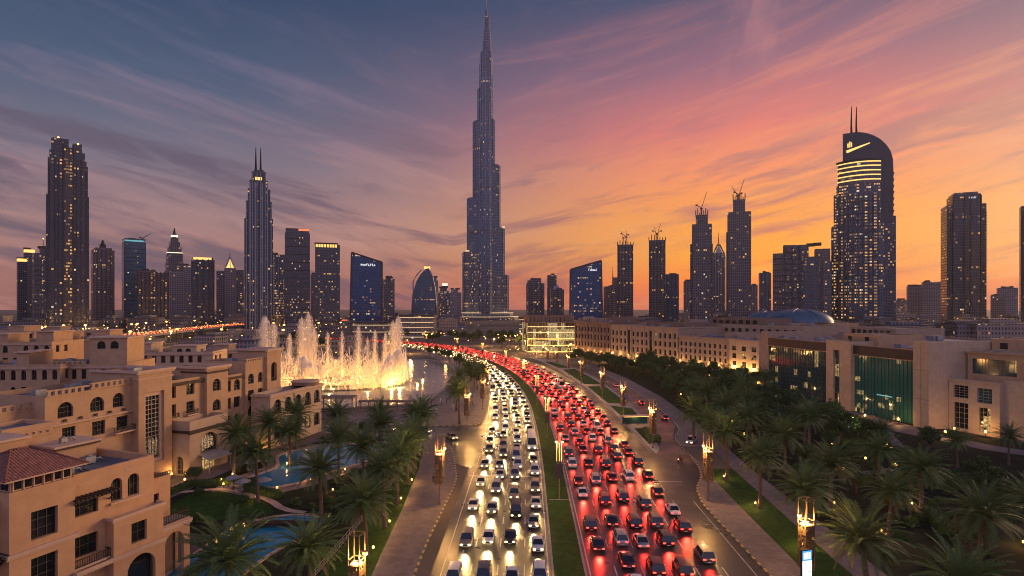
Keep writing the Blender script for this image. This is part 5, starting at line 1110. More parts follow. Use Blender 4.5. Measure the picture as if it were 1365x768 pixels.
window(b.root, (38.4, -1.2), (1, 0), (3.4, 6.6, 5.4, 20.4), 0.9, 3, 8, 'glass_blue', 'wframe', 0.1); window(b.root, (38.4, -1.2), (1, 0), (3.4, 6.6, 1.0, 5.2), 0.9, 3, 2, 'glass_warm', 'wframe', 0.1)
b.block(75.7, 81, -1.5, 34, 0, 25.4, 'sand', par=0.6, roof='roof_pale')
mb = MB()
for x in (78.4,): mb.box(x-.05, x+.05, -1.56, -1.503, 0, 25.2)
for z in (8.5, 17): mb.box(75.7, 81, -1.55, -1.503, z-.05, z+.05)
b.part('panel_joints', mb, 'brownst')
mb = MB(); mb.box(60.0, 66.0, .20, .36, 7.0, 7.3); b.part('lit_sign', mb, 'glow_teal')
b.block(-6, 80, 30, 66, 0, 23.6, 'beige', par=0.9, roof='roof_pale'); b.block(6, 30, 36, 58, 22, 27.2, 'beige', front=[(1+k*3, 3+k*3, 24.2, 26.2) for k in range(7)], par=0.5)
b.block(36, 52, 8, 26, 21, 26.0, 'tan', par=0.5, front=[(2, 4, 23.6, 25.2), (10, 12, 23.6, 25.2)])
for k in range(16): b.ac(4+(k*11.3) % 70, 6+(k*7.7) % 20, 21.6, 3.0, 2.0, 1.7)
for k in range(8): b.ac(4+(k*17.3) % 70, 34+(k*5.7) % 24, 22.7, 3.4, 2.2, 2.0)
mb = MB()
for k in range(5): mb.tube([(4+k*14, 10, 21.9), (14+k*14, 10.5, 21.9), (14.2+k*14, 24, 21.9)], 0.28, 6)
b.part('roof_duct', mb, 'acmetal')
# ---------------------------------------------------------------- right edge: stepped annex
b = Bld('mall_annex', 'stepped sand coloured annex with tall gridded windows at the right edge', (127.7, 171), 155)
b.block(0, 12.6, 0, 16, 0, 15.0, 'sand', front=[(1.2, 5.0, 9.6, 13.2), (1.2, 5.0, 0.8, 8.2), (7.2, 10.8, 8.9, 13.0, False, 'glass_blue'), (7.6, 10.4, 0.8, 7.6, False, 'glass_warm')], right=[(8, 9, 4, 6)], depth=0.7, nxz=(3, 5), roof='roof_pale', par=0.7, fr='wframe_pale', bw=0.1)
b.cornice(0, 12.6, 0, 16, 14.3, 0.2, 0.3, 'sand')
b.block(2, 34, 5.5, 40, 0, 22.4, 'tan', front=[(1.2, 12.0, 16.4, 20.8, False, 'glass_blue')], depth=0.6, nxz=(14, 6), roof='roof', right=[(4, 6, 10, 13)], par=1.0); b.slab(1.6, 34.4, 5.0, 40, 22.4, 22.8, 'tan', 'coping')
b.block(12.6, 40, 2.0, 5.4, 0, 15.6, 'sand', front=[(6, 9, 8, 12)], par=0.6); b.block(4, 16, 14, 34, 21, 26.4, 'tan', front=[(2, 4, 23.4, 25.2)], par=0.5); b.rail(3, 33, 5.2, 22.8, 1.0, m='acmetal')
for k in range(9): b.ac(8+(k*5.3) % 24, 10+(k*7.1) % 26, 21.4, 2.4, 1.8, 1.6)
# ---------------------------------------------------------------- blue ribbed domes over the mall roofs
b = Bld('domed_hall', 'low hall under shallow blue ribbed domes behind the mall', (170, 385), 170)
b.block(-24, 30, -6, 40, 0, 25.5, 'tan', front=[(2+k*4, 4.4+k*4, 21.4, 24.2, False, 'glass_warm') for k in range(12)], par=0.4)
for (x, y, rx, hh) in ((12, 12, 20, 8.5), (-16, 8, 13, 7.0), (-2, 10, 12, 7.0)):
    mb = MB(); rows = []
    for k in range(9):
        a = pi/2*k/8; rows.append([(x+rx*cos(a)*cos(q*pi/14), y+rx*cos(a)*sin(q*pi/14), 25.6+hh*sin(a)) for q in range(28)])
    mb.grid(rows, 0, True, True); o = b.part('dome', mb, 'dome')
    mb = MB()
    for q in range(0, 28, 4): mb.tube([(x+rx*1.004*cos(pi/2*k/8)*cos(q*pi/14), y+rx*1.004*cos(pi/2*k/8)*sin(q*pi/14), 25.65+hh*1.01*sin(pi/2*k/8)) for k in range(9)], 0.28, 4)
    mb.build('dome_ribs', M['alu'], o)
# ================================================================== planting
def leafm(name, a, b, rough=0.55):
    m = mat(name, a, rough, spec=0.25); t = m.node_tree; p = t.nodes['Principled BSDF']
    n = noise(t, node(t, 'ShaderNodeTexCoord').outputs['Object'], 0.9, 3, 0.6); g = node(t, 'ShaderNodeNewGeometry')
    oi = node(t, 'ShaderNodeObjectInfo')
    c = mixc(t, maprange(t, n, 0.35, 0.65), a, b)
    c = mixc(t, mth(t, 'MULTIPLY', g.outputs['Random Per Island'], 0.5), c, tuple(x*1.5 for x in b))
    c = mixc(t, mth(t, 'MULTIPLY', oi.outputs['Random'], 0.4), c, (0.075, 0.080, 0.028))
    t.links.new(c, p.inputs['Base Color']); return m
M['frond'] = leafm('palm_leaflets', (0.066, 0.125, 0.036), (0.098, 0.158, 0.052))
M['frond_old'] = leafm('dry_palm_leaflets', (0.15, 0.115, 0.055), (0.10, 0.095, 0.045))
M['leaf'] = leafm('tree_leaves', (0.040, 0.078, 0.026), (0.065, 0.110, 0.036))
M['leaf2'] = leafm('hedge_leaves', (0.040, 0.085, 0.022), (0.070, 0.125, 0.034))
M['trunk'] = surf('palm_trunk_bark', (0.155, 0.105, 0.068), (0.085, 0.058, 0.040), 3.0, 0.9, 0.8, 9.0)
M['bark'] = surf('tree_bark', (0.10, 0.075, 0.055), (0.06, 0.045, 0.034), 4.0, 0.9, 0.6, 14.0)
def palm_meshes(seed, nf=74, npair=40, R=5.5):
    r = random.Random(seed); cr, old = MB(), MB()
    for k in range(nf):
        f = k/nf; az_ = k*2.39996+r.uniform(-.25, .25); el_ = radians(82-118*f**0.85+r.uniform(-7, 7)); L = R*r.uniform(0.86, 1.08)*(0.80+0.2*sin(pi*min(1, f+.25)))
        droop = radians(r.uniform(36, 62)); mb = old if f > 0.90 else cr
        h = Vector((cos(az_), sin(az_), 0)); pts = []; p = Vector((0, 0, 0))+h*0.15; n = 9
        for i in range(n+1):
            t = i/n; a = el_-droop*t**1.6
            pts.append((p.copy(), h*cos(a)+Vector((0, 0, sin(a))))); p = p+(h*cos(a)+Vector((0, 0, sin(a))))*(L/n)
        mb.tube([q[0] for q in pts], [0.05*(1-0.8*i/n)+0.008 for i in range(n+1)], 3)
        side = h.cross(Vector((0, 0, 1))).normalized()
        for j in range(npair):
            t = 0.12+0.87*j/npair; x = t*n; i = min(int(x), n-1); q = pts[i][0].lerp(pts[i+1][0], x-i); tg = pts[i][1]; up = side.cross(tg)
            ll = 0.80*sin(pi*min(0.98, 0.22+0.74*t))**0.7*r.uniform(.85, 1.1)
            for s_ in (-1, 1):
                d_ = (tg*0.62+side*s_*0.78+up*r.uniform(0.10, 0.34)).normalized(); w_ = tg*0.030
                e_ = q+d_*ll+Vector((0, 0, -0.16*ll*r.uniform(.5, 1.6))); mid = q+d_*ll*0.5
                mb.v.extend([tuple(q-w_), tuple(q+w_), tuple(mid+w_*0.8), tuple(e_), tuple(mid-w_*0.8)]); i0 = len(mb.v)-5
                mb.f.append((i0, i0+1, i0+2, i0+3, i0+4)); mb.m.append(0); mb.sm.append(False)
    ob = MB()
    for k in range(16):   # date stalks / boots under the crown
        a = k*2.4; ob.tube([(0.1*cos(a), 0.1*sin(a), -0.15), (0.42*cos(a), 0.42*sin(a), -0.05), (0.62*cos(a), 0.62*sin(a), -0.5)], [0.06, 0.05, 0.02], 4)
    return cr.mesh('crown', M['frond']), old.mesh('dry_fronds', M['frond_old']), ob.mesh('frond_stubs', M['trunk'])
def trunk_mesh(seed, h):
    r = random.Random(seed); mb = MB(); rows = []; n = int(h/0.16); bx, by = r.uniform(-.25, .25), r.uniform(-.25, .25)
    for k in range(n+1):
        t = k/n; rr = (0.36-0.10*t+0.16*max(0, 1-t*7)+0.12*max(0, (t-.88)*8))*(1.0 if k % 2 else 0.87); z = h*t
        rows.append([(bx*t*t+rr*cos(q*pi/5+0.3*(k % 2))*r.uniform(.94, 1.06), by*t*t+rr*sin(q*pi/5+0.3*(k % 2))*r.uniform(.94, 1.06), z) for q in range(10)])
    mb.grid(rows, 0, True, True, False, True); return mb.mesh('trunk', M['trunk']), (bx, by, h)
PC = [palm_meshes(s) for s in (3, 14, 25, 36)]; PT = [trunk_mesh(s, h) for s, h in ((1, 8.2), (2, 8.8), (3, 9.4), (4, 7.6))]
NP = [0]
def link(name, me, parent, loc=(0, 0, 0), rz=0.0, sc=1.0):
    o = D.objects.new(name, me); C.objects.link(o); o.parent = parent; o.location = loc; o.rotation_euler = (0, 0, rz); o.scale = (sc,)*3; return o
def palm(x, y, label, group, z=0.12, sc=None, h=None):
    r = random.Random(int(x*131+y*977)); NP[0] += 1; sc = sc or r.uniform(0.90, 1.08)
    t = thing('date_palm', label, 'palm tree', (x, y, z), r.uniform(0, 6.28), group); t.scale = (sc, sc, sc*r.uniform(.9, 1.1)); t.rotation_euler = (r.gauss(0, .035), r.gauss(0, .035), t.rotation_euler[2])
    i, j = r.randrange(4), r.randrange(4) if h is None else h; tm, top = PT[j]; link('trunk', tm, t)
    c, o, s_ = PC[i]; a = r.uniform(0, 6.28); tp = (top[0], top[1], top[2]-.05)
    link('crown', c, t, tp, a); link('dry_fronds', o, t, tp, a+.3); link('frond_stubs', s_, t, tp, a)
    return t
rows_ = [('date palm in the kerbside lawn on the right', [(44.6, 57.5), (42.6, 70.0), (43.2, 86), (43.9, 103.6), (44.2, 120), (46.5, 137), (47.2, 152)], 'palms in the right kerbside lawn'),
         ('date palm in the row beyond the pale footpath', [(58, 58), (60.5, 76), (58.5, 91), (56.5, 104), (58, 124), (57, 142), (58.5, 160), (60, 180), (61, 200)], 'palms beyond the footpath'),
         ('date palm inside the dark garden on the right', [(74, 66), (77, 86), (72, 103), (75, 120), (70, 138), (76, 152), (69, 170), (75, 190), (69, 214), (80, 206), (86, 232)], 'palms inside the right garden'),
         ('short date palm close to the mall annex', [(99, 130), (112, 132), (92, 146)], 'palms by the mall annex'),
         ('date palm in the lawn left of the road', [(-24.0, 69.6), (-20.9, 84), (-20.6, 94.5), (-20.9, 106), (-20.9, 117.5), (-21.4, 129), (-22.4, 140.5), (-25.0, 151)], 'palms in the left kerbside lawn'),
         ('date palm in the hotel pool garden', [(-29, 60.5), (-31.5, 97), (-28.5, 112), (-46.5, 107), (-59, 124), (-50, 132), (-37, 125), (-31, 138), (-34, 150), (-44, 148), (-54, 146), (-58, 140)], 'palms in the hotel pool garden'),
         ('date palm on the lakeside promenade', [(-16, 178), (-19, 200), (-22, 240)], 'palms on the lakeside promenade')]
for lab, pts, grp in rows_:
    pts = sorted(pts, key=lambda p: p[1])
    for i, (x, y) in enumerate(pts):
        palm(x, y, f'{lab}, {"nearest" if i == 0 else "farthest" if i == len(pts)-1 else ordw(i+1)+" from the front"}', grp, sc=0.72 if 'short' in lab else None)
t = palm(95, 221, 'lone date palm on the lit plaza before the blue glass of the mall', None, 0.12, 1.15); 
# broadleaf trees: trunk, limbs and clumped leaves
def tree_meshes(seed, h=6.5, R=3.0, nleaf=2600, ls=0.30):
    r = random.Random(seed); tb, lb = MB(), MB(); cl = []
    tb.tube([(0, 0, 0), (.05, 0, h*.2), (.1, .08, h*.42)], [.26, .20, .15], 7)
    for k in range(15):
        a = k*2.4+r.uniform(-.4, .4); q = r.uniform(.25, 1.0); c = Vector((cos(a)*R*q*.82, sin(a)*R*q*.82, h*(0.55+0.36*(1-q*q)+r.uniform(-.10, .10)))); cl.append((c, r.uniform(.30, .46)*R))
        tb.tube([(.1, .08, h*.40), tuple(Vector((.1, .08, h*.42)).lerp(c, .55)+Vector((0, 0, .2))), tuple(c)], [.11, .06, .02], 5)
    for k in range(nleaf):
        c, rad = cl[r.randrange(len(cl))]; d_ = Vector((r.gauss(0, 1), r.gauss(0, 1), r.gauss(0, .8))).normalized()*rad*r.random()**0.4
        p = c+d_; u = Vector((r.uniform(-1, 1), r.uniform(-1, 1), r.uniform(-.6, .6))).normalized(); w = u.cross(Vector((r.uniform(-1, 1), r.uniform(-1, 1), r.uniform(-1, 1)))).normalized(); s_ = ls*r.uniform(.6, 1.3)
        lb.face([p-u*s_, p+w*s_*.45, p+u*s_, p-w*s_*.45])
    return tb.mesh('trunk', M['bark']), lb.mesh('crown', M['leaf'])
TM = [tree_meshes(11, 6.4, 3.0), tree_meshes(12, 7.6, 3.3), tree_meshes(13, 5.6, 3.2), tree_meshes(14, 8.6, 3.0)]
def tree(x, y, label, group, i=None, sc=None, z=0.1):
    r = random.Random(int(x*71+y*313)); i = r.randrange(4) if i is None else i; sc = sc or r.uniform(.85, 1.2)
    t = thing('broadleaf_tree', label, 'tree', (x, y, z), r.uniform(0, 6.28), group); t.scale = (sc,)*3; link('trunk', TM[i][0], t); link('crown', TM[i][1], t); return t
r_ = random.Random(5); spots = []
def free(x, y, dmin): return all((x-a)**2+(y-b)**2 > dmin*dmin for a, b in spots)
for k in range(2600):
    y = r_.uniform(150, 385); f = (y-150)/235
    lim = 96-6*f if y < 245 else max(72, 116-(y-245)*0.37) if y < 340 else 70-(y-340)*0.45
    lo = 61 if y < 290 else 58-(y-290)*0.15
    if y > 340: lo = 50-(y-340)*0.3
    x = r_.uniform(lo, max(lo+3, lim))
    if free(x, y, 5.6) and len(spots) < 105: spots.append((x, y))
spots.sort(key=lambda p: p[1])
PL = sum([p for _, p, _ in rows_], [])
for i, (x, y) in enumerate(spots):
    if min((x-a)**2+(y-b)**2 for a, b in PL) < 9: continue
    tree(x, y, 'dark round broadleaf tree in the grove between the road and the beige offices', 'grove trees right of the road')
for i, (x, y) in enumerate([(80, 62), (90, 74), (66, 84), (84, 100), (66, 112), (92, 112), (82, 132), (66, 132), (90, 160), (84, 178), (66, 152), (98, 92), (70, 72), (104, 108), (64, 98), (76, 112), (88, 124), (72, 126), (96, 120), (62, 118), (78, 144), (100, 140), (86, 92), (94, 84), (74, 80), (68, 162), (80, 166), (92, 176), (86, 196), (76, 204), (96, 204), (90, 214), (66, 190), (64, 206)]): tree(x, y, 'dark broadleaf tree standing among the palms of the right garden', 'garden trees among the right palms', sc=.8)
for i, (x, y) in enumerate([(-15, 252), (-17, 262), (-14, 270), (-20, 280), (-19, 296), (-23, 310), (-28, 330), (-31, 345), (-40, 372), (-46, 390), (-53, 408), (-60, 424), (-34, 360)]): tree(x, y, 'leafy dark tree beside the left carriageway along the lake', 'trees between lake and road', i=1 if i < 4 else None, sc=1.25 if i < 4 else .9)
for i in range(46):
    x, y = r_.uniform(-150, 40), r_.uniform(500, 640)
    q, _ = MED.at(MED.sY(min(y, 655)), 0)
    if abs(x-q.x) < 46: x += 90 if x > q.x else -80
    tree(x, y, 'far dark tree in the park below the supertall spire', 'far park trees', sc=1.35)
for i, (x, y) in enumerate([(-64, 118), (-63, 134), (-58, 152), (-40, 158), (-48, 160), (-28, 128), (-27, 101)]): tree(x, y, 'small leafy tree in the hotel garden on the left', 'small hotel garden trees', sc=.6)
# hedges and shrubs
def hedge_mesh(L, w, h, seed, dens=110):
    r = random.Random(seed); mb = MB(); mb.box(-L/2+.12, L/2-.12, -w/2+.12, w/2-.12, 0, h-.12)
    for k in range(int(dens*(L*w+2*L*h+2*w*h)*.5)):
        f = r.random()*(L*w+2*L*h+2*w*h)
        if f < L*w: p = Vector((r.uniform(-L/2, L/2), r.uniform(-w/2, w/2), h))
        elif f < L*w+2*L*h: p = Vector((r.uniform(-L/2, L/2), r.choice((-w/2, w/2)), r.uniform(0, h)))
        else: p = Vector((r.choice((-L/2, L/2)), r.uniform(-w/2, w/2), r.uniform(0, h)))
        p += Vector((r.gauss(0, .07), r.gauss(0, .07), r.gauss(0, .08))); u = Vector((r.uniform(-1, 1), r.uniform(-1, 1), r.uniform(-1, 1))).normalized(); v_ = u.cross(Vector((r.uniform(-1, 1), r.uniform(-1, 1), r.uniform(-1, 1)))).normalized(); s_ = .13*r.uniform(.6, 1.4)
        mb.face([p-u*s_, p+v_*s_*.5, p+u*s_, p-v_*s_*.5])
    return mb.build('hedge', M['leaf2'])
for (x, y, L, w, h, a, lab, g) in ((-57.5, 117.5, 12, 1.3, 1.1, 8, 'clipped green hedge edging the hotel lawn on its far side', None), (-47.5, 111.5, 9, 1.6, 1.2, -28, 'clipped hedge curving past the hotel pool patio', None), (-64.5, 114, 6, 1.2, 1.1, 80, 'short clipped hedge by the hotel entrance path', None), (-42.8, 84, 14, 1.1, 1.0, 92, 'low dark hedge along the canal below the peach building', None),
                              (83, 116, 16, 3.4, 2.6, -8, 'big clipped hedge glowing green in the right garden', None), (95, 106, 12, 3.0, 2.3, -20, 'dark clipped hedge beside the big glowing one', None), (70, 96, 9, 2.2, 1.6, 70, 'dark hedge among the palms of the right garden', None), (88, 140, 14, 2.4, 1.8, -14, 'long dark hedge in front of the mall plaza', None), (100, 164, 12, 2.0, 1.5, 100, 'hedge running along the mall plaza steps', None)):
    o = hedge_mesh(L, w, h, int(L*7+y)); o.location = (x, y, .1); o.rotation_euler = (0, 0, radians(a)); tag(o, lab, 'hedge', g)
def shrub_mesh(seed):
    r = random.Random(seed); mb = MB()
    for k in range(330):
        d_ = Vector((r.gauss(0, 1), r.gauss(0, 1), abs(r.gauss(0, .9)))).normalized()*r.random()**.4; p = Vector((d_.x*.8, d_.y*.8, .1+d_.z*.9)); u = Vector((r.uniform(-1, 1), r.uniform(-1, 1), r.uniform(-.4, 1))).normalized(); v_ = u.cross(Vector((r.uniform(-1, 1), r.uniform(-1, 1), r.uniform(-1, 1)))).normalized(); s_ = .17*r.uniform(.6, 1.4)
        mb.face([p-u*s_, p+v_*s_*.5, p+u*s_, p-v_*s_*.5])
    return mb.mesh('shrub', M['leaf2'])
SM = [shrub_mesh(i) for i in range(3)]
for zone, n, lab, grp in (((52, 100, 62, 150), 150, 'low dark shrub in the planting of the right garden', 'shrubs of the right garden'), ((-60, -27, 96, 160), 46, 'low shrub in the planting of the hotel garden', 'shrubs of the hotel garden'), ((36.5, 39.5, 152, 171), 12, 'low shrub in the kerbed bed at the right junction', 'shrubs in the junction bed')):
    for k in range(n):
        x, y = r_.uniform(*zone[:2]), r_.uniform(*zone[2:])
        if zone[0] < 0 and (-57 < x < -38 and 110 < y < 153): continue
        if zone[0] == 52 and x < 52.5+(y-62)*0.02: continue
        o = D.objects.new('shrub', SM[k % 3]); C.objects.link(o); o.location = (x, y, .1); o.rotation_euler = (0, 0, r_.uniform(0, 6)); o.scale = (r_.uniform(.7, 1.5),)*3; tag(o, lab, 'shrub', grp)
# ---- hotel garden ground: pools, patio, lawn, paths
slab('garden_bed', [(-26.8, 58), (-25.8, 78), (-23.8, 120), (-25.7, 146), (-30.2, 156), (-44, 159.5), (-57, 158), (-60, 140), (-70, 110), (-66, 96), (-47, 92), (-44, 70), (-44, 58)], 0, 0.08, M['soil'])
P1 = [(-44.5, 60), (-46.2, 76), (-45.6, 88), (-44.6, 96), (-38.5, 100.5), (-32.6, 99.5), (-31.8, 93), (-35.0, 84), (-36.5, 72), (-36, 60)]
P2 = [tuple(p) for p in spline([(-51, 113), (-43, 119), (-39, 127), (-33, 137), (-33, 148), (-41, 152.5), (-50, 149.5), (-56, 141), (-52.5, 130), (-56, 119), (-51, 113)], 2)][:-1]
def ring(name, poly, w, z, m):
    p = Path(list(poly)+[poly[0]], 1.5); mb = MB(); p.ribbon(mb, -w/2, w/2, z); p.ribbon(mb, -w/2, -w/2+.001, 0, z); p.ribbon(mb, w/2-.001, w/2, z, 0); return struct(name, mb, M[m])
poly_sheet('plaza', [(-58, 111), (-48, 109), (-40, 117), (-35, 126), (-30, 136), (-30, 150), (-40, 155), (-52, 152), (-58.5, 143), (-55, 131), (-59, 120)], 0.10, M['plaza'])
poly_sheet('pool', P1, 0.125, M['pool']); poly_sheet('pool', P2, 0.125, M['pool']); ring('pool_edge', P1, 0.6, 0.24, 'trim'); ring('pool_edge', P2, 0.8, 0.22, 'trim')
poly_sheet('lawn', [tuple(p) for p in spline([(-61.5, 111), (-57, 113.5), (-50, 110), (-45, 106.5), (-41.5, 102), (-46.5, 99), (-55, 97.5), (-60.5, 102), (-61.5, 111)], 2)][:-1], 0.115, M['grass'])
PT1 = Path([(-66, 112), (-61.5, 113.6), (-56, 115), (-50, 111.4), (-44.6, 108), (-40.5, 103.5), (-36, 101.6)], 1.5); mb = MB(); PT1.ribbon(mb, -.7, .7, .13); struct('path', mb, M['trim'])
PT2 = Path([(-68, 104), (-66, 112), (-64.5, 126), (-60, 145), (-52, 158)], 2); mb = MB(); PT2.ribbon(mb, -2.6, 2.6, .12); struct('path', mb, M['paver'])
# mall plaza
slab('plaza', [(93, 248), (106.4, 250), (120, 174), (117, 168), (108, 172), (99, 200), (95, 225)], 0, 0.14, M['plaza']); slab('path', [(108, 172), (117, 168), (124, 150), (140, 130), (138, 124), (118, 146)], 0, .125, M['paver'])
poly_sheet('pool', [(104.5, 176), (108.5, 173.5), (107.5, 164), (103, 166)], 0.13, M['pool'])
mb = MB()
for k in range(5): mb.box(108+k*.1, 116, 184+k*.8, 184.8+k*.8, .14, .14+.16*(k+1))
struct('steps', mb, M['plaza'])
PT3 = Path([(56, 131), (66, 126), (78, 126), (88, 132), (98, 148), (106, 166)], 2); mb = MB(); PT3.ribbon(mb, -1.3, 1.3, .125); struct('path', mb, M['paver'])
# ================================================================== street lamps
M['lamp_metal'] = surf('bronze_lattice', (0.20, 0.135, 0.085), (0.13, 0.085, 0.055), 3.0, 0.45, metal=0.5)
M['lamp_emit'] = mat('lamp_glow', (1, .8, .4), 0.5, emit=(1.0, 0.52, 0.11), es=3.2, sample='NONE')
M['banner'] = surf('dark_banner', (0.035, 0.028, 0.032), (0.10, 0.055, 0.045), 0.9, 0.6)
LAMPC = (1.0, 0.50, 0.14)
def pl(name, loc, power, parent=None, r=0.25, col=LAMPC):
    l = D.lights.new(name, 'POINT'); l.energy = power; l.color = col; l.shadow_soft_size = r
    o = D.objects.new(name, l); C.objects.link(o); o.location = loc
    if parent is not None: o.parent = parent
    return o
def lattice(mb, s_, z0, z1, n, seed, solid=0.8):
    """pierced metal screen: random small plates between the four corner posts"""
    r = random.Random(seed); dz = (z1-z0)/n
    for k in range(n):
        for f in range(4):
            for c in range(4):
                if r.random() < solid:
                    a, b_ = -s_+2*s_*c/4+.02, -s_+2*s_*(c+1)/4-.01; z = z0+k*dz
                    q = s_-.02
                    if f == 0: mb.box(a, b_, -q-.02, -q, z+.02, z+dz-.01)
                    if f == 1: mb.box(a, b_, q, q+.02, z+.02, z+dz-.01)
                    if f == 2: mb.box(-q-.02, -q, a, b_, z+.02, z+dz-.01)
                    if f == 3: mb.box(q, q+.02, a, b_, z+.02, z+dz-.01)
def lantern_parts(H=12.2, s_=0.62):
    fr = MB()
    for x in (-s_, s_):
        for y in (-s_, s_): fr.box(x-.05, x+.05, y-.05, y+.05, 3.6, H)
    for z in (3.6, 8.9, 9.5, H-.1):
        for q in (-s_, s_): fr.box(-s_+.05, s_-.05, q-.04, q+.04, z, z+.1); fr.box(q-.04, q+.04, -s_+.05, s_-.05, z, z+.1)
    la = MB(); lattice(la, s_, 3.8, 8.8, 20, 3)
    po = MB(); po.lathe([(.30, 0), (.30, .12), (.14, .2), (.12, 3.6), (.10, 9)], 10)
    hd = MB(); hd.box(-s_-.55, -s_+.1, -.10, .10, H-1.9, H-1.72)
    gl = MB(); gl.lathe([(.08, H-2.22), (.24, H-2.1), (.26, H-1.95), (.1, H-1.9)], 8, (-s_-.35, 0))
    sh = MB(); sh.box(-s_+.1, s_-.1, -s_+.1, s_-.1, 9.0, 9.05); 
    return [(n_, m_.mesh(n_, M[k])) for n_, m_, k in (('pole', po, 'lamp_metal'), ('lantern_frame', fr, 'lamp_metal'), ('pierced_screen', la, 'lamp_metal'), ('lamp_arm', hd, 'lamp_metal'), ('lamp_head', gl, 'lamp_emit'), ('reflector', sh, 'trim'))]
LP = lantern_parts()
def lantern(x, y, label, group, rz=0.0, z=.14, power=3200):
    t = thing('street_lamp', label, 'street lamp', (x, y, z), rz, group)
    for n_, me in LP: link(n_, me, t)
    pl('lamp_light', (-1.25, 0, 9.7), power, t); pl('lamp_light', (0, 0, 9.8), power*.22, t); return t
for i, (Y, x) in enumerate([(72, 36.2), (108, 36.2), (148, 35.6), (189, 36.0), (228, 35.2), (271, 32.2), (304, 29.4), (334, 25.6), (353, 21.6)]):
    q = {0: 'with a white backlit advert panel, nearest at the lower right', 1: 'rising beside the bus-stop side junction, second on the right', 2: 'on the kerbed bed of the right junction'}.get(i, ordw(i+1)+' along the right kerb')
    lantern(x, Y, f'bronze lattice lantern column {q}', 'lattice lamps along the right kerb', 0.25)
for i, (Y, x) in enumerate([(61, -16.2), (106, -13.1), (172, -13.2), (204, -10.2), (238, -10.0), (275, -13), (312, -20)]):
    q = {0: 'nearest at the lower left beside the palm lawn', 1: 'on the left pavement before the side street', 2: 'on the promenade corner past the side street'}.get(i, ordw(i+1)+' along the left kerb')
    lantern(x, Y, f'bronze lattice lantern column {q}', 'lattice lamps along the left kerb', pi-0.25)
def advert(): 
    t = thing('advert_panel', 'white backlit advert panel with a blue top on the nearest right lamp', 'sign', (35.6, 70.8, .14), 0.25)
    m = mat('backlit_poster', (.8, .85, .9), .4, emit=(.75, .86, 1.0), es=1.25); 
    mb = MB(); mb.box(-.72, .72, -.14, .14, 0.4, 6.4); mb.build('panel_case', M['steel_dk'], t)
    mb = MB(); mb.box(-.66, .66, -.165, -.145, 0.6, 5.1); mb.build('poster', m, t)
    mb = MB(); mb.box(-.66, .66, -.165, -.145, 5.12, 6.3); mb.build('poster_header', mat('poster_blue', (.05, .3, .6), .4, emit=(.06, .38, .85), es=1.0), t)
    mb = MB()
    for a, b_ in ((-.5, -.26), (-.18, .1), (.2, .46)): mb.box(a, b_, -.175, -.167, 5.3, 6.1)
    mb.build('poster_figures', M['glow_white'], t)
    mb = MB(); mb.box(-.25, .25, -.172, -.166, 3.1, 3.3); mb.box(-.32, .32, -.172, -.166, 2.7, 2.8); mb.box(-.1, .5, -.172, -.166, 3.7, 3.78); mb.build('poster_print', mat('poster_ink', (.1, .2, .35), .6), t)
advert()
def median_parts():
    po = MB(); po.lathe([(.22, 0), (.22, .1), (.09, .16), (.08, 4.0)], 10)
    fr = MB()
    for x in (-.45, 0, .45): fr.box(x-.05, x+.05, -.05, .05, 3.4 if x == 0 else 6.6, 11.0)
    for z in (6.6, 10.9): fr.box(-.5, .5, -.06, .06, z, z+.12)
    gl = MB()
    for x in (-.55, .55): gl.box(x-.22, x+.22, -.25, .25, 10.45, 10.7)
    br = MB()
    for x in (-.45, 0, .45): br.box(x-.035, x+.035, -.085, -.055, 7.0, 10.3)
    bn = MB(); bn.box(-.62, .62, -.10, .10, 3.8, 6.5)
    return [(n_, m_.mesh(n_, M[k])) for n_, m_, k in (('pole', po, 'lamp_metal'), ('lamp_frame', fr, 'lamp_metal'), ('lamp_head', gl, 'lamp_emit'), ('light_strips', br, 'glow_amber'), ('banner', bn, 'banner'))]
MP = median_parts()
for i, Y in enumerate((109, 160, 212, 268, 330, 395, 455, 515)):
    p, tg = MED.at(MED.sY(Y), 0.3); t = thing('median_lamp', f'three-bar median lamp carrying a dark banner, {ordw(i+1)} from the front on the central lawn', 'street lamp', (p.x, p.y, .17), 0, 'three-bar lamps on the median')
    for n_, me in MP: link(n_, me, t)
    pl('lamp_light', (-.6, -.3, 10.2), 700, t); pl('lamp_light', (.6, -.3, 10.2), 700, t)
mb = MB(); mb.box(LE and 6.9, 10.7, 108.1, 108.35, .17, .21); o = mb.build('median_strip', M['concrete']); o['kind'] = 'structure'
# low garden lights
gm = MB(); gm.lathe([(.06, 0), (.05, .5), (.12, .52), (.16, .66), (.12, .8), (.03, .85)], 8)
GM = gm.mesh('garden_light', [M['lamp_emit']])
def glight(x, y, label, group, power=0, z=.12, sc=1.0):
    t = thing('garden_light', label, 'garden light', (x, y, z), 0, group); t.scale = (sc,)*3
    a = MB(); 
    link('lamp_post', GPOST, t); link('lamp_globe', GGLOBE, t)
    if power: pl('lamp_light', (0, 0, 1.02), power, t, .06)
a = MB(); a.lathe([(.09, 0), (.04, .05), (.04, .55)], 6); GPOST = a.mesh('lamp_post', M['steel_dk'])
a = MB(); a.lathe([(.04, .55), (.15, .62), (.17, .75), (.12, .88), (.02, .92)], 8); GGLOBE = a.mesh('lamp_globe', M['lamp_emit'])
for x, y in ((42.0, 70.5), (43.0, 86.6), (43.4, 104.4), (43.8, 121), (57.6, 104.6), (57.8, 91.6)): glight(x, y, 'small amber uplight at the foot of a palm on the right', 'uplights at the right palms', 380)
for x, y in ((-23.4, 71.0), (-20.2, 85.2), (-20.0, 95.6), (-20.3, 107), (-20.3, 118.5)): glight(x, y, 'small amber uplight at the foot of a palm in the left lawn', 'uplights at the left palms', 320)
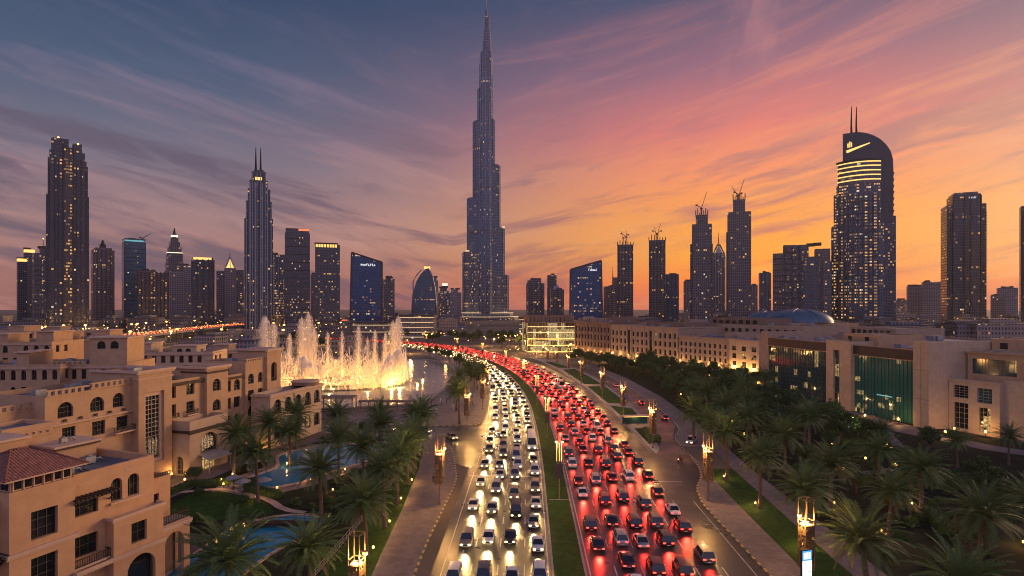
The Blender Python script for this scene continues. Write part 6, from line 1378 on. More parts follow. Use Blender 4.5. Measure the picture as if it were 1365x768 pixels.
for x, y in ((58.2, 59.2), (60.0, 77.2), (44.0, 58.6), (73.2, 67.4), (76.2, 87.2), (71.2, 104.2)): glight(x, y, 'small amber uplight under a palm in the dark right garden', 'uplights in the right garden', 300)
for x, y in ((-58.5, 122.5), (-58.9, 118.5), (-47.2, 108), (-50.2, 130.5), (-36, 126), (-34.3, 112), (-30.8, 98), (-57, 115.6), (-31, 139), (-45.5, 113.4), (-41, 119)): glight(x, y, 'small amber garden light around the hotel pool', 'lights around the hotel pool', 110)
for x, y in ((-43.6, 86.5), (-43.0, 89.2), (-43.9, 91.5), (-42.6, 93.0)): glight(x, y, 'warm globe on the cafe terrace by the canal', 'globes on the cafe terrace', 30, .25, 1.3)
r_ = random.Random(21)
for k in range(30):
    x, y = r_.uniform(62, 100), r_.uniform(120, 240); glight(x, y, 'small amber light glinting in the right garden', 'lights glinting in the right garden', 70 if k % 3 == 0 else 0, .12, 1.5)
for k in range(46):
    y = r_.uniform(250, 400); x = 116-(y-245)*0.37-r_.uniform(2, 9) if y < 340 else 92-(y-340)*0.75-r_.uniform(2, 12); glight(x, y, 'amber light along the arcade of the office terrace', 'lights along the office arcade', 260 if k % 3 == 0 else 0, .5, 3.0)
for x, y in ((97, 236), (100, 222), (103, 208), (107, 196), (111, 184), (117.5, 178), (118.5, 160), (124, 164), (129.5, 160)): glight(x, y, 'amber light on the mall plaza before the glass front', 'lights on the mall plaza', 420, .14, 2.0)
for x, y in ((-71, 122), (-70, 133), (-63, 146), (-58, 163), (-66, 118)): glight(x, y, 'amber light along the hotel front behind the palms', 'lights along the hotel front', 200, .14, 1.2)
t = thing('pole_lamp', 'green tinted plaza pole lamp shining among the dark trees on the right', 'street lamp', (88.5, 152, .12)); a = MB(); a.lathe([(.16, 0), (.09, .1), (.07, 6.6)], 8); a.build('pole', M['steel_dk'], t)
a = MB(); a.lathe([(.1, 6.6), (.42, 6.75), (.46, 7.0), (.3, 7.25), (.05, 7.35)], 10); a.build('lamp_head', mat('greenish_lamp', (.8, .9, .3), .5, emit=(0.85, 0.80, 0.16), es=16, sample='NONE'), t); pl('lamp_light', (0, 0, 6.4), 1500, t, .3, (.85, .85, .25))
# ================================================================== cars
def car_mesh(kind):
    """lofted lower body, glazed cabin and roof; returns part name -> (MB, materials)"""
    if kind == 'saloon': L, W_, zb, zr, hood, boot, ws, wr, rf, rr = 4.7, 0.90, .92, 1.45, 1.30, 0.95, 1.35, 3.95, 2.05, 3.25
    elif kind == 'suv': L, W_, zb, zr, hood, boot, ws, wr, rf, rr = 4.85, 0.96, 1.12, 1.82, 1.2, .1, 1.25, 4.72, 1.85, 4.35
    elif kind == 'bus': L, W_, zb, zr, hood, boot, ws, wr, rf, rr = 11.6, 1.24, 1.45, 3.1, .25, .03, .28, 11.5, .5, 11.4
    else: L, W_, zb, zr, hood, boot, ws, wr, rf, rr = 5.2, 0.98, 1.2, 2.15, .7, .05, .75, 5.1, 1.35, 4.9
    hx = L/2
    st = [(0, .42, .62, .76), (.12, .30, .70, .90), (.5, .24, zb-.20, .97), (hood, .22, zb-.05, 1.0), (2.0, .22, zb, 1.0), (3.2, .22, zb, 1.0), (L-boot-.1, .22, zb-.01, 1.0), (L-.35, .26, zb-.04, .97), (L-.08, .34, zb-.12, .92), (L, .44, zb-.26, .80)]
    bd = MB(); rows = []
    for x, z0, zt, ws_ in st:
        w = W_*ws_; zm = (z0+zt)/2
        half = [(0, z0), (w*.86, z0), (w*.98, z0+.10), (w, zm), (w*.985, zt-.12), (w*.90, zt-.02), (0, zt+.02)]
        ring_ = [(a, b) for a, b in half]+[(-a, b) for a, b in reversed(half[1:-1])]
        rows.append([(x-hx, a, b) for a, b in ring_])
    bd.grid(rows, 0, True, True, True, True)
    # roof and pillars
    wr_ = W_*.74; wbelt = W_*.93
    bd.grid([[(rf-hx, -wr_, zr-.05), (rf-hx, 0, zr), (rf-hx, wr_, zr-.05)], [((rf+rr)/2-hx, -wr_, zr), ((rf+rr)/2-hx, 0, zr+.05), ((rf+rr)/2-hx, wr_, zr)], [(rr-hx, -wr_, zr-.05), (rr-hx, 0, zr), (rr-hx, wr_, zr-.05)]])
    for s_ in (-1, 1):
        bd.bar((ws-hx, s_*wbelt, zb-.03), (rf-hx, s_*wr_, zr-.04), .07); bd.bar((wr-hx, s_*wbelt, zb-.03), (rr-hx, s_*wr_, zr-.04), .09); bd.bar(((ws+wr)/2-hx, s_*wbelt, zb-.03), ((rf+rr)/2-hx, s_*(wr_+.01), zr-.04), .07)
        bd.box(ws+.45-hx, ws+.62-hx, s_*W_, s_*(W_+.19), zb-.02, zb+.11)
    gl = MB(); A = lambda x, w, z: [(x-hx, -w, z), (x-hx, w, z)]
    F0, F1, R1, R0 = A(ws, wbelt, zb-.04), A(rf, wr_, zr-.05), A(rr, wr_, zr-.05), A(wr, wbelt, zb-.04)
    wsn = MB(); wsn.face([F0[0], F0[1], F1[1], F1[0]]); rw = MB(); rw.face([R0[0], R0[1], R1[1], R1[0]])
    sd = [MB(), MB()]
    for i in (0, 1): sd[i].face([F0[i], R0[i], R1[i], F1[i]])
    wh = []
    for x in (.88, L-.92):
        for s_ in (-1, 1):
            ty, ri = MB(), MB(); r_0 = .33 if kind == 'saloon' else .38
            rows = [[(x-hx+r*cos(q*pi/8), s_*(W_+o), r_0+r*sin(q*pi/8)) for q in range(16)] for r, o in ((r_0*.62, .005), (r_0, .0), (r_0, -.2), (r_0*.6, -.22))]
            ty.grid(rows, 0, True, True, True, True); ri.lathe([(0.001, 0), (.01, 0)], 3)
            ri = MB(); rows = [[(x-hx+r*cos(q*pi/8), s_*(W_+o), r_0+r*sin(q*pi/8)) for q in range(16)] for r, o in ((r_0*.60, .012), (r_0*.3, -.02), (.04, .015))]; ri.grid(rows, 0, True, False, False, True); wh.append((ty, ri))
    hl, tl = [], []
    for s_ in (-1, 1):
        h = MB(); h.box(-.015-hx, .18-hx, s_*W_*.42, s_*W_*.80, .60, .74); hl.append(h)
        h = MB(); h.box(L-.16-hx, L+.012-hx, s_*W_*.44, s_*W_*.86, zb-.34, zb-.18); tl.append(h)
    pt = MB(); pt.box(L-.02-hx, L+.015-hx, -.26, .26, .50, .61); pf = MB(); pf.box(-.02-hx, .01-hx, -.26, .26, .42, .53); gr = MB(); gr.box(-.012-hx, .1-hx, -W_*.36, W_*.36, .52, .68)
    return dict(body=bd, windscreen=wsn, rear_window=rw, side_window=sd, wheel=wh, headlight=hl, taillight=tl, number_plate=[pt, pf], grille=gr)
def paint(name, c, metal=0.2): 
    m = mat(name, c, 0.28, metal); m.node_tree.nodes['Principled BSDF'].inputs['Coat Weight'].default_value = 0.6; m.node_tree.nodes['Principled BSDF'].inputs['Coat Roughness'].default_value = 0.06; return m
PAINT = {'white': paint('white_paint', (.62, .61, .58), 0), 'silver': paint('silver_paint', (.42, .42, .42), .6), 'champagne': paint('champagne_paint', (.40, .32, .21), .5), 'black': paint('black_paint', (.012, .012, .014)), 'grey': paint('grey_paint', (.10, .10, .11), .4), 'red': paint('red_paint', (.30, .012, .010)), 'maroon': paint('maroon_paint', (.11, .010, .012))}
M['tyre'] = mat('tyre_rubber', (.02, .02, .02), .85); M['rim'] = mat('alloy_rim', (.45, .45, .46), .3, .9); M['cglass'] = mat('car_glass', (.012, .014, .016), .05, spec=.7)
M['head'] = mat('headlight_on', (1, 1, .9), .2, emit=(1.0, 0.70, 0.28), es=9.0, sample='NONE'); M['headoff'] = mat('headlight_lens', (.7, .7, .7), .1, .3)
M['tail'] = mat('taillight_on', (.6, .02, .02), .2, emit=(1.0, 0.030, 0.018), es=9.0, sample='NONE'); M['tailoff'] = mat('taillight_lens', (.25, .01, .01), .15)
M['plate'] = mat('number_plate', (.6, .6, .58), .5)
CM = {}
for kd in ('saloon', 'suv', 'van', 'bus'):
    p = car_mesh(kd); q = {}
    q['body'] = {c: p['body'].mesh('body', m) for c, m in PAINT.items()}
    for n_ in ('windscreen', 'rear_window', 'grille'): q[n_] = p[n_].mesh(n_, M['cglass'])
    q['side_window'] = [a.mesh('side_window', M['cglass']) for a in p['side_window']]
    q['wheel'] = [(a.mesh('tyre', M['tyre']), b_.mesh('rim', M['rim'])) for a, b_ in p['wheel']]
    q['hon'] = [a.mesh('headlight', M['head']) for a in p['headlight']]; q['ton'] = [a.mesh('taillight', M['tail']) for a in p['taillight']]
    q['hoff'] = [a.mesh('headlight', M['headoff']) for a in p['headlight']]; q['toff'] = [a.mesh('taillight', M['tailoff']) for a in p['taillight']]
    q['number_plate'] = [a.mesh('number_plate', M['plate']) for a in p['number_plate']]; CM[kd] = q
def beam(kind, e_):
    l = D.lights.new(kind, 'SPOT'); l.energy = e_
    if kind == 'headlight_beam': l.color = (1.0, .58, .19); l.spot_size = radians(46); l.spot_blend = 1.0; l.shadow_soft_size = .3
    else: l.color = (1.0, .030, .016); l.spot_size = radians(84); l.spot_blend = 1.0; l.shadow_soft_size = .45
    return l
HB = [beam('headlight_beam', e_) for e_ in (3000, 5200, 8000)]; TB = [beam('taillight_glow', e_) for e_ in (400, 900, 1500)]
def put_beam(parent, head, loc, d_, bi):
    o = D.objects.new('headlight_beam' if head else 'taillight_glow', (HB if head else TB)[bi]); C.objects.link(o); o.parent = parent; o.location = loc
    o.rotation_euler = Vector(d_).to_track_quat('-Z', 'Y').to_euler()
def car(x, y, heading, kind, colour, label, group, on='head', detail=2, z=.02, light=True, bi=1):
    """heading = direction of travel (dx, dy); local -x is the nose"""
    t = thing('bus' if kind == 'bus' else 'car', label, 'bus' if kind == 'bus' else 'car', (x, y, z), atan2(-heading[1], -heading[0]), group); q = CM[kind]
    link('body', q['body'][colour], t); link('windscreen', q['windscreen'], t); link('rear_window', q['rear_window'], t)
    hs, ts = ('hon' if on in ('head', 'both') else 'hoff'), ('ton' if on in ('tail', 'both') else 'toff')
    if detail > 0 or on == 'head':
        for me in q[hs]: link('headlight', me, t)
    if detail > 0 or on == 'tail':
        for me in q[ts]: link('taillight', me, t)
    if detail > 0:
        for me in q['side_window']: link('side_window', me, t)
    if detail > 1:
        for a, b_ in q['wheel']: w = link('wheel', a, t); link('rim', b_, w)
        for me in q['number_plate']: link('number_plate', me, t)
        link('grille', q['grille'], t)
    if light:
        if on == 'head': put_beam(t, True, (-2.45 if kind != 'bus' else -5.9, 0, .85), (-1, 0, -.10), bi)
        else: put_beam(t, False, (2.65 if kind != 'bus' else 6.1, 0, .85), (1, 0, -.26), bi)
    return t
r_ = random.Random(99); NC = [0]
def lane(off, d0, d1, gap, away, cols, wts, ltxt, grp, seed):
    r = random.Random(seed); d = d0; k = 0
    while d < d1:
        p, tg = MED.at(d, off+r.uniform(-.35, .35)); k += 1; Y = p.y
        kd = r.choices(('saloon', 'suv', 'van', 'bus'), (6, 5, 1, .28))[0]; c = r.choices(cols, wts)[0]; h = tg if away else -tg
        nm = {'saloon': 'saloon', 'suv': 'off-roader', 'van': 'van', 'bus': 'bus'}[kd]
        if kd == 'bus' and (Y < 105 or Y > 300): kd = nm = 'van'
        if kd == 'bus':
            d += 6; p, tg = MED.at(d, off); h = tg if away else -tg; c = 'white'
        if Y < FARY:
            car(p.x, p.y, h, kd, c, f'{c} {nm}, {ordw(k)} from the front in the {ltxt}', grp, 'tail' if away else 'head', 2 if Y < 170 else 1 if Y < 240 else 0, bi=r.randrange(3))
            NC[0] += 1
        else: far_car(p, tg, away, r)
        d += (6 if kd == 'bus' else 0)+gap*r.choice((.72, .85, .95, 1.05, 1.2, 1.55))
FARY = 325
ft = MB(); FL = []
def far_car(p, tg, away, r):
    n = Vector((tg.y, -tg.x)); t3 = Vector((tg.x, tg.y, 0)); n3 = Vector((n.x, n.y, 0)); c = Vector((p.x, p.y, 0))
    for l, w, z0, z1, o in ((2.3, .9, .25, .95, 0), (1.3, .75, .95, 1.45, 0)):
        rows = [[c+t3*(i*l+o)+n3*(j*w)+Vector((0, 0, z)) for i, j in ((-1, -1), (-1, 1), (1, 1), (1, -1))] for z in (z0, z1)]; ft.grid(rows, 0, True, False, True, True)
    s_ = -1
    for j in (-.62, .62):
        q = c+t3*(-2.33)+n3*j; ft.face([q+n3*(-.26)+Vector((0, 0, .6)), q+n3*.26+Vector((0, 0, .6)), q+n3*.26+Vector((0, 0, .86)), q+n3*(-.26)+Vector((0, 0, .86))], 1 if away else 2)
    FL.append((c+t3*(-2.7), -t3, away))
S0 = MED.sY(60)
lc, lw = ('white', 'champagne', 'silver', 'grey', 'black'), (6, 3, 3, 1, 1)
for i, (o, t_) in enumerate(((-4.3, 'oncoming lane beside the median'), (-7.9, 'second oncoming lane from the median'), (-11.5, 'third oncoming lane from the median'), (-14.9, 'oncoming kerbside lane'))):
    lane(o, S0+(i*3.7) % 9+(14 if i == 3 else 0), MED.sY(560), 10.8 if i < 3 else 13, False, lc, lw, t_, 'oncoming cars with headlights on', 40+i)
rc, rw_ = ('maroon', 'red', 'white', 'silver', 'black', 'grey'), (4, 3, 2, 1, 3, 2)
for i, (o, t_) in enumerate(((4.6, 'departing lane beside the median'), (8.3, 'second departing lane from the median'), (11.9, 'third departing lane from the median'), (15.6, 'fourth departing lane from the median'), (19.4, 'outer departing lane'))):
    lane(o, S0+(i*4.3) % 10, MED.sY(650), 10.6, True, rc, rw_, t_, 'departing cars with red tail lights', 60+i)
o = ft.build('distant_traffic', [PAINT['grey'], M['tail'], M['head']]); tag(o, 'distant dense stream of cars where the road bends left', 'traffic', None, 'stuff')
for i, (c, d_, aw) in enumerate(FL):
    if aw or i % 2: put_beam(o, not aw, (c.x, c.y, .9), (d_.x, d_.y, -.26 if aw else -.1), 2 if aw else 1)
sp = Path([(-40, 169), (-25, 166), (-17.2, 160), (-13.4, 150), (-13.2, 138), (-14.0, 124)], 1.0)
for i, d in enumerate((4, 15, 27)):
    p, tg = sp.at(d); car(p.x, p.y, tg, ('saloon', 'suv', 'saloon')[i], ('white', 'silver', 'champagne')[i], f'{("white", "silver", "champagne")[i]} car with headlights on turning out of the left side street', 'cars turning out of the side street', 'head', 2, .03)
car(47.0, 153.5, (-.5, -.87), 'suv', 'white', 'white car waiting with its lights on at the mouth of the right side street', None, 'head', 2, .03, False)
for i, (x, y) in enumerate(((48.5, 186), (47.5, 215), (46.5, 262))): car(x, y, (0, 1), 'saloon', ('grey', 'black', 'silver')[i], f'{("grey", "black", "silver")[i]} car driving along the service road beside the verge', 'cars on the service road', 'tail', 1, .03, False)
# red scooter with rider leaving the right junction
def person_mesh(pose, seed=0):
    """one continuous figure grown over a jointed skeleton"""
    J_ = {'walk': {'pel': (0, 0, .93), 'che': (0, .03, 1.32), 'nek': (0, .04, 1.50), 'hed': (0, .05, 1.63), 'top': (0, .04, 1.74), 'sl': (-.19, .03, 1.43), 'sr': (.19, .03, 1.43), 'el': (-.24, -.10, 1.16), 'er': (.24, .14, 1.17), 'wl': (-.22, .02, .92), 'wr': (.22, .26, .96), 'hl': (-.10, 0, .90), 'hr': (.10, 0, .90), 'kl': (-.11, .16, .50), 'kr': (.11, .02, .48), 'al': (-.11, .20, .08), 'ar': (.11, -.22, .12), 'tl': (-.12, .33, .04), 'tr': (.12, -.12, .03)},
          'stand': {'pel': (0, 0, .93), 'che': (0, 0, 1.32), 'nek': (0, .01, 1.50), 'hed': (0, .02, 1.63), 'top': (0, .01, 1.74), 'sl': (-.19, 0, 1.43), 'sr': (.19, 0, 1.43), 'el': (-.25, -.02, 1.16), 'er': (.25, -.02, 1.16), 'wl': (-.24, .06, .90), 'wr': (.24, .06, .90), 'hl': (-.10, 0, .90), 'hr': (.10, 0, .90), 'kl': (-.11, .02, .48), 'kr': (.11, .02, .48), 'al': (-.11, -.01, .08), 'ar': (.11, -.01, .08), 'tl': (-.13, .13, .04), 'tr': (.13, .13, .04)},
          'ride': {'pel': (0, -.25, .82), 'che': (0, -.12, 1.2), 'nek': (0, -.06, 1.38), 'hed': (0, -.02, 1.52), 'top': (0, -.02, 1.64), 'sl': (-.19, -.1, 1.31), 'sr': (.19, -.1, 1.31), 'el': (-.28, .1, 1.1), 'er': (.28, .1, 1.1), 'wl': (-.27, .36, 1.05), 'wr': (.27, .36, 1.05), 'hl': (-.12, -.22, .80), 'hr': (.12, -.22, .80), 'kl': (-.18, .22, .74), 'kr': (.18, .22, .74), 'al': (-.17, .14, .33), 'ar': (.17, .14, .33), 'tl': (-.17, .28, .30), 'tr': (.17, .28, .30)}}[pose]
    E_ = [('pel', 'che'), ('che', 'nek'), ('nek', 'hed'), ('hed', 'top'), ('che', 'sl'), ('che', 'sr'), ('sl', 'el'), ('el', 'wl'), ('sr', 'er'), ('er', 'wr'), ('pel', 'hl'), ('pel', 'hr'), ('hl', 'kl'), ('kl', 'al'), ('al', 'tl'), ('hr', 'kr'), ('kr', 'ar'), ('ar', 'tr')]
    R_ = {'pel': .15, 'che': .16, 'nek': .06, 'hed': .10, 'top': .07, 'sl': .07, 'sr': .07, 'el': .048, 'er': .048, 'wl': .036, 'wr': .036, 'hl': .10, 'hr': .10, 'kl': .066, 'kr': .066, 'al': .046, 'ar': .046, 'tl': .036, 'tr': .036}
    ks = list(J_); me = D.meshes.new('person'); me.from_pydata([J_[k] for k in ks], [(ks.index(a), ks.index(b_)) for a, b_ in E_], [])
    o = D.objects.new('person', me); C.objects.link(o); md = o.modifiers.new('skin', 'SKIN'); lay = me.skin_vertices[0].data if me.skin_vertices else None
    if lay is None: 
        bm = bmesh.new(); bm.from_mesh(me); bm.verts.layers.skin.verify(); bm.to_mesh(me); bm.free(); lay = me.skin_vertices[0].data
    for i, k in enumerate(ks): lay[i].radius = (R_[k], R_[k]*(.72 if k in ('che', 'pel') else 1)); lay[i].use_root = (k == 'pel')
    md.use_smooth_shade = True; sb = o.modifiers.new('sub', 'SUBSURF'); sb.levels = sb.render_levels = 1
    dg = bpy.context.evaluated_depsgraph_get(); m2 = D.meshes.new_from_object(o.evaluated_get(dg)); D.objects.remove(o)
    return m2
CL = {'dark': ((.03, .03, .035), (.02, .02, .025)), 'white': ((.6, .58, .55), (.55, .53, .5)), 'blue': ((.05, .09, .2), (.03, .035, .05)), 'red': ((.3, .03, .03), (.03, .03, .035)), 'tan': ((.35, .26, .18), (.1, .09, .08))}
def clothes(c):
    m = mat('clothes_'+c, CL[c][0], .8); t = m.node_tree; b_ = t.nodes['Principled BSDF']; z = node(t, 'ShaderNodeSeparateXYZ', ins={0: node(t, 'ShaderNodeTexCoord').outputs['Object']}).outputs[2]
    col_ = mixc(t, mth(t, 'GREATER_THAN', z, .92), CL[c][1], CL[c][0]); col_ = mixc(t, mth(t, 'GREATER_THAN', z, 1.48), col_, (.32, .19, .13)); t.links.new(col_, b_.inputs['Base Color']); return m
CLM = {c: clothes(c) for c in CL}
PM = {p: person_mesh(p) for p in ('walk', 'stand', 'ride')}
hm = MB(); hm.lathe([(.085, 1.62), (.118, 1.68), (.105, 1.75), (.05, 1.79), (.005, 1.795)], 10, (0, .03)); HAIR = hm.mesh('hair', mat('dark_hair', (.012, .010, .009), .7))
PMC = {}
def person(x, y, rz, pose, c, label, group=None, z=.14, sc=1.0):
    key = (pose, c)
    if key not in PMC: me = PM[pose].copy(); me.materials.clear(); me.materials.append(CLM[c]); PMC[key] = me
    o = D.objects.new('person', PMC[key]); C.objects.link(o); o.location = (x, y, z); o.rotation_euler = (0, 0, rz); o.scale = (sc,)*3; tag(o, label, 'person', group)
    h = link('hair', HAIR, o, (0, -.03, -.12) if pose == 'ride' else (0, 0, 0)); return o
person(-17.5, 138.5, pi, 'walk', 'dark', 'left walker of the pair in dark clothes on the left pavement'); person(-16.6, 137.9, pi+.1, 'walk', 'blue', 'right walker of the pair in a blue top on the left pavement'); person(-15.9, 118.5, .2, 'walk', 'dark', 'lone walker in dark clothes on the left pavement near the lamp')
for i in range(26):
    x, y = r_.uniform(-33, -14), r_.uniform(184, 250); x = min(x, -12)
    if x < -27 and y > 214: x = -24
    person(x, y, r_.uniform(0, 6.28), r_.choice(('walk', 'stand')), r_.choice(list(CL)), 'small figure strolling on the lakeside promenade', 'people on the lakeside promenade', .13)
for i in range(12): person(108-(i*1.7) % 14, 186+i*4.6, r_.uniform(0, 6), r_.choice(('walk', 'stand')), r_.choice(list(CL)), 'small figure on the lit mall plaza', 'people on the mall plaza', .14)
t = thing('motor_scooter', 'red motor scooter leaving the right junction', 'scooter', (38.6, 134.5, .03), 2.3)
a = MB(); a.prism([(-.16, -.95), (.16, -.95), (.20, -.3), (.14, .1), (.12, .5), (-.12, .5), (-.14, .1), (-.20, -.3)], .34, .46); a.prism([(-.17, -.95), (.17, -.95), (.15, -.2), (-.15, -.2)], .46, .74, scale=.9); a.prism([(-.20, .5), (.20, .5), (.16, .62), (-.16, .62)], .36, 1.0, scale=.8); a.build('body', PAINT['red'], t)
a = MB(); a.prism([(-.14, -.9), (.14, -.9), (.12, -.1), (-.12, -.1)], .74, .82); a.build('seat', M['tyre'], t)
for y in (-.70, .68):
    a = MB(); a.grid([[(w, y+r*cos(q*pi/8), .25+r*sin(q*pi/8)) for q in range(16)] for r, w in ((.14, -.05), (.25, -.05), (.25, .05), (.14, .05))], 0, True, True, True, True); a.build('wheel', M['tyre'], t)
a = MB(); a.bar((0, .6, .3), (0, .5, 1.05), .05); a.bar((-.32, .46, 1.06), (.32, .46, 1.06), .035); a.build('handlebar', M['steel_dk'], t)
a = MB(); a.box(-.09, .09, .62, .68, .80, .92); a.build('headlight', M['head'], t); a = MB(); a.box(-.1, .1, -.98, -.95, .58, .66); a.build('taillight', M['tail'], t)
person(38.6, 134.5, 2.3, 'ride', 'red', 'rider in a red jacket sitting on the red scooter', None, .03)
# ================================================================== dancing fountain
M['jet'] = mat('lit_spray', (0.80, 0.80, 0.80), 0.6, spec=0.3)
b_ = M['jet'].node_tree.nodes['Principled BSDF']; b_.inputs['Transmission Weight'].default_value = 0.0; b_.inputs['Subsurface Weight'].default_value = 0.0
def spray_mat(name, opacity):
    m = D.materials.new(name); m.use_nodes = True; t = m.node_tree; t.nodes.clear()
    d_ = node(t, 'ShaderNodeBsdfDiffuse', ins={0: (.9, .9, .9, 1)}); tr = node(t, 'ShaderNodeBsdfTranslucent', ins={0: (.9, .9, .9, 1)}); tp = node(t, 'ShaderNodeBsdfTransparent')
    a = node(t, 'ShaderNodeMixShader', ins={0: .5, 1: d_.outputs[0], 2: tr.outputs[0]}); b = node(t, 'ShaderNodeMixShader', ins={0: opacity, 1: tp.outputs[0], 2: a.outputs[0]})
    node(t, 'ShaderNodeOutputMaterial', ins={0: b.outputs[0]}); return m
M['jet'] = spray_mat('lit_water_jet', 0.80); M['mist'] = spray_mat('lit_water_mist', 0.24)
FC = Vector((-83, 279)); FR = 32.0
t = thing('fountain', 'huge dancing fountain with glowing amber jets in the lake', 'fountain', (FC.x, FC.y, .05))
mb = MB(); mb.grid([[(r*cos(q*pi/40), r*sin(q*pi/40), z) for q in range(80)] for r, z in ((FR-.35, .05), (FR-.35, .35), (FR+.35, .35), (FR+.35, .05))], 0, True, False); mb.build('nozzle_ring', M['steel_dk'], t)
mb = MB(); mb.grid([[(r*cos(q*pi/40), r*sin(q*pi/40), z) for q in range(80)] for r, z in ((FR*.55-.3, .05), (FR*.55-.3, .3), (FR*.55+.3, .3), (FR*.55+.3, .05))], 0, True, False); mb.build('nozzle_ring', M['steel_dk'], t)
r_ = random.Random(8)
def jet(mbx, base, lean, h, r0, wob=0.0, ph=0.0, n=14):
    pts, rad = [], []
    for i in range(n+1):
        u = i/n; s_ = sin(u*pi*1.7+ph)*wob; pts.append((base[0]+lean[0]*u*u+s_*lean[2], base[1]+lean[1]*u*u+s_*lean[3], .3+h*u)); rad.append(r0*(1-.78*u)+.03)
    mbx.tube(pts, rad, 5)
NJ = 64
for k in range(NJ):
    a = 2*pi*k/NJ; ca, sa = cos(a), sin(a); mb = MB()
    front = sa < -.25
    if front:    # low arcs bending in toward the centre over the near half
        h = 3.2+1.2*sin(k*1.9); L = 11.0; tw = 4.0*sin(k*.8)
        pts = [(ca*(FR-L*u)-sa*tw*u*u, sa*(FR-L*u)+ca*tw*u*u, .3+4*h*u*(1-u*.92)) for u in [i/14 for i in range(15)]]
        mb.tube(pts, [.42*(1-.5*i/14) for i in range(15)], 5)
    else:
        h = 13.5+2.6*sin(k*.9)+r_.uniform(-1, 1.5); sw = sin(k*.55)
        jet(mb, (ca*FR, sa*FR), (-sa*3.4*sw, ca*3.4*sw, -sa, ca), h, .34, 2.6*sw, k*.5); jet(mb, (ca*FR*1.0, sa*FR), (sa*2.0*sw, -ca*2.0*sw, sa, -ca), h*.62, .36, 2.2, k*.5+1)
    mb.build('jet', M['jet'], t)
for k in range(34):   # inner crossing fan
    a = 2*pi*k/34; ca, sa = cos(a), sin(a); mb = MB(); sw = 1 if k % 2 else -1
    jet(mb, (ca*FR*.55, sa*FR*.55), (-sa*3*sw, ca*3*sw, -sa, ca), 10.5+3*sin(k*1.3), .34, 3.0*sw, k*.4); mb.build('jet', M['jet'], t)
def plume(x, y, h, w, n, seed, m='mist', taper=.55):
    """a column of fine spray: thousands of falling streaks, thinner to the edge and the top"""
    r = random.Random(seed); mb = MB()
    for k in range(n):
        u = r.random()**1.15; q = w*(taper+(1-taper)*u)*min(1.0, .35+u*2); a = r.uniform(0, 6.283); d_ = q*min(1.6, abs(r.gauss(0, .5))); px_, py_, pz = x+d_*cos(a), y+d_*sin(a), .3+h*u*(1-.30*(d_/max(q, .01))**2); s_ = r.uniform(.05, .13)*(1+w*.06); l = r.uniform(.5, 1.9); b = r.uniform(0, 3.14)
        dx, dy = s_*cos(b), s_*sin(b); mb.face([(px_-dx, py_-dy, pz), (px_, py_, pz-l*.4), (px_+dx, py_+dy, pz), (px_, py_, pz+l)])
    return mb.build('spray_plume', M[m], t)
for px, ytop, Y, w, n in ((353, 424, 300, 4.6, 5200), (365, 432, 303, 3.4, 2600), (386, 447, 300, 2.4, 1500), (402, 426, 272, 3.4, 3000), (411, 420, 268, 3.6, 4200), (419, 440, 270, 2.6, 1800), (437, 444, 300, 2.0, 1000), (456, 443, 304, 2.0, 900), (478, 436, 306, 2.6, 1600), (490, 452, 306, 1.8, 800), (500, 442, 300, 2.2, 1200), (514, 446, 296, 2.4, 1700), (524, 430, 290, 3.0, 3000), (531, 424, 286, 3.2, 4200)):
    c = at(px, ytop, Y); plume(c.x-FC.x, c.y-FC.y, c.z, w, n*2, px)
for px, Y, h, w, n in ((404, 256, 13, 3.6, 5200), (414, 252, 11, 3.4, 3600), (424, 258, 9, 3.4, 2400), (520, 262, 13, 3.8, 5200), (530, 266, 15, 3.8, 6000), (512, 258, 9, 3.2, 2600)): c = at(px, 500, Y); plume(c.x-FC.x, c.y-FC.y, h, w, n, px+Y, 'jet', .8)
def curtain_spray(a0, a1, R, h, n, seed, m):
    r = random.Random(seed); mb = MB()
    for k in range(n):
        a = a0+(a1-a0)*r.random(); u = r.random()**1.6; hh = h*(.75+.25*sin(a*9+seed)); q = R+r.gauss(0, .7)+2.2*sin(u*5+a*7)*u; z = .3+hh*u; s_ = r.uniform(.05, .14); l = r.uniform(.5, 1.7); b = r.uniform(0, 3.14)
        x, y = q*cos(a), q*sin(a); dx, dy = s_*cos(b), s_*sin(b); mb.face([(x-dx, y-dy, z), (x, y, z-l*.4), (x+dx, y+dy, z), (x, y, z+l)])
    return mb.build('spray_curtain', M[m], t)
M['spray'] = spray_mat('lit_spray_curtain', 0.45)
curtain_spray(-.35, pi+.35, FR, 13, 15000, 1, 'spray'); curtain_spray(0, 2*pi, FR*.55, 9, 8000, 2, 'spray'); curtain_spray(pi+.2, pi*1.36, FR, 8, 4500, 3, 'spray'); curtain_spray(-pi*.36, -.2, FR, 8, 4500, 4, 'spray')
WC = (1.0, .41, .07)
def flight(x, y, e_, z=.5, r=.8): 
    o = pl('fountain_light', (x, y, z), e_*3.2, t, .16, WC); return o
for k in range(16):
    a = 2*pi*k/16+.2; flight(cos(a)*(FR-8), sin(a)*(FR-8), 1500)
    if sin(a) < .3: flight(cos(a)*(FR+8), sin(a)*(FR+8), 900, .4)
for k in range(5): a = 2*pi*k/5; flight(cos(a)*FR*.3, sin(a)*FR*.3, 1300)
for px, Y, e_ in ((408, 249, 4200), (418, 246, 3400), (522, 254, 4600), (533, 258, 5200), (404, 262, 3000), (528, 272, 3600)): c = at(px, 500, Y); flight(c.x-FC.x, c.y-FC.y, e_, 1.0, 1.2)
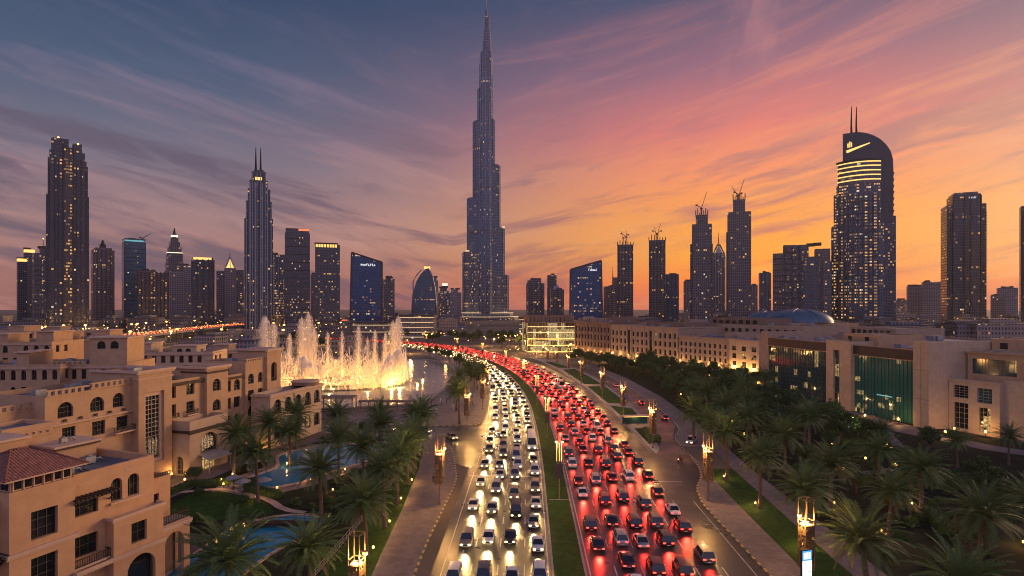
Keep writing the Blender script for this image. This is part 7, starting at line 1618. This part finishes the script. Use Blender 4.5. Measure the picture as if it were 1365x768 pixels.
def fspot(px, Y, e_, top):
    c = at(px, 500, Y); l = D.lights.new('fountain_light', 'SPOT'); l.energy = e_; l.color = (1.0, .46, .10); l.spot_size = radians(30); l.spot_blend = .8; l.shadow_soft_size = .2; o = D.objects.new('fountain_light', l); C.objects.link(o); o.parent = t; o.location = (c.x-FC.x, c.y-FC.y-1.5, .3); o.rotation_euler = (pi, 0, 0)
for px, Y in ((353, 300), (365, 303), (386, 300), (402, 272), (411, 268), (437, 300), (456, 304), (478, 306), (500, 300), (514, 296), (524, 290), (531, 286)): fspot(px, Y, 42000, 0)
# lakeside structures
def colonnade(label, x0, x1, y, n, h=3.8, d=3.0, rz=0.0):
    t = thing('waterside_pergola', label, 'pergola', (x0, y, .13), rz, 'pergolas along the near lake shore'); L = x1-x0; mb = MB(); mb.box(-.4, L+.4, -.3, d+.3, h, h+.35); mb.build('roof', M['brownst'], t)
    for k in range(n+1):
        mb = MB(); x = L*k/n
        for yy in (0, d): mb.box(x-.16, x+.16, yy-.16, yy+.16, 0, h)
        mb.build('post', M['brownst'], t)
colonnade('flat-roofed dark pergola on the lake shore beside the low hotel wing', -75, -53, 194, 4, 5.2, 5); colonnade('long low pergola along the lake shore behind the palms', -52, -33, 199, 6, 3.2, 2.5)
def railing(label, pts, h=1.05, m='acmetal', gap=1.5, grp=None):
    t = thing('railing', label, 'railing', (pts[0][0], pts[0][1], 0), 0, grp); P = Path(pts, 1.0); mb = MB(); o0 = Vector(pts[0])
    q = [P.at(P.L*i/max(2, int(P.L/1.5)))[0]-o0 for i in range(max(2, int(P.L/1.5))+1)]
    for z in (h, h*.55, .22): mb.tube([(a.x, a.y, z) for a in q], .04, 5)
    mb.build('rails', M[m], t); mb = MB()
    for a in q: mb.box(a.x-.035, a.x+.035, a.y-.035, a.y+.035, 0, h)
    mb.build('posts', M[m], t)
railing('white railing between the left palm lawn and the pool garden', [(-27.2, 58), (-26.1, 78), (-24.2, 119), (-26.0, 146)], 1.1, 'roof_pale'); railing('long lake railing by the near shore', [(-90, 203.5), (-60, 202.5), (-37, 210.5), (-32, 234)], 1.1, 'wood')
railing('curved lake railing along the promenade', [(-29.6, 262), (-30.6, 305), (-38, 342), (-53, 375)], 1.1, 'steel_dk')
t = thing('footbridge', 'small dark timber footbridge crossing the hotel canal', 'bridge', (-45.8, 93.6, .2), radians(8)); mb = MB(); mb.grid([[(x, y, .5*sin(pi*x/13)) for x in [13*i/10 for i in range(11)]] for y in (0, 2)], smooth=False); mb.grid([[(x, y, .5*sin(pi*x/13)-.18) for x in [13*i/10 for i in range(11)]] for y in (0, 2)], smooth=False); mb.build('deck', M['wood'], t)
for y in (0, 2):
    mb = MB(); mb.tube([(13*i/10, y, 1.1+.5*sin(pi*i/10)) for i in range(11)], .05, 5)
    for i in range(11): mb.bar((13*i/10, y, .5*sin(pi*i/10)), (13*i/10, y, 1.1+.5*sin(pi*i/10)), .05)
    mb.build('handrail', M['wood'], t)
# cafe umbrellas and loungers on the pool patio
um = MB(); um.prism([(1.5*cos(k*pi/4), 1.5*sin(k*pi/4)) for k in range(8)], 2.3, 3.0, scale=.04); UMC = um.mesh('canopy', M['roof_pale']); um = MB(); um.lathe([(.25, 0), (.25, .08), (.035, .1), (.035, 2.95)], 8); UMP = um.mesh('pole', M['wood'])
lm = MB(); lm.box(-.32, .32, -.95, .35, .28, .38); lm.prism([(-.32, .35), (.32, .35), (.32, .45), (-.32, .45)], .28, .9); LMC = lm.mesh('cushion', M['roof_pale']); lm = MB()
for a_ in (-.28, .28):
    for c_ in (-.85, .35): lm.box(a_-.03, a_+.03, c_-.03, c_+.03, 0, .28)
lm.box(-.32, .32, -.95, .4, .24, .28); LMF = lm.mesh('frame', M['wood'])
for i, (x, y) in enumerate(((-54.5, 114.5), (-51.5, 112), (-47.8, 112.8), (-56, 126), (-57, 133), (-57.2, 146), (-47, 153.5), (-31.2, 143))):
    t = thing('parasol', 'closed-weave pale parasol on the hotel pool patio', 'parasol', (x, y, .1), i, 'parasols on the pool patio'); link('canopy', UMC, t); link('pole', UMP, t)
    for q in (-1, 1):
        t = thing('sun_lounger', 'pale sun lounger under the hotel pool parasols', 'sun lounger', (x+q*.9, y+1.0, .1), i*.8, 'loungers on the pool patio'); link('cushion', LMC, t); link('frame', LMF, t)
t = thing('direction_sign', 'small dark blue road direction sign on the verge by the service road', 'sign', (41.0, 214, .14), -.1); mb = MB()
for x in (-.9, .9): mb.lathe([(.06, 0), (.06, 3.2)], 6, (x, 0))
mb.build('posts', M['steel_dk'], t); mb = MB(); mb.box(-1.5, 1.5, -.06, -.02, 1.5, 3.4); mb.build('panel', mat('sign_blue', (.02, .07, .25), .4), t)
mb = MB(); mb.box(-1.3, .6, -.075, -.062, 2.75, 3.0); mb.box(-1.3, .9, -.075, -.062, 2.2, 2.4); mb.box(-1.42, 1.42, -.07, -.061, 3.3, 3.34); mb.box(-1.42, 1.42, -.07, -.061, 1.56, 1.6); mb.build('sign_marks', M['plate'], t)
t = thing('bus_shelter', 'flat-roofed shelter on the kerbed verge at the right junction', 'shelter', (37.2, 176, .15), .12); mb = MB(); mb.box(-4.2, 4.2, -1.2, 1.2, 2.7, 2.95); mb.build('roof', M['trim'], t)
for x in (-3.8, -1.3, 1.3, 3.8):
    mb = MB(); mb.box(x-.07, x+.07, .7, .84, 0, 2.7); mb.build('post', M['steel_dk'], t)
mb = MB(); mb.box(-3.7, 3.7, .74, .78, .4, 2.4); mb.build('back_glass', M['glass_blue'], t); mb = MB(); mb.box(-3, 1, .1, .55, .42, .5); mb.box(-2.8, -2.7, .2, .45, 0, .42); mb.box(.7, .8, .2, .45, 0, .42); mb.build('bench', M['wood'], t); mb = MB(); mb.box(-3.9, 3.9, -1.23, -1.2, 2.72, 2.8); mb.build('light_strip', M['glow_amber'], t); pl('shelter_light', (0, 0, 2.5), 160, t)
# ================================================================== middle distance
r_ = random.Random(77)
BX = {}
def lowblock(x, y, w, d_, h, rz, mk, group, label):
    t = thing('low_block', label, 'building', (x, y, 0), rz, group); mb = MB(); mb.box(-w/2, w/2, -d_/2, d_/2, 0, h); mb.build('wall', M[mk], t); mb = MB(); mb.box(-w/2-.3, w/2+.3, -d_/2-.3, d_/2+.3, h, h+.7); mb.build('parapet', M['conc_dk' if mk != 'sk_low' else 'beige'], t)
    mb = MB(); a, b = w*r_.uniform(.15, .35), d_*r_.uniform(.2, .35); c = r_.uniform(-.2, .2)*w; mb.box(c-a, c+a, -b, b, h+.7, h+r_.uniform(2.5, 5)); mb.build('roof_storey', M[mk], t)
def block_ok(x, y):
    if -215 < x < -20 and 195 < y < 420: return False
    for d in (0,):
        p, _ = MED.at(MED.sY(min(y, 655)), 0)
        if abs(p.x-x) < 62 and y < 700: return False
    return True
for k in range(90):   # left district
    y = r_.uniform(400, 1250); x = r_.uniform(-.92, -.10)*y
    if not block_ok(x, y) or (-470 < x+0 and 480 < y < 900 and abs(x+360) < 70): continue
    lowblock(x, y, r_.uniform(18, 46), r_.uniform(14, 30), r_.uniform(5, 11) if y < 700 else r_.uniform(8, 20), r_.uniform(-.3, .3), r_.choice(('sk_low', 'sk_lowd', 'sk_lowd', 'sk_grey')), 'low blocks below the left towers', 'low flat block with scattered lit windows below the left towers')
for k in range(80):   # right district behind the terrace and mall
    y = r_.uniform(460, 1250); x = r_.uniform(.06, .95)*y
    if not block_ok(x, y): continue
    lowblock(x, y, r_.uniform(22, 52), r_.uniform(16, 34), r_.uniform(8, 22), r_.uniform(-.3, .3), r_.choice(('sk_low', 'sk_low', 'sk_lowd', 'sk_grey')), 'low blocks below the right towers', 'low flat block with scattered lit windows below the right towers')
for (px0, px1, ytop, Y, nb) in ((533, 578, 421, 620, 5), (470, 533, 430, 700, 2), (692, 712, 424, 700, 4)):   # banded pavilions by the supertall
    a, b = at(px0, 430, Y), at(px1, 430, Y); L = b.x-a.x; h = H_-(ytop-HY)*Y/F_; t = thing('banded_pavilion', {533: 'wide low pavilion with amber floor bands left of the supertall base', 470: 'low dark pavilion behind the fountain', 692: 'small banded pavilion right of the supertall base'}[px0], 'building', (a.x, Y, 0))
    P = [(L*i/10, -6*sin(pi*i/10)) for i in range(11)]; mb = MB(); mb.prism(P+[(L, 24), (0, 24)], 0, h); mb.build('wall', M['sk_lowd'], t)
    for i in range(nb): mb = MB(); z = h*(i+.6)/nb; mb.prism([(x-0, y-.8) for x, y in P]+[(L, 1), (0, 1)], z, z+.5); mb.build('light_band', M['glow_dim'], t)
    mb = MB(); mb.prism([(x, y-1.6) for x, y in P]+[(L+1, 25), (-1, 25)], h, h+1); mb.build('roof', M['conc_dk'], t)
# elevated highway on the left with its traffic
HW = Path([(-352, 500), (-372, 620), (-398, 760), (-405, 880), (-380, 1010), (-300, 1150)], 12)
mb = MB(); HW.ribbon(mb, -13, 13, 8.0); HW.ribbon(mb, -13, -12.99, 6.5, 9.0); HW.ribbon(mb, 12.99, 13, 9.0, 6.5); o = mb.build('elevated_highway', M['concrete']); tag(o, 'elevated highway carrying red and amber traffic on the far left', 'highway'); 
r2 = random.Random(3)
tb, hb, sb_ = MB(), MB(), MB()
for off, lst in ((3, tb), (6.5, tb), (10, tb), (-3, hb), (-6.5, hb), (-10, hb)):
    d = 4.0
    while d < HW.L-8:
        p, tg = HW.at(d, off); 
        for w in (-.7, .7):
            q = p+Vector((tg.y, -tg.x))*w; lst.box(q.x-.6, q.x+.6, q.y-.6, q.y+.6, 8.5, 9.5)
        sb_.box(p.x-.9, p.x+.9, p.y+.8, p.y+4.6, 8.3, 9.5); sb_.box(p.x-.7, p.x+.7, p.y+1.6, p.y+3.8, 9.5, 9.9); d += r2.uniform(6, 11)
i0 = len(sb_.v); 
for src, mi in ((tb, 1), (hb, 2)):
    i0 = len(sb_.v); sb_.v.extend(src.v); sb_.f.extend(tuple(i+i0 for i in f) for f in src.f); sb_.m.extend([mi]*len(src.f)); sb_.sm.extend([False]*len(src.f))
M['tail_far'] = mat('far_tail_light', (.6, .05, .02), .4, emit=(1.0, .10, .03), es=5, sample='NONE'); M['head_far'] = mat('far_head_light', (1, .8, .5), .4, emit=(1.0, .34, .09), es=5, sample='NONE')
o = sb_.build('distant_traffic', [PAINT['grey'], M['tail_far'], M['head_far']]); tag(o, 'distant stream of cars on the elevated highway', 'traffic', None, 'stuff')
for k in range(14):
    p, tg = HW.at(20+k*50, 0); mb = MB(); mb.box(-1, 1, -5, 5, 0, 6.5); mb.box(-1.3, 1.3, -11, 11, 6.5, 7.9); o = mb.build('highway_pier', M['concrete']); o.location = (p.x, p.y, 0); o.rotation_euler = (0, 0, atan2(tg.y, tg.x)); tag(o, 'concrete pier holding up the elevated highway', 'pier', 'piers under the elevated highway')
# far street lamps
a = MB(); a.lathe([(.22, 0), (.12, .2), (.10, 11.4)], 6); a.bar((0, 0, 11.3), (.9, 0, 11.6), .14); FP = a.mesh('pole', M['steel_dk']); a = MB(); a.lathe([(.15, 10.9), (.75, 11.2), (.85, 11.5), (.6, 11.8), (.1, 12)], 8, (.9, 0)); FG = a.mesh('lamp_head', M['lamp_emit'])
def farlamp(x, y, lab, grp, power=0, sc=1.0):
    t = thing('street_lamp', lab, 'street lamp', (x, y, 0), r_.uniform(0, 6), grp); t.scale = (sc,)*3; link('pole', FP, t); link('lamp_head', FG, t)
    if power: pl('lamp_light', (.9, 0, 10.6), power, t, .8)
for k in range(95):
    y = r_.uniform(430, 760); x = r_.uniform(-.86, -.28)*y
    farlamp(x, y, 'amber street lamp among the streets below the left towers', 'street lamps below the left towers', 14000 if k % 6 == 0 else 0, r_.choice((.6, .8, 1.0, 1.5)))
for k in range(92):
    y = r_.uniform(420, 640); x = r_.uniform(-.22, .13)*y; p, _ = MED.at(MED.sY(min(y, 655)), 0)
    if abs(p.x-x) < 30: continue
    farlamp(x, y, 'amber street lamp around the park below the supertall spire', 'street lamps below the supertall', 9000 if k % 5 == 0 else 0, r_.choice((.5, .6, .8)))
for k in range(28):
    y = r_.uniform(640, 1000); x = r_.uniform(.30, .90)*y; farlamp(x, y, 'amber street lamp among the streets below the right towers', 'street lamps below the right towers', 14000 if k % 6 == 0 else 0, r_.choice((.8, 1.0, 1.5)))
for k in range(22):
    y = r_.uniform(405, 450); x = r_.uniform(-6, 44) if y > 420 else r_.uniform(4, 34); farlamp(x, y, 'amber lamp on the busy plaza before the curved glass office', 'lamps on the plaza before the glass office', 1500 if k % 6 == 0 else 0, r_.choice((.22, .3, .4)))
for k in range(14):
    d = MED.sY(330)+k*17; p, tg = MED.at(d, -22.5); farlamp(p.x, p.y, 'amber lamp strung along the lake road', 'lamps along the lake road', 0, .4)
for k in range(18):
    a_ = r_.uniform(.1, 1.0); P = LE.at(LE.L*(.20+.30*a_), 4)[0]; farlamp(P.x, P.y, 'small amber lamp on the far lake shore', 'lamps on the far lake shore', 900 if k % 5 == 0 else 0, .34)
mb = MB()
for k in range(230):
    y = r_.uniform(660, 1500); x = r_.uniform(-.88, -.12)*y if k % 3 else r_.uniform(-.12, .9)*y; h = r_.uniform(8, 12); q = r_.uniform(.5, 1.1)
    mb.lathe([(.14, 0), (.1, h)], 5, (x, y), 0); mb.lathe([(.2*q, h-.5*q), (q, h), (.2*q, h+.5*q)], 7, (x, y), 1)
o = mb.build('distant_street_lamps', [M['steel_dk'], M['lamp_emit']]); tag(o, 'sprinkle of distant amber street lamps across the far districts', 'street lamps', None, 'stuff')
# ================================================================== evening haze
mb = MB(); mb.box(-4850, 4850, -450, 5650, -1, 860); hz = mb.build('haze', []); 
hm_ = D.materials.new('evening_haze'); hm_.use_nodes = True; t = hm_.node_tree; t.nodes.clear(); v = node(t, 'ShaderNodeVolumePrincipled'); v.inputs['Color'].default_value = (.93, .88, .87, 1); v.inputs['Density'].default_value = 0.00004; v.inputs['Anisotropy'].default_value = .35
ou = node(t, 'ShaderNodeOutputMaterial'); t.links.new(v.outputs[0], ou.inputs['Volume']); hz.data.materials.append(hm_); hz['kind'] = 'stuff'; hz['label'] = 'thin dusty evening haze over the city'
